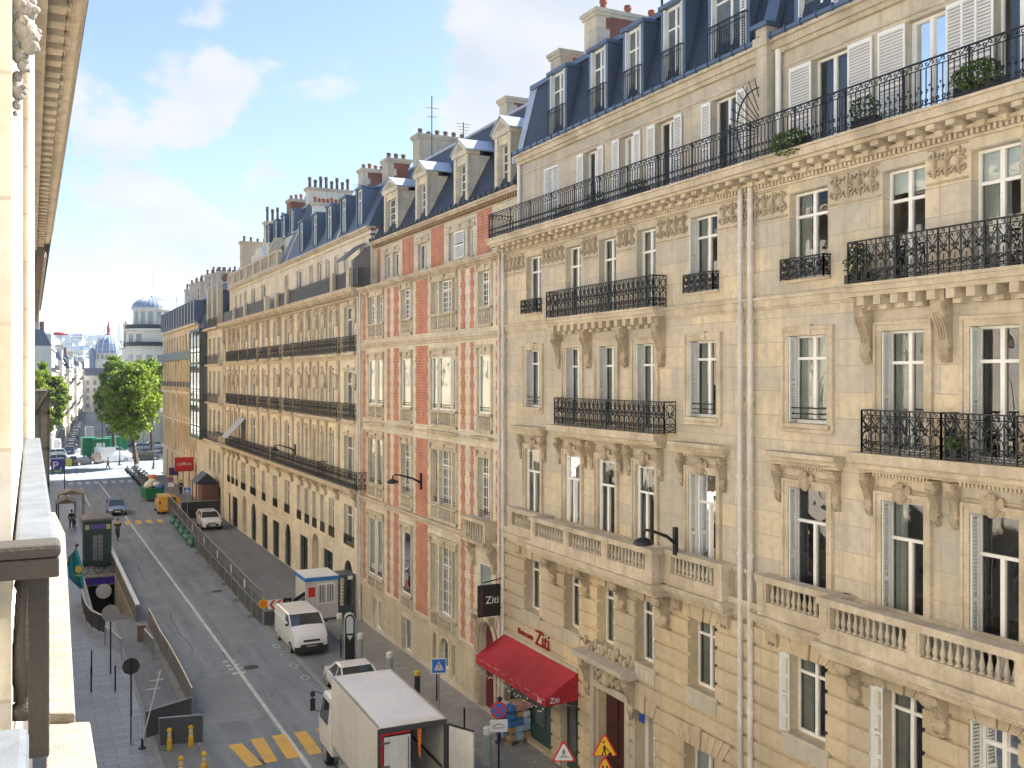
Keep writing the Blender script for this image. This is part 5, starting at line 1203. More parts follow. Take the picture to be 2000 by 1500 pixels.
# ---------------------------------------------------------------- box truck, rear towards the camera
TX0, TX1 = 0, 0
def box_truck():
    rz = R(-1.5); loc = (10.57, 31.1, RZ)
    t = thing('box_truck', 'white box truck stopped on the yellow crossing with its rear doors open', 'truck', loc, rz)
    hw, y0, y1, z0, z1 = 1.09, -3.0, 2.6, 1.05, 3.45
    q = MB(); th = .06
    q.box(-hw, -hw+th, y0, y1, z0, z1); q.box(hw-th, hw, y0, y1, z0, z1); q.box(-hw+th, hw-th, y1-th, y1, z0, z1); q.box(-hw-.01, hw+.01, y0-.0, y1+.01, z1, z1+.05); q.box(-hw+th, hw-th, y0, y1-th, z0, z0+.12)
    o = q.build('cargo_box', mat('white box panel', (.72, .70, .66), .45, noise=((.56, .53, .48), .7), nscale=1.4, streak=.25), t, bevel=.015)
    q = MB()
    for x in (-hw-.012, hw+.001): q.box(x, x+.011, y0+.02, y1-.02, z0+.0, z0+.07)
    for x in (-hw, hw-.03): q.box(x-.012, x+.042, y0+.02, y1-.02, z1+.052, z1+.085)
    q.build('panel_seam', steel, o)
    q = MB(); q.box(-hw+.12, hw-.12, y0+.3, y1-.3, z1+.051, z1+.058); q.build('roof_skin', mat('translucent white roof', (.74, .74, .78), .4, noise=((.62, .62, .66), .6), nscale=1.5), o)
    q = MB()
    for x in (-hw-.02, hw-.07): q.box(x, x+.09, y0-.05, y0-.001, z0-.1, z1+.02)
    q.box(-hw+.07, hw-.07, y0-.05, y0-.002, z1-.13, z1+.03); q.box(-hw+.07, hw-.07, y0-.05, y0-.002, z0-.14, z0); q.build('rear_frame', mat('dark steel frame', (.07, .07, .075), .5, .4), o)
    q = MB(); q.box(-hw+.08, -.07, y0-.03, y0-.005, z1-.20, z1-.13); q.box(-hw+.08, -hw+.15, y0-.03, y0-.005, z0+.02, z1-.20); q.build('red_seal', mat('red rubber seal', (.50, .01, .012), .5), o)
    q = MB(); q.box(-hw+.17, -.09, y0-.09, y0-.052, z0+.02, z1-.24); q.build('rear_door', MATS['white box panel'], t)
    q = MB()
    for z in (1.5, 2.3, 3.02): q.box(-hw+.05, -hw+.34, y0-.115, y0-.091, z, z+.06)
    q.tube([(-.16, y0-.11, z0+.05), (-.16, y0-.11, z1-.3)], .02, 5); q.build('door_hinge', mat('hinge steel', (.16, .16, .17), .5, .5), t)
    q = MB(); q.add([(hw+.06, y0-.06, z0), (hw+.52, y0-.98, z0), (hw+.57, y0-.955, z0), (hw+.12, y0-.04, z0), (hw+.06, y0-.06, z1-.15), (hw+.52, y0-.98, z1-.15), (hw+.57, y0-.955, z1-.15), (hw+.12, y0-.04, z1-.15)], [(0, 1, 5, 4), (1, 2, 6, 5), (2, 3, 7, 6), (4, 5, 6, 7), (3, 0, 4, 7), (0, 3, 2, 1)])
    d2 = q.build('open_door', MATS['white box panel'], t)
    q = MB(); q.tube([(hw+.06, y0-.07, z1-.13), (hw+.54, y0-.99, z1-.13)], .035, 4); q.tube([(hw+.05, y0-.07, z0), (hw+.05, y0-.07, z1-.13)], .035, 4); q.build('door_seal', black, d2)
    q = MB(); q.box(-hw+.07, hw-.07, -.02, .0, z0+.12, z1-.02); q.build('cargo_partition', mat('dark cargo curtain', (.05, .055, .07), .8), t)
    q = MB(); q.prism([(.20, z1-.2), (.34, z1-.2), (.30, 2.4), (.27, 2.35), (.24, 2.5)], 'y', y0+.1, y0+.13); q.build('strap', mat('orange strap', (.75, .18, .03), .7), t)
    q = MB(); q.box(hw-.09, hw-.062, y0+.1, -.1, 1.9, 2.0); q.build('lashing_rail', mat('brown wood rail', (.10, .06, .05), .7), t)
    q = MB(); q.box(-.45, -.33, y0, 4.2, .72, .92); q.box(.33, .45, y0, 4.2, .72, .92)
    for y in (-2.6, -1.2, .3, 1.8): q.box(-1.0, 1.0, y, y+.1, .92, 1.04)
    q.build('chassis', black, t)
    q = MB(); q.box(-1.12, -1.06, -1.2, 1.5, .45, .95); q.box(1.06, 1.12, -1.2, 1.5, .45, .95); q.build('side_guard', steel, t)
    q = MB(); q.box(-1.1, 1.1, y0-.02, y0+.08, .5, .64); q.build('rear_bumper', black, t)
    for k in range(4):
        q = MB(); q.box(-hw-.03, -hw-.013, y0+.8+k*1.4, y0+.88+k*1.4, z0+.10, z0+.15); q.build('side_marker', mat('amber lens', (.7, .25, .02), .3), t)
    q = MB(); q.box(-.26, .26, y0-.035, y0-.021, .52, .62); q.build('number_plate', plate_m, t)
    q = MB(); q.box(-1.08, -.62, .2, 1.0, .5, .98); q.build('fuel_tank', steel, t)
    q = MB(); q.box(-.5, .5, 2.62, 2.76, 2.6, 3.2); q.build('cooling_unit', mat('grey unit', (.3, .3, .31), .6), t)
    # cab
    q = MB(); q.loft([[(-1.05, 2.75, .55), (1.05, 2.75, .55), (1.05, 4.55, .55), (-1.05, 4.55, .55)], [(-1.08, 2.75, 1.5), (1.08, 2.75, 1.5), (1.08, 4.6, 1.5), (-1.08, 4.6, 1.5)], [(-.98, 2.85, 2.55), (.98, 2.85, 2.55), (.98, 4.15, 2.55), (-.98, 4.15, 2.55)]]); cb = q.build('cab', P['white'], t, bevel=.06)
    q = MB(); q.add([(-.95, 4.56, 1.62), (.95, 4.56, 1.62), (.88, 4.25, 2.42), (-.88, 4.25, 2.42)], [(0, 1, 2, 3)])
    for s_ in (-1, 1): q.add([(s_*1.085, 3.2, 1.55), (s_*1.085, 4.4, 1.55), (s_*1.02, 4.1, 2.35), (s_*1.02, 3.2, 2.35)], [(0, 1, 2, 3)])
    q.build('cab_window', carglass, cb)
    for s_ in (-1, 1):
        q = MB(); q.box(s_*1.32-.09, s_*1.32+.09, 4.42, 4.50, 1.75, 2.2); q.box(s_*1.32-.08, s_*1.32+.08, 4.42, 4.50, 2.28, 2.45); q.tube([(s_*1.02, 4.3, 2.4), (s_*1.32, 4.46, 2.5), (s_*1.32, 4.46, 1.8), (s_*1.05, 4.4, 1.7)], .02, 4); q.build('mirror', black, t)
        wheel(t, s_*.92, 3.7, .40, .26); wheel(t, s_*.86, -1.7, .40, .40)
    for s_ in (-1, 1): q = MB(); q.box(s_*.95-.12, s_*.95+.12, y0-.04, y0-.021, .66, .78); q.build('tail_light', lamp_r, t)
    return t
box_truck()
# ---------------------------------------------------------------- junction traffic
v = car('driving_car', 'black hatchback crossing the sunlit junction', 'car', (*G(160, 908, RZ), RZ), R(-50), P['black'], 4.3, 1.8, 1.5)
v = car('small_van', 'small beige three wheeled van behind the black hatchback', 'van', (*G(188, 905, RZ), RZ), R(0), P['beige'], 2.9, 1.5, 1.7, 'van')
v = car('delivery_van', 'white high roofed van at the junction in front of the green container', 'van', (*G(221, 902, RZ), RZ), R(-75), P['white'], 5.6, 2.0, 2.5, 'van')
for k, (x, y, c, lb) in enumerate([(283, 880, 'silver', 'silver car waiting on the cross street behind the tree'), (306, 876, 'white', 'white car furthest right on the cross street'), (285, 899, 'black', 'dark car beside the lamp post on the cross street'), (309, 897, 'grey', 'dark grey car nearest the ochre corner block'),
    (103, 893, 'silver', 'silver car waiting left of the black hatchback'), (104, 905, 'white', 'white car at the left edge of the junction')]):
    car('waiting_car', lb, 'car', (*G(x, y, RZ), RZ), R(-84 if x > 200 else 96), P[c], 4.4, 1.8, 1.5, group='cars on the cross street')
q0 = {}
for c in ('white', 'silver', 'grey', 'black', 'dark blue'):
    q0[c] = car('queued_car', c+' car in the traffic queue up the far street', 'car', (0, 0, -50), R(-3.1), P[c], 4.3, 1.8, 1.5, group='cars queued up the far street')
e3 = (math.sin(R(3.1)), math.cos(R(3.1)))
used = set(); random.seed(11); ORD = 'first second third fourth fifth sixth seventh eighth ninth tenth eleventh twelfth thirteenth fourteenth fifteenth'.split()
def far_pt(off, dist): return (11.0*0+off*e3[1]+dist*e3[0]+0, dist*e3[1]-off*e3[0])
for k in range(15):
    for off in (-4.2, 3.6, 6.4):
        if off > 0 and k < 2: continue
        dist = 196+k*7.4+random.uniform(-.6, .6)+(0 if off < 0 else 2)
        c = random.choice(['white', 'silver', 'grey', 'black', 'dark blue', 'silver']); x, y = far_pt(off, dist)
        lb = f"{c} car {ORD[k]} from the junction in the {'left' if off < 0 else 'middle' if off < 5 else 'right'} lane of the far street"
        if c not in used: o = q0[c]; used.add(c); o.location = (x, y, RZ); o['label'] = lb
        else: copy_tree(q0[c], (x, y, RZ), R(-3.1 if off > 0 else 176.9), lb)
v = car('parked_van', 'white van parked on the left of the far street', 'van', (*far_pt(-6.8, 203), RZ), R(-3), P['white'], 5, 2, 2.4, 'van')
# green containers
gc_ = mat('green container paint', (.01, .20, .08), .5, noise=((.008, .13, .05), .6), nscale=1)
def container(name, label, px, py, w_, d_, h_, rz, m):
    x, y = G(px, py, RZ); t = thing(name, label, 'container', (x, y, RZ), rz)
    q = MB(); q.box(-w_/2, w_/2, -d_/2, d_/2, .15, h_)
    o = q.build('body', m, t, bevel=.06); q = MB()
    for k in range(7): u = -w_/2+.2+k*(w_-.4)/6; q.box(u-.04, u+.04, -d_/2-.05, -d_/2-.001, .2, h_-.1)
    q.box(-w_/2, w_/2, -d_/2-.06, -d_/2-.052, .2, .32); q.build('rib', m, t)
    q = MB(); q.box(-w_/2-.05, w_/2+.05, -d_/2-.05, d_/2+.05, h_, h_+.08); q.build('lid', m, t)
    return t
container('green_container', 'tall green works container at the junction', 173, 893, 2.3, 2.3, 3.4, .1, gc_)
t = container('green_container', 'green works container carrying a pale notice', 197, 893, 3.0, 2.0, 3.2, .1, gc_)
q = MB(); q.box(-.9, .5, -1.12, -1.07, .8, 2.6); q.build('notice', mat('pale notice', (.55, .60, .5), .7), t)
container('green_container', 'low green skip behind the white van', 226, 880, 4, 2, 2.6, .1, gc_)
container('site_cabin', 'pale grey tank on top behind the green container', 174, 882, 1.4, 1.2, 4.6, 0, steel)
# ---------------------------------------------------------------- works enclosure
FC = [(345, 992), (372, 1030), (392, 1060), (413, 1085), (440, 1120), (473, 1157), (505, 1197), (520, 1222)]
fpts = [Vector((*G(x, y, RZ), RZ)) for x, y in [(330, 1005), (348, 1028), (366, 1052), (388, 1080), (412, 1108), (440, 1140), (466, 1172), (492, 1203), (514, 1224)]]
mesh_m = mat('wire mesh', (.16, .18, .18), .5, .5)
for i in range(len(fpts)-1):
    a, b = fpts[i], fpts[i+1]; d = (b-a); L = d.length; ang = math.atan2(d.y, d.x)
    lab = 'fence panel of mesh above grey sheet, ' + ('nearest to the white panel van' if i == 7 else 'first one beside the yellow van' if i == 0 else ('second', 'third', 'fourth', 'fifth', 'sixth', 'seventh')[i-1]+' from the yellow van')
    t = thing('fence_panel', lab, 'fence', tuple(a), ang, 'mesh fence panels round the works')
    q = MB()
    for u in (0, L/2, L-.05): q.box(u, u+.05, -.025, .025, .05, 2.0)
    q.box(0, L, -.026, .024, 1.96, 2.01); q.box(0, L, -.027, .023, .98, 1.03); q.build('frame', steel, t)
    q = MB(); q.box(.05, L-.05, -.012, .012, .08, .98); q.build('sheet', gpan, t)
    q = MB(); n = int(L/.16)
    for k in range(1, n): q.tube([(k*L/n, 0, 1.0), (k*L/n, 0, 1.97)], .006, 3)
    for k in range(1, 6): q.tube([(0, 0, 1+k*.165), (L, 0, 1+k*.165)], .006, 3)
    q.build('wire_mesh', mesh_m, t)
    q = MB(); q.box(-.3, .3, -.32, .14, 0, .12); q.build('foot', kerb, t)
    if i in (2, 3, 4, 5, 6):
        q = MB(); q.box(L*.5-.2, L*.5+.2, -.04, -.03, 1.25, 1.75); q.build('notice', mat('white notice', (.75, .75, .76), .6), t)
c0_, c1_ = Vector((fpts[-1].x, fpts[-1].y, 0)), Vector((14.3, fpts[-1].y+.9, 0))
t = thing('fence_panel', 'dark end panel of the works fence behind the white panel van', 'fence', (fpts[-1].x, fpts[-1].y, RZ), math.atan2(-.15, 2.4), 'mesh fence panels round the works')
q = MB(); q.box(.05, 2.1, -.03, .03, .08, .85); q.build('sheet', gpan, t); q = MB(); q.box(0, 2.1, -.04, .04, .85, .90); q.box(0, .05, -.04, .04, 0, 2.2); q.build('frame', steel, t)
def board(name, label, cat, px, py, w_, h_, z, rz, m, group=None):
    x, y = G(px, py, 0); t = thing(name, label, cat, (x, y, z), rz, group)
    q = MB(); q.box(-w_/2, w_/2, -.02, .02, 0, h_); o = q.build('board', m, t); return t
fy = fpts[-1].y
def sboard(name, label, cat, x, y, w_, h_, z, rz, m):
    t = thing(name, label, cat, (x, y, z), rz); q = MB(); q.box(-w_/2, w_/2, -.02, .02, 0, h_); q.build('board', m, t); return t
wsign = mat('white sign face', (.78, .78, .78), .5); rsign = mat('red sign paint', (.62, .02, .02), .5); bsign = mat('blue sign paint', (.02, .16, .55), .5); ysign = mat('yellow sign paint', (.85, .50, .02), .5); osign = mat('orange sign paint', (.85, .22, .01), .5); ksign = mat('black sign face', (.012, .012, .014), .5)
s_ = sboard('chevron_sign', 'red and white chevron board on the end of the works fence', 'sign', fpts[-1].x+.62, fy-.2, .80, .52, .86, -.05, wsign)
q = MB()
for k in (0, 1, ):
    u = -.18+k*.38; q.prism([(u-.14, .26), (u+.05, .51), (u+.20, .51), (u+.01, .26), (u+.20, .01), (u+.05, .01)], 'y', -.028, -.021)
q.build('chevron', rsign, s_)
s_ = thing('round_sign', 'round yellow warning disc beside the chevron board', 'sign', (fpts[-1].x-.02, fy-.15, .82), .1)
q = MB(); q.lathe((0, 0, .38), [(.27, -.01), (.27, .01)], 20, 'y'); q.build('disc', ysign, s_); q = MB(); q.lathe((0, -.015, .38), [(.19, -.004), (.19, .004)], 20, 'y'); q.build('disc_centre', osign, s_)
s_ = sboard('information_board', 'small black notice board between the chevrons and the tilted banner', 'sign', fpts[-1].x+1.32, fy-.25, .46, .66, .76, -.05, ksign)
for k in range(3): text(('SITE', 'PUBLIC', 'INTERDIT')[k] if False else '------', .10, wsign, s_, 'small_print', frameM((0, -.025, .5-.14*k), (1, 0, 0), (0, 0, 1)))
t = thing('banner', 'tilted black banner lettered in white beside the security cabin', 'banner', (fpts[-1].x+2.02, fy-.42, .80), -.04)
q = MB(); q.add([(-.42, -.02, -.05), (.45, -.02, -.05), (.45, -.02, 1.05), (-.42, -.02, .55), (-.42, .02, -.05), (.45, .02, -.05), (.45, .02, 1.05), (-.42, .02, .55)], [(0, 1, 2, 3), (7, 6, 5, 4), (0, 4, 5, 1), (1, 5, 6, 2), (2, 6, 7, 3), (3, 7, 4, 0)]); q.build('cloth', ksign, t)
text('tetris', .31, wsign, t, 'lettering', frameM((.02, -.03, .50), (1, 0, .5), (-.5, 0, 1)))
q = MB(); q.tube([(.43, 0, -.9), (.43, 0, 1.1)], .02, 5); q.build('post', steel, t)
# security cabin
cx0, cx1, cy0, cy1 = 14.05, 15.95, 54.95, 57.3
CB = thing('security_cabin', 'small white site cabin with a blue roof band beside the turnstile', 'cabin', (cx0, cy0, 0), world=True)
cabm = mat('off white cabin panel', (.60, .59, .56), .6, noise=((.5, .49, .46), .5), nscale=1.2, streak=.2)
q = MB(); q.box(cx0, cx1, cy0, cy1, .12, 2.3); q.build('wall', cabm, CB)
q = MB(); q.box(cx0-.05, cx1+.05, cy0-.05, cy1+.05, 2.3, 2.5); q.build('roof_band', mat('blue fascia', (.03, .20, .55), .4), CB)
q = MB(); q.box(cx0-.02, cx1+.02, cy0-.02, cy1+.02, 2.5, 2.55); q.build('roof', white, CB)
q = MB(); q.box(cx0+.16, cx0+.54, cy0-.03, cy0-.003, 1.4, 1.95); q.build('notice', rsign, CB)
q = MB(); q.box(cx0+.66, cx0+1.72, cy0-.04, cy0-.002, .95, 2.15); o = q.build('window', white, CB)
q = MB(); q.box(cx0+.74, cx0+1.14, cy0-.055, cy0-.041, 1.05, 2.05); q.box(cx0+1.24, cx0+1.64, cy0-.055, cy0-.041, 1.05, 2.05); q.build('pane', glass_d, o)
q = MB()
for k in range(4):
    for b_ in (.78, 1.28): q.box(cx0+b_+.1*k, cx0+b_+.03+.1*k, cy0-.075, cy0-.056, 1.03, 2.07)
q.build('bars', white, o)
q = MB(); q.box(cx0+.02, cx1-.02, cy0+.02, cy1-.02, 0, .12); q.build('base', gpan, CB)
TS = thing('turnstile_gate', 'grey full height turnstile gate beside the cabin', 'gate', (cx1+.1, cy0, 0), world=True)
q = MB(); a, b = cx1+.05, 16.95; y = cy0
tm = mat('blue grey steel', (.10, .125, .14), .5, .4)
for x in (a, (a+b)/2-.15, b-.08): q.box(x, x+.08, y, y+.08, 0, 2.35); q.box(x, x+.08, y+1.3, y+1.38, 0, 2.35)
q.box(a, b, y-.003, y+1.385, 2.35, 2.5); q.box(a, b, y-.003, y+1.385, .0, .12); q.box(a+.082, b-.082, y+.02, y+.06, .12, .7)
q.build('frame', tm, TS)
q = MB()
for k in range(7): q.tube([(a+.08, y+.7, .85+.22*k), (a+.42, y+.7, .85+.22*k)], .014, 4)
for k in range(3): q.tube([(a+.12+.12*k, y+.7, .3), (a+.12+.12*k, y+.7, 2.3)], .012, 4)
q.build('grille', white, TS)
q = MB(); cxx = b-.45; q.tube([(cxx, y+.6, .1), (cxx, y+.6, 2.35)], .05, 6)
for k in range(10):
    z = .35+.2*k
    for f in range(3): q.tube([(cxx, y+.6, z), (cxx+.42*math.cos(f*2.1+.3), y+.6+.42*math.sin(f*2.1+.3), z)], .02, 4)
q.build('rotor', tm, TS); q = MB(); q.box(b-.42, b-.14, y-.02, y-.004, 2.2, 2.42); q.build('notice', wsign, TS)
# charging point and bollards
ch = thing('charging_totem', 'tall rounded black and pale charging totem on the pavement', 'charging station', (*G(683, 1287, 0), 0), R(-14))
q = MB(); pr = [(-.26, 0), (.26, 0), (.26, 2.0)]+[(.26*math.cos(t), 2.0+.26*math.sin(t)) for t in [math.pi*k/8 for k in range(1, 8)]]+[(-.26, 2.0)]
q.prism(pr, 'y', -.12, .28); q.build('casing', mat('pale grey casing', (.45, .47, .42), .5), ch)
q = MB(); q.prism([(a*.92, z*.98+.02) for a, z in pr], 'y', -.14, -.121); f_ = q.build('front', ksign, ch)
q = MB(); q.prism([(a*.66, 1.25+(z-1.0)*.72 if z > 1 else 1.3) for a, z in pr], 'y', -.150, -.141); q.prism([(-.15, 1.2), (.15, 1.2), (.0, .95)], 'y', -.15, -.141); q.build('panel', mat('pale screen print', (.55, .6, .64), .4), f_)
def post(label, px, py, r, h_, m, top, name='bollard', cat='bollard', group=None):
    t = thing(name, label, cat, (*G(px, py, 0), 0), 0, group)
    q = MB(); q.lathe((0, 0, 0), [(r*1.1, 0), (r*1.1, .05), (r, .06), (r, h_*.8)], 12); q.build('post', m, t)
    q = MB(); q.lathe((0, 0, 0), [(r*1.02, h_*.8), (r*1.02, h_*.97), (r*.6, h_)], 12); q.build('cap', top, t); return t
pg_ = mat('pale green plastic', (.38, .42, .38), .5, noise=((.25, .33, .29), .6), nscale=5); wp = mat('white plastic', (.72, .70, .66), .5)
for lb, x, y in (('charging post left of the tall totem', 663, 1247), ('charging post right of the tall totem', 703, 1290), ('charging post standing beyond the truck roof', 761, 1330), ('charging post beside the open truck door', 952, 1492)):
    post(lb, x, y, .15, 1.35, pg_, wp, 'charging_post', 'charging station', 'pale green charging posts')
post('yellow and black short post behind the truck', 815, 1358, .13, 1.1, black, mat('yellow cap', (.70, .45, .02), .5))
for lb, x, y in (('thin black post left of the totem', 666, 1285), ('thin black post at the far kerb', 853, 1368), ('thin black post behind the open truck door', 907, 1440)):
    post(lb, x, y, .035, 1.15, iron, iron, 'thin_bollard', 'bollard', 'thin black posts')
for lb, x, y in (('thin black post nearest the facade on the left pavement', 179, 1318), ('thin black post in the middle of the left pavement', 178, 1352), ('thin black post beside the left kerb', 225, 1350)):
    post(lb, x, y, .035, 1.15, iron, iron, 'thin_bollard', 'bollard', 'thin black posts')
yb = mat('yellow plastic', (.78, .47, .02), .45)
for lb, x, y in (('yellow marker post left in front of the grey board', 331, 1464), ('yellow marker post right in front of the grey board', 373, 1457), ('yellow marker post low at the frame edge on the left', 353, 1522), ('yellow marker post low at the frame edge on the right', 398, 1513)):
    t = thing('marker_post', lb, 'marker post', (*G(x, y, 0), 0), 0, 'yellow marker posts on the island')
    q = MB(); q.lathe((0, 0, 0), [(.10, 0), (.10, .36), (.075, .39)], 12); q.lathe((0, 0, 0), [(.08, .66), (.098, .70), (.098, .74), (.06, .80)], 12); q.lathe((0, 0, 0), [(.078, .46), (.078, .52)], 12); q.build('post', yb, t)
    q = MB(); q.lathe((0, 0, 0), [(.075, .391), (.072, .459)], 12); q.lathe((0, 0, 0), [(.072, .521), (.072, .659)], 12); q.build('reflector_band', mat('cream band', (.72, .62, .45), .5), t)
# ---------------------------------------------------------------- traffic signs
def pole(t, h_, m=steel, r=.035): q = MB(); q.tube([(0, 0, 0), (0, 0, h_)], r, 8); return q.build('pole', m, t)
def face(t, z, shape, r, m, y=-.05, th=.01, name='sign_face'):
    q = MB()
    if shape == 'c': q.lathe((0, y, z), [(r, -th), (r, th)], 24, 'y')
    if shape == 's': q.prism([(-r, z-r), (r, z-r), (r, z+r), (-r, z+r)], 'y', y-th, y+th)
    if shape == 't': q.prism([(-r, z-r*.62), (-r*.94, z-r*.72), (r*.94, z-r*.72), (r, z-r*.62), (r*.08, z+r*1.05), (-r*.08, z+r*1.05)], 'y', y-th, y+th)
    return q.build(name, m, t)
def walker(t, z, s, m, y, zebra=True, name='pictogram'):
    q = MB(); q.lathe((0, y, z+s*.42), [(s*.10, -.003), (s*.10, .003)], 10, 'y')
    for pl in ([(-.09, .3), (.09, .3), (.07, -.05), (-.07, -.05)], [(-.07, -.05), (.02, -.05), (-.22, -.5), (-.32, -.5)], [(-.02, -.05), (.07, -.05), (.32, -.5), (.22, -.5)], [(.05, .28), (.1, .28), (.30, .0), (.25, -.03)], [(-.1, .28), (-.05, .28), (-.25, -.03), (-.3, .0)]):
        q.prism([(a*s, z+b*s) for a, b in pl], 'y', y-.003, y+.003)
    if zebra:
        for k in range(5): u = -.6+.27*k; q.prism([(u*s, z-.62*s), ((u+.16)*s, z-.62*s), ((u+.2)*s, z-.5*s), ((u+.04)*s, z-.5*s)], 'y', y-.003, y+.003)
    return q.build(name, m, t)
def s3(label, px, py, ptop, size, build, dz=0, rz=R(-20), polem=steel):
    x, y = G(px, py, dz); d = (x*ST+y*CT); zt = H-(ptop-HY)*d/FP
    t = thing('traffic_sign', label, 'sign', (x, y, dz), rz); build(t, zt-dz, size); pole(t, zt-dz, polem); return t
def blue_sq(t, z, r): face(t, z-r, 's', r, wsign, -.045); face(t, z-r, 's', r*.88, bsign, -.062); face(t, z-r-.03, 't', r*.62, wsign, -.080); walker(t, z-r+.02, r*.75, ksign, -.10)
s3('blue square pedestrian crossing sign on a white pole', 857, 1404, 1285, .31, blue_sq)
s3('small blue pedestrian crossing sign by the far end of the works fence', 366, 1015, 951, .36, blue_sq)
def nopark(t, z, r):
    face(t, z-r, 'c', r, rsign, -.045); face(t, z-r, 'c', r*.80, bsign, -.062)
    q = MB()
    for a in (R(45), R(135)): c, s__ = math.cos(a), math.sin(a); q.prism([(c*u*r*.78-s__*v*r*.09, z-r+s__*u*r*.78+c*v*r*.09) for u, v in ((-1, -1), (1, -1), (1, 1), (-1, 1))], 'y', -.083-.004*(a > 1), -.073)
    q.build('red_bar', rsign, t)
    q = MB(); q.box(-r*1.05, r*1.05, -.05, -.035, z-3.6*r, z-2.1*r); q.build('sub_panel', wsign, t)
def towaway(t, z, r):
    nopark(t, z, r)
    q = MB(); q.tube([(-.2, -.056, z-3.1*r), (-.2, -.056, z-2.85*r), (0, -.056, z-2.6*r), (.2, -.056, z-2.85*r), (.2, -.056, z-3.1*r), (-.2, -.056, z-3.1*r)], .012, 4); q.build('tow_symbol', ksign, t)
s3('round blue and red no stopping sign above a white tow panel', 974, 1500, 1370, .30, towaway, polem=iron)
s3('small round no parking sign on the far right pavement', 334, 965, 931, .34, nopark)
def tri_ped(t, z, r): face(t, z-r*1.05, 't', r, rsign, -.045); face(t, z-r*1.08, 't', r*.78, wsign, -.062); walker(t, z-r*1.0, r*.62, ksign, -.08)
s3('red bordered triangular pedestrian sign at the lower right', 1101, 1620, 1446, .36, tri_ped, rz=R(-26))
def tri_work(t, z, r):
    face(t, z-r*1.05, 't', r, rsign, -.045); face(t, z-r*1.08, 't', r*.84, ysign, -.062)
    q = MB(); q.lathe((-.04, -.08, z-r*.62), [(r*.09, -.003), (r*.09, .003)], 10, 'y')
    for pl in ([(-.15, .15), (.02, .22), (.05, -.2), (-.12, -.2)], [(-.12, -.2), (-.02, -.2), (-.2, -.62), (-.32, -.62)], [(-.04, -.2), (.05, -.2), (.14, -.62), (.04, -.62)], [(0, .15), (.35, -.28), (.3, -.32), (-.05, .1)], [(.2, -.62), (.62, -.62), (.5, -.38), (.36, -.34)]): q.prism([(a*r, z-r*1.08+b*r) for a, b in pl], 'y', -.083, -.077)
    q.build('pictogram', ksign, t)
def tri_narrow(t, z, r):
    tri_work(t, z, r); face(t, z-r*1.05-r*1.85, 't', r, rsign, -.045); face(t, z-r*1.08-r*1.85, 't', r*.84, ysign, -.062)
    q = MB(); q.box(-.09, -.04, -.083, -.077, z-r*3.4, z-r*2.5); q.box(.04, .09, -.083, -.077, z-r*3.4, z-r*2.5); q.build('narrowing_symbol', ksign, t)
s3('orange roadworks triangle above a second orange triangle', 1181, 1640, 1433, .37, tri_narrow, rz=R(-26))
def backdisc(t, z, r): face(t, z-r, 'c', r, steel if False else mat('grey sign back', (.36, .34, .31), .5, .3), .05)
s3('grey back of a round sign beside the metro stairs', 216, 1316, 1181, .40, backdisc, polem=iron, rz=R(180))
def octa(t, z, r):
    q = MB(); q.lathe((0, -.05, z-r), [(r, -.012), (r, .012)], 8, 'y'); q.build('sign_face', mat('dark brown sign back', (.035, .032, .03), .7), t)
s3('dark back of a round sign on a tall black pole', 256, 1454, 1285, .33, octa, polem=iron, rz=R(180))
t = thing('leaning_pole', 'pale pole leaning over the left kerb', 'pole', (*G(278, 1462, 0), 0)); q = MB(); e = AT(313, 1313, 44); e = Vector((G(313, 1313, 1.6)[0], G(313, 1313, 1.6)[1], 1.6)); b_ = Vector(t.location)
x, y = G(278, 1462, 0); tt = AT(313, 1310, (x*ST+y*CT)-.2); q.tube([(0, 0, .3), tuple(tt-b_)], .03, 6); q.build('rod', wp, t); q = MB(); q.lathe((0, 0, 0), [(.14, 0), (.14, .04), (.05, .06), (.04, .4)], 10); q.build('foot', black, t)
# grey boards and crowd barriers on the left
def barrier(label, p0, p1, h_=1.05, mesh=True, sheet_=None, name='crowd_barrier', group='crowd barriers on the left island'):
    a, b = Vector(p0), Vector(p1); d = b-a; L = d.length; t = thing(name, label, 'barrier', (a.x, a.y, 0), math.atan2(d.y, d.x), group)
    q = MB(); q.tube([(0, 0, 0), (0, 0, h_), (L, 0, h_), (L, 0, 0)], .035, 6); q.tube([(0, 0, .15), (L, 0, .15)], .018, 5)
    q.tube([(.15, -.3, 0), (.15, .3, 0)], .02, 4); q.tube([(L-.15, -.3, 0), (L-.15, .3, 0)], .02, 4); q.build('frame', steel, t)
    if sheet_: q = MB(); q.box(.03, L-.03, -.015, .015, .12, h_-.03); q.build('sheet', sheet_, t)
    else:
        q = MB()
        for k in range(1, int(L/.13)): q.tube([(k*.13, 0, .15), (k*.13, 0, h_)], .009, 3)
        q.build('bars', steel, t)
    return t
g_ = lambda x, y: (*G(x, y, 0), 0)
barrier('grey sheeted board standing in front, nearest the yellow posts', g_(311, 1462), g_(397, 1455), 1.15, sheet_=gpan, name='works_board', group='grey works boards')
barrier('grey sheeted board just behind the front board', g_(284, 1448), g_(375, 1418), 1.15, sheet_=gpan, name='works_board', group='grey works boards')
barrier('black crowd barrier beside the tall black pole', g_(257, 1455), g_(284, 1447))
BP = [(376, 1397), (352, 1345), (330, 1302), (312, 1272), (300, 1246), (290, 1226)]
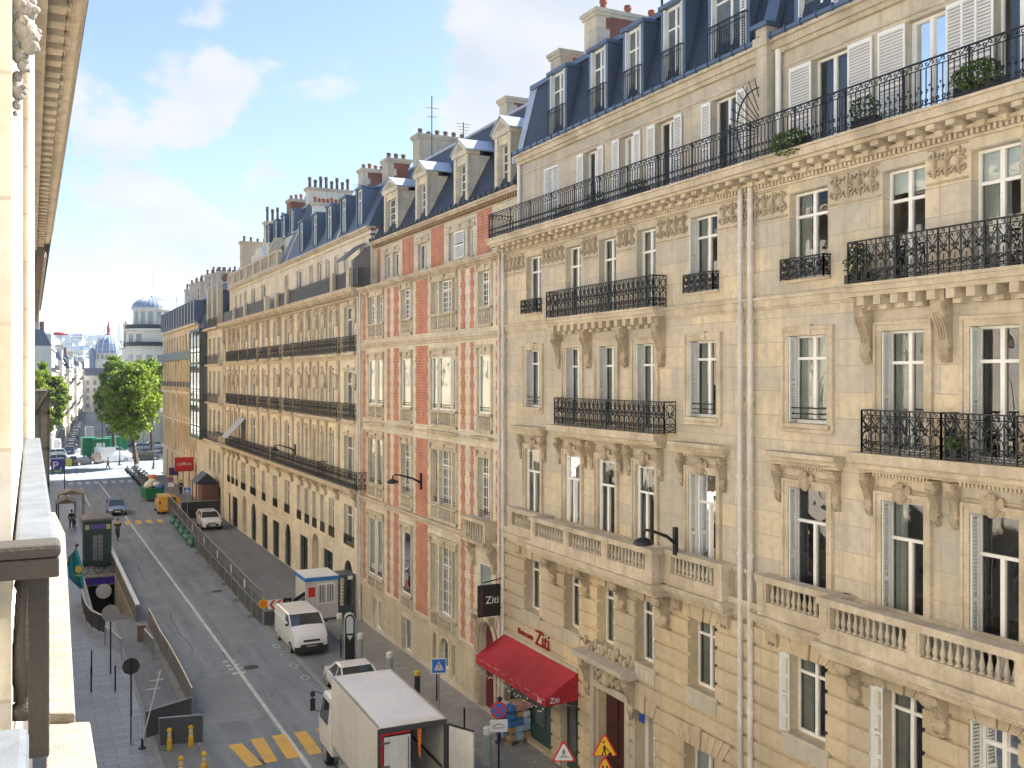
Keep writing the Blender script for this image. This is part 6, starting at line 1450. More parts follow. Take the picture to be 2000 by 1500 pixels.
for k in range(5): barrier(('crowd barrier with grey sheet along the road, nearest the grey boards', 'second sheeted crowd barrier along the road from the grey boards', 'middle sheeted crowd barrier along the road', 'sheeted crowd barrier along the road next to the stair wall end', 'sheeted crowd barrier touching the white topped stair wall')[k], g_(*BP[k]), g_(*BP[k+1]), 1.1, sheet_=mat('grey mesh sheet', (.20, .195, .185), .8, noise=((.13, .13, .12), .6), nscale=2), name='crowd_barrier')
barrier('bare crowd barrier stored across the island by the stairs', g_(282, 1268), g_(300, 1290)); barrier('bare crowd barrier on the pavement edge next to the grey sign back', g_(205, 1262), g_(238, 1290)); 
t = thing('utility_box', 'small tan utility box beside the bare barrier', 'box', g_(276, 1252)); q = MB(); q.box(-.2, .2, -.15, .15, 0, .8); q.box(-.23, .23, -.18, .18, .8, .86); q.build('cabinet', mat('tan steel', (.22, .18, .12), .7), t)
# ---------------------------------------------------------------- metro stairs and lift kiosk
MS = thing('metro_entrance', 'sunken metro stairway with a purple lintel and curved railing', 'metro entrance', (4.3, 60.5, 0), world=True)
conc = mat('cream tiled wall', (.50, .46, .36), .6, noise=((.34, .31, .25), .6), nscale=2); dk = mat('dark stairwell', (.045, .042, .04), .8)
q = MB()
q.box(HX1, HX1+.1, HY0, HY1, -6.0, .02); q.build('right_wall', conc, MS)
q = MB(); q.box(HX0-.1, HX0, HY0, HY1, -6, .02); q.build('left_wall', conc, MS)
q = MB(); q.box(HX0, HX1, HY1, HY1+3, -.75, -.13); q.build('deck_beam', stone_g, MS)
q = MB(); q.box(HX0, HX1, HY1-.02, HY1-.0, -.70, -.18); q.build('purple_band', mat('purple enamel', (.06, .03, .35), .4), MS)
q = MB(); q.box(HX0-.02, HX1+.12, HY1-.06, HY1+.06, -.13, .02); q.build('pale_edge', stone_g, MS)
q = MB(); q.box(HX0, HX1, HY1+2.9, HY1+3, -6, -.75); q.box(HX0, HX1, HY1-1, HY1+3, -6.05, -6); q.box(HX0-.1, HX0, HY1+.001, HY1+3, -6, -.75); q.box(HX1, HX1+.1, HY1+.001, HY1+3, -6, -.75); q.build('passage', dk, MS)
q = MB(); n = 26
for k in range(n): y = HY0+1.2+k*.40; q.box(HX0, HX1, y, y+.40, -.2-.19*k-.6, -.02-.19*(k+1))
q.box(HX0, HX1, HY0, HY0+1.2, -.8, -.01); q.build('steps', mat('worn granite steps', (.15, .15, .145), .8, noise=((.09, .09, .09), .6)), MS)
q = MB(); q.lathe((4.62, HY1-.2, -1.15), [(.52, -.02), (.52, .03), (.40, .05)], 20, 'y'); q.build('mirror', mat('white disc', (.75, .76, .78), .3), MS)
q = MB(); q.box(HX1+.02, HX1+.16, HY0-1.2, HY1+8, 0, .95); q.build('parapet', mat('grey stone parapet', (.25, .24, .22), .85, noise=((.14, .14, .13), .7), nscale=2), MS)
q = MB(); q.box(HX1-.0, HX1+.24, HY0-1.3, HY1+8.1, .95, 1.03); q.build('parapet_coping', mat('pale coping', (.62, .63, .64), .5), MS)
q = MB(); pts = [G(x, y, 1.0) for x, y in ((160, 1150), (163, 1165), (168, 1180), (178, 1191), (192, 1199), (205, 1203))]
q.tube([(a, b, 1.0) for a, b in pts], .05, 6); q.build('curved_handrail', mat('pale handrail', (.60, .61, .63), .4, .2), MS)
q = MB()
for i in range(len(pts)-1): q.quad((*pts[i], .1), (*pts[i+1], .1), (*pts[i+1], .9), (*pts[i], .9))
for p in pts: q.tube([(*p, 0), (*p, 1)], .03, 4)
q.build('curved_wall', mat('dark sheet wall', (.07, .065, .065), .6), MS)
q = MB(); railing(q, (HX0-.1, HY1+.1), (HX1, HY1+.1), 0, 1.05, 'plain'); q.build('end_railing', iron, MS)
KX, KY = 4.45, 78.2
K = thing('lift_kiosk', 'dark green square lift kiosk behind the metro stairs', 'kiosk', (KX, KY, 0), world=True)
gk = mat('bottle green metal', (.035, .065, .065), .5, noise=((.02, .045, .045), .5))
q = MB(); q.box(KX-.95, KX+.95, KY, KY+2.2, 0, 3.35); q.build('body', gk, K)
q = MB(); q.box(KX-1.08, KX+1.08, KY-.15, KY+2.35, 3.35, 3.5); q.loft([[(KX-1.08, KY-.15, 3.5), (KX+1.08, KY-.15, 3.5), (KX+1.08, KY+2.35, 3.5), (KX-1.08, KY+2.35, 3.5)], [(KX-.2, KY+.8, 3.8), (KX+.2, KY+.8, 3.8), (KX+.2, KY+1.4, 3.8), (KX-.2, KY+1.4, 3.8)]]); q.build('roof', mat('weathered kiosk roof', (.20, .19, .18), .7, noise=((.12, .11, .10), .6)), K)
q = MB(); q.box(KX-.5, KX+.5, KY-.03, KY-.003, 2.75, 3.05); q.build('name_band', mat('violet band', (.12, .10, .42), .4), K)
for s_ in (-.72, .72): q = MB(); q.box(KX+s_-.15, KX+s_+.15, KY-.03, KY-.003, 2.7, 3.05); q.build('yellow_panel', mat('pale yellow panel', (.50, .47, .25), .5), K)
q = MB(); q.box(KX-.36, KX+.36, KY-.02, KY-.002, .35, 2.3); q.build('glass_door', glass_far, K)
q = MB(); 
for x in (-.38, -.02, .34): q.box(KX+x, KX+x+.04, KY-.035, KY-.021, .35, 2.3)
for k in range(7): q.box(KX-.34, KX+.34, KY-.034, KY-.022, .35+.32*k, .38+.32*k)
q.build('door_bars', gk, K)
# bicycles behind the railing
def bike(label, x, y, rz):
    t = thing('bicycle', label, 'bicycle', (x, y, 0), rz, 'bicycles parked behind the stair railing')
    for yy in (-.52, .52):
        q = MB(); q.tube([(0, yy+.33*math.cos(a), .34+.33*math.sin(a)) for a in [2*PI*k/16 for k in range(17)]], .02, 4, cap=False)
        for k in range(6): q.tube([(0, yy, .34), (0, yy+.32*math.cos(k*PI/3), .34+.32*math.sin(k*PI/3))], .004, 3)
        q.build('wheel', rubber, t)
    q = MB()
    for pl in ([(-.52, .34), (-.05, .32), (.42, .80), (-.18, .78), (-.05, .32)], [(-.52, .34), (-.18, .78)], [(.52, .34), (.40, .92)]): q.tube([(0, a, b) for a, b in pl], .018, 4)
    q.build('frame', black, t)
    q = MB(); q.tube([(-.26, .34, .98), (0, .42, .94), (.26, .34, .98)], .016, 4); q.build('handlebar', black, t); q = MB(); q.ball((0, -.2, .88), (.08, .14, .04), 8, 5); q.build('saddle', black, t)
bike('bicycle leaning on the left of the stair railing', 3.9, HY1+.6, PI/2); bike('bicycle leaning on the right of the stair railing', 4.85, HY1+.55, -PI/2+.1)

gb = mat('green plastic barrier', (.03, .16, .12), .5, noise=((.02, .10, .08), .6), nscale=3)
for k in range(5):
    x, y = G(340+9*k, 1022+11*k, RZ); t = thing('plastic_barrier', ('green plastic barrier block nearest the yellow van', 'second green plastic barrier block from the yellow van', 'middle green plastic barrier block in the row', 'fourth green plastic barrier block from the yellow van', 'green plastic barrier block farthest from the yellow van')[k], 'barrier', (x-.1, y, RZ), R(92), 'green barrier blocks')
    q = MB(); q.loft([[(-1, -.22, 0), (1, -.22, 0), (1, .22, 0), (-1, .22, 0)], [(-1, -.2, .3), (1, -.2, .3), (1, .2, .3), (-1, .2, .3)], [(-.96, -.09, .5), (.96, -.09, .5), (.96, .09, .5), (-.96, .09, .5)], [(-.96, -.08, .82), (.96, -.08, .82), (.96, .08, .82), (-.96, .08, .82)]]); q.build('block', gb, t)
t = thing('works_screen', 'dark screen panel closing the works area behind the white compact crossover', 'fence', (13.2, 99.6, 0), R(2))
q = MB(); q.box(0, 3.7, -.03, .03, .1, 1.7); q.build('sheet', mat('near black sheet', (.03, .035, .035), .5), t); q = MB(); q.box(-.05, 3.75, -.035, .035, 1.7, 1.76); q.box(-.05, 0, -.035, .035, 0, 1.7); q.box(3.7, 3.75, -.035, .035, 0, 1.7); q.build('frame', steel, t)
# ---------------------------------------------------------------- restaurant awning, signs, wall lamps
aw0, aw1 = YF(1133.5, D), 37.1
AW = thing('awning', 'long red canvas awning lettered Ziti over the restaurant front', 'awning', (D, 34, 3.3), world=True)
yA, yB = aw0, 34.95; zt, zf, pj = 3.76, 3.02, 1.30
q = MB(); n, mr_ = 44, 10
def awp(i, j):
    u, v = i/n, j/mr_; y = yA+(yB-yA)*u; sag = -.10*math.sin(v*PI)*(1+.35*math.sin(u*PI*5))-.018*math.sin(u*40+v*3)*v-.012*math.sin(u*17-v*6)
    return (D-.08-pj*v, y, zt+(zf-zt)*v+sag)
for i in range(n):
    for j in range(mr_): q.quad(awp(i, j), awp(i+1, j), awp(i+1, j+1), awp(i, j+1))
q.build('canvas', red_c, AW)
q = MB()
for i in range(n):
    a, b = yA+(yB-yA)*i/n, yA+(yB-yA)*(i+1)/n; w0, w1 = .02*math.sin(i*1.3), .02*math.sin((i+1)*1.3); q.quad((D-.08-pj, a, zf), (D-.08-pj, b, zf), (D-.09-pj+w1, b, zf-.26), (D-.09-pj+w0, a, zf-.26))
q; q.build('front_valance', red_c, AW)
for y in (yA, yB):
    q = MB(); q.prism([(D-.08, zt), (D-.08, zt-.95), (D-.08-pj, zf-.26), (D-.08-pj, zf)], 'y', y-.004, y+.004); q.build('side_panel', red_c, AW)
q = MB(); q.box(D-.16, D-.045, yA-.05, yB+.0, zt, zt+.14); q.build('cassette', stone_g, AW)
q = MB(); q.tube([(D-.06-pj, yA, zf-.04), (D-.06-pj, yB, zf-.04)], .025, 6); q.tube([(D, yA+.1, zf-.5), (D-.08-pj, yA+.1, zf-.05)], .02, 5); q.tube([(D, yB-.1, zf-.5), (D-.08-pj, yB-.1, zf-.05)], .02, 5); q.build('frame', steel, AW)
text('Ziti', .27, wsign, AW, 'lettering', frameM((D-1.02, yA-.012, 2.93), (1, 0, 0), (0, 0, 1)))
text('Ziti', .22, wsign, AW, 'lettering', frameM((D-.08-pj-.04, yA+.35, zf-.13), (0, -1, 0), (0, 0, 1)))
SG_ = thing('wall_lettering', 'dark red raised shop letters on the stone above the awning', 'sign', (D-.05, 33.2, 5.2), world=True)
rl_ = mat('dark red letters', (.28, .01, .02), .5)
text('Ziti', .80, rl_, SG_, 'lettering', frameM((D-.10, YF(1064), 4.22), (0, -1, 0), (0, 0, 1)), .03)
text('Ristorante', .30, rl_, SG_, 'lettering', frameM((D-.10, YF(1031), 4.16), (0, -1, 0), (0, 0, 1)), .03)
ZS = thing('hanging_sign', 'square black sign reading Ziti projecting from the stone wall', 'sign', (D, 35.3, 5.5), world=True)
yz = 35.3; xa, xb = D-1.12, D-.16; z0, z1 = 4.42, 5.68
q = MB(); q.box(xa, xb, yz-.06, yz+.06, z0, z1); q.build('board', ksign, ZS)
text('Ziti', .42, wsign, ZS, 'lettering', frameM((xb-.36, yz-.07, (z0+z1)/2+.02), (1, 0, 0), (0, 0, 1)))
q = MB(); q.box(xb-.6, xb-.1, yz-.066, yz-.061, z1-.5, z1-.48); q.box(xb-.55, xb-.15, yz-.066, yz-.061, z0+.42, z0+.44); q.box(xa+.04, xa+.2, yz-.064, yz-.061, z0+.1, z1-.1); q.build('printed_lines', mat('dark red print', (.07, .03, .03), .6), ZS)
q = MB(); q.tube([(D, yz, z1+.22), (xa+.2, yz, z1+.1)], .025, 5); q.tube([(D, yz, z0+.3), (xb, yz, z0+.3)], .025, 5); q.tube([(D, yz, z1-.2), (xb, yz, z1-.2)], .025, 5); q.build('bracket', iron, ZS)
gl_ = thing('string_lights', 'string of small white bulbs under the red awning edge', 'lights', (D-1.9, 30, 3.1), world=True)
q = MB()
for k in range(34): t_ = k/33; q.ball((D-.15-pj+.04, yA+.1+(yB-yA-.2)*t_, zf-.34-.18*abs(math.sin(k*.9))), .028, 5, 4)
q.build('bulb', mat('white bulb', (.8, .8, .75), .3), gl_, kind='stuff')
q = MB(); q.tube([(D-.15-pj+.04, yA+.1+(yB-yA-.2)*k/20, zf-.30) for k in range(21)], .008, 3); q.build('cable', black, gl_)
def wall_lamp(label, X, y, z, out=1.5):
    t = thing('wall_lamp', label, 'street lamp', (X, y, z), world=True, group='curved arm lamps fixed to the facades')
    q = MB(); q.box(X-.1, X, y-.07, y+.07, z-.45, z+.35); q.build('mounting_plate', iron, t)
    q = MB(); q.tube([(X-.05, y, z-.12), (X-out*.3, y, z+.10), (X-out*.75, y, z+.30), (X-out*.93, y, z+.34), (X-out, y, z+.24), (X-out, y, z+.12)], [.055, .05, .04, .035, .035, .04], 6); q.build('arm', iron, t)
    q = MB(); q.lathe((X-out, y, z), [(.05, .14), (.16, .10), (.27, .03), (.30, -.04), (.26, -.07)], 14); s = q.build('shade', iron, t); q = MB(); q.lathe((X-out, y, z), [(.22, -.075), (.15, -.11), (.02, -.13)], 12); q.build('diffuser', mat('frosted lens', (.45, .47, .45), .3), s)
wall_lamp('curved black lamp in front of the stone balustrade above the restaurant', D-.42, YF(1322, D-.42), ZF(1318, 1052, D-.42), 1.15)
wall_lamp('curved black lamp on the red brick strip of the brick house', D, YF(824), ZF(824, 938))
wall_lamp('curved black lamp above the long iron balcony of the long pale block', D, YF(577.5), ZF(577, 877))
rs = thing('hanging_sign', 'red rectangular shop sign projecting from the ochre block', 'sign', (D, 116, 6.4), world=True)
ys = YF(382); z_ = ZF(382, 905); q = MB(); q.box(D-2.3, D-.2, ys-.1, ys+.1, z_-.8, z_+.75); q.build('board', mat('red sign board', (.50, .02, .02), .5), rs); text('boutique' if False else 'coiffure', .5, wsign, rs, 'lettering', frameM((D-1.25, ys-.12, z_), (1, 0, 0), (0, 0, 1)))
q = MB(); q.box(D-.2, D, ys-.04, ys+.04, z_+.3, z_+.4); q.build('bracket', iron, rs)
rs = thing('hanging_sign', 'small dark violet sign beside the red shop sign', 'sign', (D, 118, 5.5), world=True); q = MB(); q.box(D-2.6, D-1.6, ys+2.4, ys+2.5, z_-1.5, z_-.6); q.build('board', mat('violet board', (.05, .03, .15), .5), rs); q = MB(); q.box(D-1.6, D, ys+2.43, ys+2.47, z_-1.1, z_-1.0); q.build('bracket', iron, rs)
aw = thing('window_awning', 'grey drop awning tilted out over the long iron balcony', 'awning', (D, 88, 9), world=True)
ya_, yb_ = YF(482), YF(470); q = MB(); q.add([(D-.1, ya_, 10.3), (D-.1, yb_, 10.3), (D-1.7, yb_, 8.6), (D-1.7, ya_, 8.6), (D-.12, ya_, 10.34), (D-.12, yb_, 10.34), (D-1.72, yb_, 8.64), (D-1.72, ya_, 8.64)], [(0, 1, 2, 3), (4, 5, 6, 7), (0, 3, 7, 4), (1, 2, 6, 5), (3, 2, 6, 7)]); q.build('canvas', mat('grey canvas', (.40, .42, .48), .7), aw); q = MB(); q.tube([(D, ya_, 8.7), (D-1.7, ya_, 8.6)], .02); q.build('arm', steel, aw)
pb_ = thing('canvas_box', 'dark canvas hood on the balcony corner between brick house and pale block', 'awning', (D, 54.6, 19.4), world=True)
q = MB(); q.prism([(D-.5, 19.2), (D-.5, 20.7), (X5, 21.6), (X5+.3, 19.2)], 'y', 54.1, 54.4); q.prism([(D-1.0, 20.75), (D+.2, 21.75), (D+.2, 21.65), (D-1.0, 20.65)], 'y', 54.1, 56.0); q.build('hood', mat('grey cement panel', (.22, .21, .20), .8, noise=((.14, .13, .12), .7)), pb_)
# fan shaped spiked grille on the long balcony
fg = thing('fan_grille', 'semicircular spiked iron fan dividing the long top balcony', 'grille', (D-.66, 20.30, 19.5), world=True)
q = MB(); cx_, cz_ = D5-.08, 20.55
for k in range(12):
    a = R(88+k*10.5); q.tube([(cx_+.05*math.cos(a), 20.3, cz_+.05*math.sin(a)), (cx_+1.25*math.cos(a), 20.3, cz_+1.45*math.sin(a))], .012, 4)
q.tube([(cx_+1.0*math.cos(R(a)), 20.3, cz_+1.2*math.sin(R(a))) for a in range(84, 216, 10)], .022, 4)
q.tube([(D-.66, 20.3, 19.5), (D-.66, 20.3, 20.6)], .03, 4); q.tube([(cx_, 20.3, 19.5), (cx_, 20.3, 21.75)], .025, 4); q.build('bars', iron, fg)
# ---------------------------------------------------------------- plants
def leafmat(name, c1, c2, tl=.3):
    m = bpy.data.materials.new(name); m.use_nodes = True; t = m.node_tree; n = t.nodes; l = t.links; b = n['Principled BSDF']
    g = n.new('ShaderNodeNewGeometry'); nz = n.new('ShaderNodeTexNoise'); nz.inputs['Scale'].default_value = .9; nz.inputs['Detail'].default_value = 5; l.new(g.outputs['Position'], nz.inputs['Vector'])
    mx = n.new('ShaderNodeMix'); mx.data_type = 'RGBA'; mx.inputs[6].default_value = (*c1, 1); mx.inputs[7].default_value = (*c2, 1)
    ad = n.new('ShaderNodeMath'); ad.operation = 'ADD'; l.new(nz.outputs[0], ad.inputs[0]); ml = n.new('ShaderNodeMath'); ml.operation = 'MULTIPLY_ADD'; ml.inputs[1].default_value = .5; ml.inputs[2].default_value = -.25; l.new(g.outputs['Random Per Island'], ml.inputs[0]); l.new(ml.outputs[0], ad.inputs[1])
    mr = n.new('ShaderNodeMapRange'); mr.inputs[1].default_value = .25; mr.inputs[2].default_value = .75; l.new(ad.outputs[0], mr.inputs[0]); l.new(mr.outputs[0], mx.inputs[0]); l.new(mx.outputs[2], b.inputs['Base Color']); b.inputs['Roughness'].default_value = .6
    tb = n.new('ShaderNodeBsdfTranslucent'); l.new(mx.outputs[2], tb.inputs[0]); ms = n.new('ShaderNodeMixShader'); ms.inputs[0].default_value = tl; l.new(b.outputs[0], ms.inputs[1]); l.new(tb.outputs[0], ms.inputs[2]); l.new(ms.outputs[0], n['Material Output'].inputs[0])
    MATS[name] = m; return m
leaf = leafmat('plane tree leaves', (.075, .14, .012), (.32, .42, .045), .45); leaf_p = leafmat('balcony leaves', (.03, .06, .015), (.10, .17, .035))
bark = mat('tree bark', (.11, .085, .06), .9, noise=((.05, .04, .03), .7), nscale=3)
def leaves(q, c, rad, n, s, rnd):
    for _ in range(n):
        while True:
            v = Vector((rnd.uniform(-1, 1), rnd.uniform(-1, 1), rnd.uniform(-1, 1)))
            if .05 < v.length < 1: break
        v = v.normalized()*(v.length**.5); p = Vector((c[0]+v.x*rad[0], c[1]+v.y*rad[1], c[2]+v.z*rad[2]))
        a = Vector((rnd.gauss(0, 1), rnd.gauss(0, 1), rnd.gauss(0, .6))).normalized(); b = a.cross(Vector((rnd.gauss(0, 1), rnd.gauss(0, 1), rnd.gauss(0, 1)))).normalized(); k = s*rnd.uniform(.6, 1.3)
        q.add([p-a*k, p-b*k*.55, p+a*k, p+b*k*.55], [(0, 1, 2, 3)])
def tree(label, x, y, htrunk, crown, n=90, per=120, leafs=.30, seed=1, tr=.32):
    """crown = (cx,cy,cz,rx,ry,rz)"""
    rnd = random.Random(seed); t = thing('plane_tree', label, 'tree', (x, y, 0), world=True)
    cx, cy, cz, rx, ry, rz_ = crown; q = MB(); top = Vector((cx, cy, cz+rz_*.4)); base = Vector((x, y, -.1))
    q.tube([base, base.lerp(Vector((cx, cy, htrunk)), .5)+Vector((.1, 0, 0)), Vector((cx, cy, htrunk)), Vector((cx+.2, cy, cz)), top], [tr*1.25, tr, tr*.85, tr*.5, .06], 9)
    cl = []
    for i in range(n):
        v = Vector((rnd.gauss(0, 1), rnd.gauss(0, 1), rnd.gauss(0, 1))).normalized()*rnd.uniform(.35, 1)**.5
        w2 = 1-.25*max(0, v.z)
        cl.append(Vector((cx+v.x*rx*.86*w2, cy+v.y*ry*.86*w2, cz+v.z*rz_*.88)))
    for i in range(40):
        c = cl[i]; s = Vector((cx, cy, htrunk+(cz-htrunk)*rnd.uniform(0, 1.0))); m = s.lerp(c, .5)+Vector((0, 0, .5)); q.tube([s, m, c], [tr*.35, tr*.2, .03], 5)
    q.build('trunk', bark, t)
    q = MB()
    for c in cl:
        r_ = rnd.uniform(.55, 1.15)*min(rx, rz_)*.185; leaves(q, c, (r_*1.2, r_*1.2, r_*.85), per, leafs, rnd)
    q.build('crown', leaf, t); return t
tx, ty = G(268, 912, 0); d_ = tx*ST+ty*CT
c_ = AT(256, 780, d_); tree('large bright green plane tree in front of the ochre corner block', tx, ty, 5.0, (c_.x, c_.y, c_.z, 4.9, 4.9, 6.9), 230, 80, .25, 3)
c_ = AT(222, 770, 166); tree('second plane tree half hidden behind the large bright one', c_.x, c_.y, 4, (c_.x, c_.y, c_.z+.2, 3.4, 3.4, 7.2), 150, 80, .27, 5)
c_ = AT(296, 745, 166); tree('plane tree behind the bright one on the right', c_.x, c_.y, 4, (c_.x, c_.y, c_.z, 3.8, 3.8, 5.0), 80, 110, .27, 8)
c_ = AT(92, 776, 150); tree('bright green plane tree on the left beside the dark bay', c_.x, c_.y, 4, (c_.x, c_.y, c_.z, 3.4, 3.6, 6.4), 110, 120, .27, 9)
c_ = AT(60, 790, 128); tree('nearer plane tree at the far left, mostly hidden by the facade', c_.x, c_.y, 4, (c_.x, c_.y, c_.z, 3, 3, 6), 60, 110, .27, 12)
def planter(label, px0, px1, X, z, h_, over=.2, drop=.0, n=420, seed=1):
    rnd = random.Random(seed); a, b = YF(px1, X), YF(px0, X); t = thing('balcony_plant', label, 'plant', (X, (a+b)/2, z), world=True, group='plants on the balconies')
    q = MB(); q.box(X-.1, X+.14, a, b, z, z+.22); q.build('planter_box', black, t)
    q = MB(); leaves(q, (X-.05, (a+b)/2, z+.25+h_*.4-drop), (.22+over, (b-a)*.55, h_*.6+drop*.5), n, .045, rnd); q.build('foliage', leaf_p, t)
XR = D-.55
planter('leafy box on the top balcony near the right frame edge', 1868, 1955, XR, 19.5, .42, .05, .05, 900, 1)
planter('trailing plant hanging over the top balcony beside the fan grille', 1520, 1578, XR, 19.5, .35, .2, .25, 700, 2)
planter('dark shrub in the middle of the nearest top balcony', 1668, 1715, XR+.1, 19.52, .5, .0, 0, 300, 3)
planter('low plant left on the second block top balcony', 1225, 1262, XR+.1, 19.52, .25, 0, 0, 160, 4)
planter('low plant by the far end of the second block top balcony', 1085, 1112, XR+.1, 19.52, .22, 0, 0, 140, 6)
planter('small plant in front of the second block third top window', 1150, 1180, XR+.1, 19.52, .3, 0, 0, 150, 8)
planter('potted shrub behind the scrolled balcony of the nearest block', 1655, 1700, D-.3, 16.1, .55, 0, 0, 260, 10)
planter('green potted plant on the nearest block third floor balcony', 1858, 1880, D-.3, 12.32, .25, 0, 0, 160, 12)
planter('dark plants on the balcony of the narrow ornate house', 418, 434, D-.5, 8.3, .8, 0, 0, 200, 14)
# ---------------------------------------------------------------- small street things
def figure(name, label, loc, rz, top, legs, pose='walk', held=None, hairc=(.03, .02, .015)):
    t = thing(name, label, 'person', loc, rz)
    s = {'walk': [(-.10, .24), (.10, -.26)], 'stand': [(-.02, 0), (.02, .04)]}.get(pose, [(-.1, .2), (.1, -.2)])
    V = [(0, 0, .95), (0, .0, 1.15), (0, .01, 1.38), (0, .02, 1.50), (0, .03, 1.60), (0, .04, 1.72)]; Rr = [.135, .125, .15, .055, .085, .075]; E = [(0, 1), (1, 2), (2, 3), (3, 4), (4, 5)]
    def ch(st, pts, rs):
        k = st
        for p, r_ in zip(pts, rs): V.append(p); Rr.append(r_); E.append((k, len(V)-1)); k = len(V)-1
    if pose == 'ride':
        for sg, f in ((-1, .1), (1, -.1)): ch(0, [(sg*.10, 0, .92), (sg*.12, .38, .72+f), (sg*.11, .12, .32+f), (sg*.11, .27, .28+f)], [.10, .075, .05, .045])
        for sg in (-1, 1): ch(2, [(sg*.19, .02, 1.36), (sg*.24, .22, 1.18), (sg*.22, .46, 1.08), (sg*.21, .53, 1.07)], [.07, .05, .038, .035])
    else:
        for (sg, dy), xx in zip(s, (-1, 1)): ch(0, [(xx*.10, 0, .88), (xx*.10, dy*.5+.06, .50), (xx*.10, dy, .09), (xx*.10, dy+.15, .04)], [.10, .07, .045, .04])
        for sg in (-1, 1): ch(2, [(sg*.19, 0, 1.38), (sg*.25, -.05*sg, 1.12), (sg*.25, .10*sg+.05, .90), (sg*.25, .13*sg+.06, .80)], [.07, .05, .038, .035])
    def skin(nm, vs, rs, es, m):
        me = bpy.data.meshes.new(nm); me.from_pydata(vs, es, []); o = bpy.data.objects.new(nm, me); C.objects.link(o); o.parent = t
        md = o.modifiers.new('skin', 'SKIN'); md.use_smooth_shade = True; o.modifiers.new('sub', 'SUBSURF').levels = 1; o.modifiers['sub'].render_levels = 1
        if not me.skin_vertices: return o
        for i, r_ in enumerate(rs): me.skin_vertices[0].data[i].radius = (r_, r_)
        me.skin_vertices[0].data[0].use_root = True; me.materials.append(m); return o
    skin('body', V, Rr, E, mat('skin', (.50, .32, .23), .6))
    idx = {k: i for i, k in enumerate([0, 1, 2]+list(range(14, len(V))))}
    arms = [i for i in range(14, len(V)) if (i-14) % 4 != 3]
    tv = [0, 1, 2]+arms; mp_ = {v: i for i, v in enumerate(tv)}
    skin('jacket', [V[i] for i in tv], [Rr[i]+.022 for i in tv], [(mp_[a], mp_[b]) for a, b in E if a in mp_ and b in mp_], top)
    tv = [0]+[i for i in range(6, 14)]; mp_ = {v: i for i, v in enumerate(tv)}
    skin('trousers', [V[i] for i in tv], [Rr[i]+.014 for i in tv], [(mp_[a], mp_[b]) for a, b in E if a in mp_ and b in mp_], legs)
    q = MB(); q.ball((0, .01, 1.70), (.098, .105, .10), 10, 7); q.build('hair', mat('dark hair', hairc, .7), t)
    return t
jk = mat('dark navy cloth', (.02, .022, .035), .85); jb = mat('black cloth', (.014, .014, .016), .85); jn = mat('blue jeans', (.05, .08, .15), .85); jr = mat('brown trousers', (.09, .05, .045), .85); jg = mat('teal cloth', (.06, .12, .11), .85)
figure('person', 'walking person in a dark jacket with a bag on the left pavement', (*G(140, 1033, 0), 0), R(10), jk, jr)
q = thing('hand_bag', 'dark bag carried by the person walking on the left pavement', 'bag', (*G(140, 1033, 0), 0), R(10)); m_ = MB(); m_.box(.2, .32, 0, .3, .42, .74); m_.tube([(.26, .02, .74), (.26, .14, .86), (.26, .28, .74)], .012, 4); m_.build('bag_body', jb, q, bevel=.03)
cyx, cyy = G(230, 1056, RZ)
figure('person', 'cyclist in a black jacket riding up the road', (cyx, cyy, RZ+.12), 0, jb, jg, 'ride')
t = thing('ridden_bicycle', 'bicycle under the cyclist in the black jacket', 'bicycle', (cyx, cyy+.2, RZ))
for yy in (-.52, .52):
    q = MB(); q.tube([(0, yy+.34*math.cos(a), .35+.34*math.sin(a)) for a in [2*PI*k/16 for k in range(17)]], .022, 4, cap=False); q.build('wheel', rubber, t)
q = MB()
for pl in ([(-.52, .34), (-.05, .32), (.42, .84), (-.22, .84), (-.05, .32)], [(-.52, .34), (-.22, .90)], [(.52, .34), (.38, 1.05)]): q.tube([(0, a, b) for a, b in pl], .02, 4)
q.build('frame', black, t); q = MB(); q.tube([(-.28, .36, 1.05), (.28, .36, 1.05)], .018, 4); q.build('handlebar', black, t)
figure('person', 'person in black standing on the far right pavement by the small canopy', (*G(353, 966, 0), 0), R(160), jb, jb, 'walk')
figure('person', 'person crossing at the junction in front of the white high roofed van', (*G(211, 916, RZ), RZ), R(80), mat('olive cloth', (.12, .13, .06), .85), jb)
figure('person', 'person walking on the far crossing towards the traffic queue', (*G(149, 884, RZ), RZ), R(20), jb, jk)
px_, py_ = G(975, 1458, 0)
figure('person', 'person in navy trousers half hidden by the white tow panel', (px_+.15, py_+.25, 0), R(70), jk, jn, 'stand')
# pallet of wrapped boxes
pl_ = (*G(1006, 1445, 0), 0); t = thing('wrapped_pallet', 'pallet of blue and white wrapped goods by the restaurant door', 'pallet', pl_, R(8))
q = MB()
for k in range(5): q.box(-.55, .55, -.42+.18*k, -.30+.18*k, .11, .14)
for x in (-.5, 0, .42): q.box(x, x+.09, -.42, .42, 0, .11)
q.build('pallet_base', mat('raw pallet wood', (.32, .23, .13), .85), t)
rnd = random.Random(4); cols_ = [mat('blue carton', (.06, .20, .50), .5), mat('white carton', (.70, .70, .72), .5), mat('pale blue carton', (.35, .50, .65), .5), mat('tan carton', (.42, .30, .17), .7), mat('pinkish carton', (.55, .30, .28), .6)]
for L_ in range(5):
    for i in range(3):
        for j in range(2):
            q = MB(); x = -.5+.34*i; y = -.40+.42*j; q.box(x+rnd.uniform(-.06, .08), x+rnd.uniform(.26, .36), y+rnd.uniform(-.04, .06), y+rnd.uniform(.33, .42), .145+.27*L_, .145+.27*(L_+rnd.uniform(.7, 1))-.004); q.build('carton', rnd.choice(cols_), t, bevel=.02)
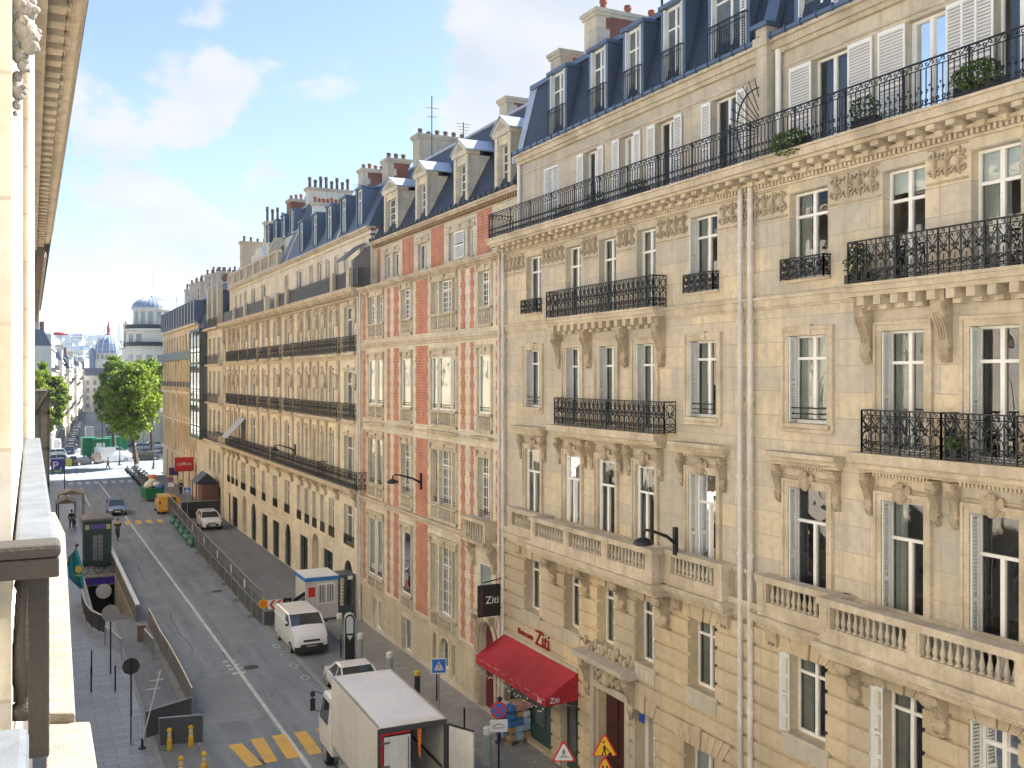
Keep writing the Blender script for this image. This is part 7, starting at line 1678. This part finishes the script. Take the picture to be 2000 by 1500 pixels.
# refuse and scooters on the far right kerb
SC = thing('parked_scooter', 'dark parked scooter in the row by the far right kerb', 'scooter', (0, 0, -50), 0, 'scooters parked by the far right kerb')
for y in (-.6, .6): q = MB(); q.lathe((0, y, .25), [(.12, -.06), (.25, -.05), (.25, .05), (.12, .06)], 12, 'x'); q.build('wheel', rubber, SC)
q = MB(); q.loft([[(-.14, -.8, .4), (.14, -.8, .4), (.14, -.8, .7), (-.14, -.8, .7)], [(-.18, -.3, .3), (.18, -.3, .3), (.18, -.3, .72), (-.18, -.3, .72)], [(-.16, .1, .25), (.16, .1, .25), (.16, .1, .36), (-.16, .1, .36)], [(-.2, .38, .3), (.2, .38, .3), (.2, .42, .85), (-.2, .42, .85)], [(-.1, .62, .5), (.1, .62, .5), (.1, .5, 1.0), (-.1, .5, 1.0)]]); q.build('fairing', P['grey'], SC, bevel=.02)
q = MB(); q.box(-.14, .14, -.85, -.1, .72, .82); q.build('saddle', black, SC, bevel=.03); q = MB(); q.tube([(-.32, .35, 1.05), (0, .45, 1.0), (.32, .35, 1.05)], .02, 5); q.tube([(0, .6, .3), (0, .45, 1.0)], .03, 5); q.build('handlebar', black, SC); q = MB(); q.box(-.2, .2, -1.1, -.72, .8, 1.12); q.build('top_box', P['silver'], SC, bevel=.03)
pos = [(258, 925), (263, 929), (268, 934), (272, 938), (277, 943), (281, 948), (285, 954), (255, 921), (290, 960), (294, 966)]
for k, (x, y) in enumerate(pos):
    a = G(x, y, RZ)
    lb = 'dark parked scooter, ' + {0: 'second from the tree', 7: 'nearest the big tree', 9: 'nearest the green skip', 8: 'second from the green skip'}.get(k, ORD[min(k+1, 14)]+' from the tree')
    if k == 0: SC.location = (*a, RZ); SC.rotation_euler = (0, 0, R(70)); SC['label'] = lb
    else: copy_tree(SC, (*a, RZ), R(70+random.uniform(-12, 12)), lb)
t = thing('waste_skip', 'green wheeled skip heaped with white rubble bags', 'skip', (*G(297, 975, 0), 0), R(5))
q = MB(); q.loft([[(-.9, -1.4, .2), (.9, -1.4, .2), (.9, 1.4, .2), (-.9, 1.4, .2)], [(-1.05, -1.6, 1.4), (1.05, -1.6, 1.4), (1.05, 1.6, 1.4), (-1.05, 1.6, 1.4)]]); q.build('body', gc_, t)
for k, (x, y, z, c) in enumerate([(-.5, -.7, 1.65, wp), (.45, -.6, 1.7, wp), (-.3, .4, 1.7, wp), (.5, .6, 1.65, wp), (.0, -.1, 2.1, wp), (.1, .1, 2.5, mat('orange sack', (.60, .22, .08), .7)), (.75, -1.3, 1.5, mat('blue sack', (.04, .14, .35), .6))]):
    q = MB(); q.ball((0, 0, 0), (.5, .5, .38), 9, 6); o = q.build('rubble_bag', c, None, smooth=True); tag(o, ('white rubble bag at the front left of the skip', 'white rubble bag at the front right of the skip', 'white rubble bag at the back left of the skip', 'white rubble bag at the back right of the skip', 'white rubble bag in the middle of the heap', 'orange sack on top of the heap', 'blue sack at the front edge of the skip')[k], 'bag', 'sacks heaped in the green skip'); lx, ly, _ = t.location; o.location = (lx+x, ly+y, z); o.scale = (1, 1, .9)
# parking sign, terrace, lamp posts, flag
def lamp_post(label, px, py, h_, m=green_d):
    t = thing('street_lamp', label, 'street lamp', (*G(px, py, 0), 0), 0, 'lamp posts round the junction')
    q = MB(); q.lathe((0, 0, 0), [(.28, 0), (.28, .15), (.16, .35), (.12, .9), (.07, 1.3), (.055, h_-.9), (.09, h_-.8)], 10); q.build('post', m, t)
    q = MB(); q.lathe((0, 0, h_), [(.12, -.8), (.24, -.25), (.20, -.2)], 8); q.build('lantern', glass_far, t); q = MB(); q.lathe((0, 0, h_), [(.28, -.2), (.1, .02), (.03, .15)], 8); q.build('lantern_cap', m, t)
lamp_post('green lamp post on the sunlit corner right of the big tree', 300, 915, 7.2); lamp_post('lamp post in front of the white high roofed van', 234, 908, 6.4); lamp_post('lamp post left of the tree trunk', 200, 900, 8.5); lamp_post('thin lamp post between the parked cars behind the tree', 281, 895, 8)
x, y = G(126, 980, 0); t = thing('parking_sign', 'tall blue parking sign with a white P over a green panel', 'sign', (x, y, 0), R(-8)); d_ = x*ST+y*CT
zf_ = lambda py: H-(py-HY)*d_/FP
pole(t, zf_(890), iron, .06); q = MB(); q.box(-1.35, -.0, -.1, -.02, zf_(924), zf_(896)); q.build('panel', mat('deep blue sign', (.02, .03, .30), .5), t); text('P', 1.2, wsign, t, 'lettering', frameM((-.92, -.11, zf_(909)), (1, 0, 0), (0, 0, 1)), .006); text('c', .6, wsign, t, 'lettering', frameM((-.35, -.11, zf_(914)), (1, 0, 0), (0, 0, 1)), .006)
q = MB(); q.box(-1.3, -.05, -.112, -.101, zf_(923), zf_(917)); o = q.build('green_panel', mat('green sign panel', (.02, .22, .10), .5), t)
text('libre', .36, wsign, t, 'lettering', frameM((-.68, -.12, zf_(920)), (1, 0, 0), (0, 0, 1)), .006)
q = MB(); q.box(.15, .75, -.06, -.02, zf_(910), zf_(896)); q.build('yellow_green_panel', mat('yellow green panel', (.45, .55, .12), .5), t)
def terrace(label, px0, px1, py, z, dd_, m):
    a, b = Vector((*G(px0, py, z), 0)), Vector((*G(px1, py, z), 0)); t = thing('terrace_canopy', label, 'canopy', (a.x, a.y, 0), world=True); x0_, x1_ = min(a.x, b.x), max(a.x, b.x); y_ = a.y
    q = MB(); q.add([(x0_, y_, z), (x1_, y_, z), (x1_, y_+dd_, z), (x0_, y_+dd_, z), ((x0_+x1_)/2, y_, z+.45), ((x0_+x1_)/2, y_+dd_, z+.45)], [(0, 1, 4), (3, 5, 2), (0, 4, 5, 3), (1, 2, 5, 4), (0, 3, 2, 1)]); q.build('canvas', m, t)
    q = MB()
    for xx in (x0_+.1, x1_-.15):
        for yy in (y_+.1, y_+dd_-.15): q.box(xx, xx+.06, yy, yy+.06, 0, z)
    q.build('post', iron, t)
gcv = mat('grey brown canvas', (.16, .145, .135), .85, noise=((.09, .08, .075), .7), nscale=2)
terrace('grey terrace canopy on the left pavement before the kiosk', 108, 152, 985, 2.6, 3.2, gcv); terrace('second grey terrace canopy farther along the left pavement', 112, 168, 968, 2.6, 3.0, mat('taupe canvas', (.20, .18, .16), .85))
fl_ = AT(148, 1075, 62); t = thing('flag', 'turquoise flag with a yellow sun hanging from the left facade', 'flag', tuple(fl_), world=True)
q = MB(); q.tube([AT(130, 1105, 62), AT(150, 1068, 62)], .04, 6); q.ball(AT(150, 1065, 62), .12, 6, 5); q.build('flag_pole', mat('flag pole', (.12, .07, .06), .6), t)
tq = mat('turquoise cloth', (.02, .36, .46), .7); q = MB(); rows = [((133, 1088), (150, 1072)), ((133, 1110), (157, 1090)), ((134, 1128), (161, 1115)), ((143, 1138), (163, 1130)), ((152, 1146), (164, 1146)), ((159, 1153), (164, 1155))]
gr_ = [[AT(a[0]+(b[0]-a[0])*k/8, a[1]+(b[1]-a[1])*k/8, 62+.22*math.sin(k*1.6+i*.5)) for k in range(9)] for i, (a, b) in enumerate(rows)]
for i in range(5):
    for k in range(8): q.quad(gr_[i][k], gr_[i][k+1], gr_[i+1][k+1], gr_[i+1][k])
q.build('cloth', tq, t)
c0 = AT(153, 1112, 61.6); q = MB(); rt = Vector((CT, -ST, 0)); up = Vector((0, 0, 1)); q.add([c0+rt*(.22*math.cos(a))+up*(.24*math.sin(a)) for a in [2*PI*k/14 for k in range(14)]], [tuple(range(14))]); q.add([c0+rt*a+up*b for a, b in ((-.32, -.30), (0, -.48), (.3, -.30), (0, -.36))], [(0, 1, 2, 3)]); q.build('emblem', mat('yellow emblem', (.75, .60, .05), .6), t)
# ---------------------------------------------------------------- beyond the junction
def fp(off, dist): return (off*math.cos(R(3.1))+dist*math.sin(R(3.1)), dist*math.cos(R(3.1))-off*math.sin(R(3.1)))
sheet('pavement', pave, [(x0, x1, 187, 196, 0) for x0, x1 in ((-3, 1.5), (22, 34))], th=.12)
q = MB(); a, b, c, d_ = fp(-5.4, 186), fp(8, 186), fp(8, 620), fp(-5.4, 620); q.quad((*a, RZ+.004), (*b, RZ+.004), (*c, RZ+.004), (*d_, RZ+.004)); struct(q.build('far_road', asphalt))
for s_ in (-1, 1):
    q = MB(); a, b, c, d_ = fp(s_*5.5 if s_ < 0 else 7.6, 188), fp(s_*9.8, 188), fp(s_*9.8, 620), fp(s_*5.5 if s_ < 0 else 7.6, 620); q.quad((*a, 0), (*b, 0), (*c, 0), (*d_, 0)); struct(q.build('far_pavement', pave2))
tints = [(.62, .56, .46), (.66, .62, .54), (.55, .50, .42), (.64, .57, .44), (.70, .67, .60), (.58, .54, .48)]
tm_ = [mat(f'far plaster {k}', c, .85, noise=(tuple(v*.7 for v in c), .5), nscale=.5, streak=.3) for k, c in enumerate(tints)]
rnd = random.Random(21); fwin = glass_far
def far_house(label, side, d0, d1, h_, nf, m, setb=0., deep=12, rows=True):
    """house along the far street; side -1 left, +1 right"""
    ox, oy = fp(side*((7.0 if side < 0 else 8.6)+setb), d0 if side > 0 else d1); t = thing('town_house', label, 'building', (ox, oy, 0), R(-3.1)+(0 if side > 0 else PI)); L = d1-d0
    n = max(2, int(L/2.6)); fh = h_/(nf+.15); ws = [((k+.5)*L/n-.55, (k+.5)*L/n+.55, f*fh+fh*.28, f*fh+fh*.86) for k in range(n) for f in range(1, nf)]+[((k+.5)*L/n-.9, (k+.5)*L/n+.9, .1, fh*.8) for k in range(n)]
    q = MB(); wall(q, 0, 0, L, 0, h_, ws, depth=.2, back=deep); q.build('wall', m, t)
    for w2 in ws: q = MB(); q.quad((.18, w2[0], w2[2]), (.18, w2[0], w2[3]), (.18, w2[1], w2[3]), (.18, w2[1], w2[2])); q.build('window', fwin if w2[2] > 1 else glass_d, t)
    q = MB()
    for f in range(1, nf+1): q.box(-.25 if f in (1, nf) else -.12, 0, 0, L, f*fh-.1, f*fh+.1)
    q.build('cornice', stone_lg, t)
    q = MB()
    for f in (2, nf-1): 
        q.box(-.5, -.46, .3, L-.3, f*fh+.1, f*fh+1.0)
    q.build('balcony_railing', iron, t)
    q = MB(); q.quad((0, 0, h_), (0, L, h_), (1.3, L, h_+2.8), (1.3, 0, h_+2.8)); q.quad((1.3, 0, h_+2.8), (1.3, L, h_+2.8), (deep, L, h_+3.4), (deep, 0, h_+3.4)); q.quad((0, 0, h_), (1.3, 0, h_+2.8), (deep, 0, h_+3.4), (deep, 0, h_)); q.quad((0, L, h_), (1.3, L, h_+2.8), (deep, L, h_+3.4), (deep, L, h_)); r_ = q.build('roof', rnd.choice([MATS['blue grey slate'], zinc, slate]), t)
    for k in range(n): q = MB(); y = (k+.5)*L/n; q.box(.1, 1.2, y-.45, y+.45, h_+.4, h_+2.2); q.build('dormer', stone_lg, t); 
    for y in (.5, L-.9): q = MB(); q.box(2, 6, y, y+.6, h_+2, h_+5.2); q.build('chimney', rnd.choice([stone_lg, brick_d, stone_g]), t)
    return t
dl = 191; nm = ['pale corner house with a dark mansard left of the far street', 'cream house second on the left of the far street', 'narrow grey house third on the left of the far street', 'white rendered house fourth on the left of the far street', 'cream house fifth on the left of the far street', 'tall pale house sixth on the left of the far street', 'grey house near the far end of the street, left side', 'last pale house at the far end of the street, left side']
wd_ = [19, 13, 11, 17, 22, 28, 45, 80]; hh_ = [19.5, 15.5, 17.5, 14.2, 16, 17, 15, 17]
for k in range(8):
    far_house(nm[k], -1, dl, dl+wd_[k], hh_[k], 5 if k < 5 else 5, tm_[(k*2+1) % 6], setb=-.4*k+.3*(k % 2)); dl += wd_[k]
dl = 224; nm = ['cream house behind the trees right of the far street', 'pale house second on the right of the far street', 'beige house third on the right of the far street', 'grey white house fourth on the right of the far street', 'pale house fifth on the right of the far street', 'last house on the right of the far street']
wd_ = [20, 18, 24, 30, 45, 80]; hh_ = [16, 14, 16.5, 15, 15.5, 14.5]
for k in range(6): far_house(nm[k], 1, dl, dl+wd_[k], hh_[k], 5, tm_[(k*3+2) % 6], setb=.4*(k % 2)); dl += wd_[k]
far_house('long house closing the cross street on the right behind the tree', 1, 196, 223, 14, 4, tm_[3], setb=13, deep=14)
x, y = fp(-6.9, 258); t = thing('pharmacy_cross', 'glowing green pharmacy cross far down the left side of the street', 'sign', (x, y, 4.9)); em = mat('green glow', (.0, .4, .2), .5, emit=((.05, .9, .5), 1.2)); q = MB(); q.box(-.35, .35, -.1, .1, -1, 1); q.box(-1, -.352, -.1, .1, -.35, .35); q.box(.352, 1, -.1, .1, -.35, .35); q.build('cross', em, t); q = MB(); q.box(-2.6, -1.0, -.04, .04, -.05, .05); q.build('bracket', iron, t)
for k, (u0, u1, hh) in enumerate([(-16, -4, 17), (-4, 7, 14.5), (7, 22, 18)]):
    ox, oy = fp(u0, 440+4*k); t = thing('town_house', ('pale house closing the far street on its left', 'lower pale house closing the far street in the middle', 'taller pale house closing the far street below the dome')[k], 'building', (ox, oy, 0), R(-3.1)-PI/2+PI)
    L = u1-u0; t.rotation_euler = (0, 0, R(-3.1)+PI/2); t.location = (*fp(u1, 440+4*k), 0)
    ws = [((j+.5)*L/4-.6, (j+.5)*L/4+.6, 3.2*f+1, 3.2*f+2.9) for j in range(4) for f in range(5) if 3.2*f+3 < hh]
    q = MB(); wall(q, 0, 0, L, 0, hh, ws, depth=.2, back=12); q.build('wall', tm_[k], t)
    for w2 in ws: q = MB(); q.quad((.18, w2[0], w2[2]), (.18, w2[0], w2[3]), (.18, w2[1], w2[3]), (.18, w2[1], w2[2])); q.build('window', fwin, t)
    q = MB(); q.prism([(0, hh), (12, hh), (10, hh+3.2), (1.5, hh+3.2)], 'y', 0, L); q.build('roof', slate, t); q = MB(); q.box(3, 4.5, .5, 2.5, hh+2, hh+5.4); q.build('chimney', stone_lg, t)
# rotunda building at the corner
RD = thing('rotunda_building', 'pale corner building with a round glazed tower and ribbed zinc dome', 'building', (24, 214, 0), world=True)
cxx, cyy = AT(297, 640, 205)[:2]; m = tm_[4]
def tower(mb, x, y, r, z0, z1, n=28): mb.lathe((x, y, 0), [(r, z0), (r, z1)], n)
q = MB(); tower(q, cxx, cyy, 3.75, 20.5, 28.0); q.lathe((cxx, cyy, 0), [(4.1, 28.0), (4.1, 28.35)], 28); q.build('tower', m, RD)
q = MB()
a0, a1 = AT(264, 640, 203), AT(345, 640, 203)
q.lathe((cxx, cyy+1.5, 0), [(5.0, 0), (5.0, 23.6)], 24); q.build('bay_wall', m, RD)
b0 = AT(244, 680, 208); q = MB(); q.box(b0.x, b0.x+14, b0.y-2, b0.y+9, 0, 20.0); q.box(b0.x+.9, b0.x+14, b0.y-1.2, b0.y+9, 20.0, 23.4); q.build('wall', m, RD)
q = MB()
for z, ex in ((20.0, .5), (23.4, .3)): q.box(b0.x-ex+(.9 if z > 21 else 0), b0.x+14, b0.y-2-ex+(.8 if z > 21 else 0), b0.y+9, z, z+.35)
q.lathe((cxx, cyy, 0), [(5.6, 23.61), (5.6, 23.95)], 24); q.build('cornice', stone_lg, RD)
q = MB(); q.lathe((cxx, cyy, 0), [(5.4, 23.96), (5.4, 24.8)], 24); q.lathe((cxx, cyy, 0), [(5.3, 20.4), (5.3, 21.2)], 24); q.box(b0.x-.4, b0.x+6, b0.y-2.45, b0.y-2.40, 20.4, 21.2); q.build('balcony_railing', iron, RD)
for k, a in enumerate([-150, -125, -100, -75, -50]):
    for (r_, z0, z1, yo) in ((3.78, 24.9, 27.6, 0), (5.03, 20.8, 22.9, 1.5), (5.03, 16.2, 18.6, 1.5), (5.03, 12, 14.4, 1.5)):
        q = MB(); a_ = [R(a-7), R(a+7)]; q.quad(*[(cxx+r_*math.cos(v), cyy+yo+r_*math.sin(v), z) for v, z in ((a_[0], z0), (a_[1], z0), (a_[1], z1), (a_[0], z1))]); q.build('window', glass_far, RD)
for i in range(4):
    for z in (21.2, 16.4, 12, 8): q = MB(); x = b0.x+1.4+i*2.0; q.box(x, x+1.0, b0.y-(1.23 if z > 20 else 2.03), b0.y-(1.2 if z > 20 else 2.0), z, z+1.8); q.build('window', glass_far, RD)
q = MB(); q.lathe((cxx, cyy, 0), [(4.0*math.cos(t)+.05, 28.35+2.3*math.sin(t)) for t in [PI/2*k/7 for k in range(8)]], 28); q.lathe((cxx, cyy, 0), [(.5, 30.6), (.4, 30.9), (.05, 31.1)], 10); o = q.build('dome', mat('pale zinc dome', (.28, .33, .42), .35, .4), RD); q = MB()
for k in range(28): a = 2*PI*k/28; q.tube([(cxx+(4.03*math.cos(t))*math.cos(a), cyy+(4.03*math.cos(t))*math.sin(a), 28.37+2.33*math.sin(t)) for t in [PI/2*j/5 for j in range(6)]], .07, 4)
q.build('dome_rib', zinc_l, o); q = MB(); q.tube([(cxx, cyy, 31), (cxx, cyy, 36)], .03, 4); q.build('mast', black, RD)
for k in range(4): chimney(RD, b0.x+.2+k*1.6, b0.x+1.2+k*1.6, b0.y+6, b0.y+7, 20, 25.6-.5*k, stone_g, pots=3, ends=False)
rs = thing('rooftop_disc_sign', 'red oval rooftop sign above the far left corner house', 'sign', tuple(AT(119, 652, 260)), world=True); p_ = AT(119, 652, 260); q = MB(); q.lathe(tuple(p_), [(1.7, -.3), (1.9, 0), (1.7, .3)], 20); q.build('disc', rsign, rs); q = MB(); q.tube([p_, (p_.x, p_.y, 16)], .12, 6); q.build('mast', stone_lg, rs)
# ---------------------------------------------------------------- domed church, hill and basilica
CH = thing('domed_church', 'blue ribbed dome with a dark red lantern at the end of the street', 'church', tuple(AT(212, 700, 620)[:2])+(0,), world=True)
X0, Y0 = AT(212, 700, 620)[:2]; px_m = 620/FP
Z = lambda y: H+(HY-y)*px_m
q = MB(); q.lathe((X0, Y0, 0), [(8.2, 0), (8.2, Z(703)), (7.7, Z(702)), (7.7, Z(690))], 16); q.box(X0+2, X0+16, Y0-6, Y0+10, 0, Z(697)); q.build('drum', stone_2, CH)
for k in range(16):
    a = 2*PI*(k+.5)/16; q = MB(); q.tube([(X0+7.75*math.cos(a), Y0+7.75*math.sin(a), Z(701)), (X0+7.75*math.cos(a), Y0+7.75*math.sin(a), Z(693))], .7, 6); q.build('drum_window', glass_d, CH)
prof = [(7.7*math.cos(t)**.9+.3, Z(690)+(Z(655)-Z(690))*math.sin(t)) for t in [PI/2*k/9 for k in range(9)]]
q = MB(); q.lathe((X0, Y0, 0), prof, 24); d_o = q.build('dome', mat('blue slate dome', (.13, .20, .33), .5), CH); q = MB()
for k in range(12): a = 2*PI*k/12; q.tube([(X0+(r_+.12)*math.cos(a), Y0+(r_+.12)*math.sin(a), z) for r_, z in prof], .28, 4)
for r_, z in prof[1:7:2]: q.tube([(X0+(r_+.1)*math.cos(2*PI*k/24), Y0+(r_+.1)*math.sin(2*PI*k/24), z) for k in range(25)], .16, 4)
q.build('dome_rib', mat('pale stone rib', (.55, .57, .60), .7), d_o)
q = MB(); q.lathe((X0, Y0, 0), [(1.6, Z(657)), (1.7, Z(653)), (1.1, Z(651)), (1.1, Z(643)), (1.5, Z(642)), (1.0, Z(639)), (.45, Z(634)), (.3, Z(630)), (.06, Z(626))], 10); q.build('lantern', mat('dark red iron', (.30, .05, .07), .7), CH)
for sg in (-1,): q = MB(); q.lathe((X0-9.5, Y0, 0), [(1.8, 0), (1.8, Z(688)), (1.9, Z(687)), (1.2, Z(682)), (.05, Z(678))], 10); q.build('corner_turret', MATS['blue slate dome'], CH)
hb = mat('hillside', (.16, .19, .13), .9, noise=((.30, .30, .28), .8), nscale=.03)
q = MB(); hd = [(0, 716), (60, 680), (90, 668), (110, 664), (130, 666), (150, 664), (165, 665), (185, 667), (200, 672), (230, 676), (260, 684), (300, 700), (340, 722)]
front = [AT(x, 742, 1500) for x, y in hd]; back_ = [AT(x, y, 2150) for x, y in hd]; bb = [AT(x, y+6, 2600) for x, y in hd]
def hillp(i, s): f, b = front[i], back_[i]; return f.lerp(Vector((b.x, b.y, f.z)), s)+Vector((0, 0, (b.z-f.z)*math.sin(s*PI/2)))
grid = [[hillp(i, k/6) for k in range(7)]+[bb[i]] for i in range(len(hd))]
for i in range(len(hd)-1):
    for k in range(7): q.quad(grid[i][k], grid[i+1][k], grid[i+1][k+1], grid[i][k+1])
struct(q.build('hill', hb))
HS = thing('hillside_house', 'small pale house among many on the distant hillside', 'house', (0, 0, -90), 0, 'pale houses covering the distant hill')
q = MB(); q.box(-9, 9, -6, 6, -8, 10); q.build('wall', tm_[4], HS); q = MB(); q.add([(-9.4, -6.4, 10), (9.4, -6.4, 10), (9.4, 6.4, 10), (-9.4, 6.4, 10), (-7, 0, 14), (7, 0, 14)], [(0, 1, 5, 4), (2, 3, 4, 5), (0, 4, 3), (1, 2, 5)]); q.build('roof', zinc, HS)
for k in range(2):
    for j in range(4): q = MB(); q.box(-7.5+4*j, -6+4*j, -6.1, -6.0, 1+4.4*k, 3.6+4.4*k); q.build('window', glass_d, HS)
rnd = random.Random(5); first = True
for k in range(110):
    px = rnd.uniform(96, 262); i = max(j for j in range(len(hd)-1) if hd[j][0] <= px); u = (px-hd[i][0])/(hd[i+1][0]-hd[i][0]); s = rnd.uniform(.1, .98); p = hillp(i, s).lerp(hillp(i+1, s), u); sc = rnd.uniform(.55, 1.1)
    if first: o = HS; o.location = p; o.rotation_euler = (0, 0, rnd.uniform(-.6, .6)); first = False
    else: o = copy_tree(HS, p, rnd.uniform(-.7, .7))
    o.scale = (sc, sc, sc*rnd.uniform(.8, 1.2))
BS = thing('white_basilica', 'white hilltop basilica with a tall bell tower and an elongated main dome', 'church', tuple(AT(225, 690, 2200)), world=True)
pm2 = 2200/FP; Zb = lambda y: H+(HY-y)*pm2; wst = mat('white travertine', (.70, .70, .70), .8)
def bdome(px, ytop, ybase, rpx, name):
    X_, Y_ = AT(px, 690, 2200)[:2]; r_ = rpx*pm2; hz = Zb(ytop)-Zb(ybase)
    q = MB(); q.lathe((X_, Y_, 0), [(r_*1.05, Zb(705)), (r_*1.05, Zb(ybase)), (r_*.95, Zb(ybase)+.1*hz), (r_*1.0, Zb(ybase)+.2*hz), (r_*.96, Zb(ybase)+.4*hz), (r_*.82, Zb(ybase)+.58*hz), (r_*.6, Zb(ybase)+.72*hz), (r_*.28, Zb(ybase)+.83*hz), (r_*.26, Zb(ybase)+.9*hz), (r_*.08, Zb(ytop))], 16); q.build(name, wst, BS)
bdome(235, 627, 672, 6.2, 'main_dome'); bdome(205, 626, 680, 3.4, 'bell_tower'); bdome(249, 655, 676, 3.0, 'small_dome'); bdome(222.5, 652, 676, 3.0, 'small_dome')
q = MB(); a = AT(200, 700, 2200); b = AT(252, 700, 2200); q.add([(a.x, a.y, 40), (b.x, b.y, 40), (b.x, b.y+40, 40), (a.x, a.y+40, 40), (a.x, a.y, Zb(676)), (b.x, b.y, Zb(676)), (b.x, b.y+40, Zb(676)), (a.x, a.y+40, Zb(676))], [(0, 1, 5, 4), (1, 2, 6, 5), (2, 3, 7, 6), (4, 5, 6, 7), (3, 0, 4, 7)]); q.build('nave', wst, BS)
SP = thing('domed_chapel', 'small domed chapel on the hill skyline left of the church', 'church', tuple(AT(152, 665, 2120)), world=True); X_, Y_ = AT(152.5, 665, 2120)[:2]; zz = lambda y: H+(HY-y)*2120/FP
q = MB(); q.lathe((X_, Y_, 0), [(3.2, zz(680)), (3.2, zz(658)), (2.6, zz(655)), (1.6, zz(652)), (.1, zz(649))], 10); q.build('tower', wst, SP)
for k, (px, py, X_, hh) in enumerate([(345, 600, 20.5, 2.6), (470, 505, 20.8, 3.0), (545, 470, 20, 2.2), (700, 400, 20.5, 2.5), (905, 290, 20.6, 2.4), (1135, 150, 19.5, 1.6)]):
    y = YF(px, X_); z = ZF(px, py, X_); t = thing('roof_aerial', ('thin aerial over the ochre corner block', 'thin aerial beside the penthouse chimneys', 'thin aerial above the penthouse roof', 'thin aerial over the right end of the long pale block', 'thin aerial on the brick house ridge', 'thin aerial beside the big brick chimney')[k], 'aerial', (X_, y, z-2), world=True)
    q = MB(); q.tube([(X_, y, z-2), (X_, y, z+hh-1)], .025, 4)
    for j in range(4): q.tube([(X_-.4+.06*j, y, z+hh-1.1-.16*j), (X_+.4-.06*j, y, z+hh-1.1-.16*j)], .012, 3)
    q.build('mast', black, t)
# haze
q = MB(); q.box(-700, 1600, -60, 2900, -3, 235); hz = q.build('haze', asphalt); hz['kind'] = 'stuff'; hz.data.materials.clear()
m = bpy.data.materials.new('haze air'); m.use_nodes = True; n = m.node_tree.nodes; n.clear(); pv = n.new('ShaderNodeVolumePrincipled'); pv.inputs['Color'].default_value = (.72, .84, 1, 1); pv.inputs['Density'].default_value = .00013; pv.inputs['Anisotropy'].default_value = 0; oo = n.new('ShaderNodeOutputMaterial'); m.node_tree.links.new(pv.outputs[0], oo.inputs['Volume']); hz.data.materials.append(m)
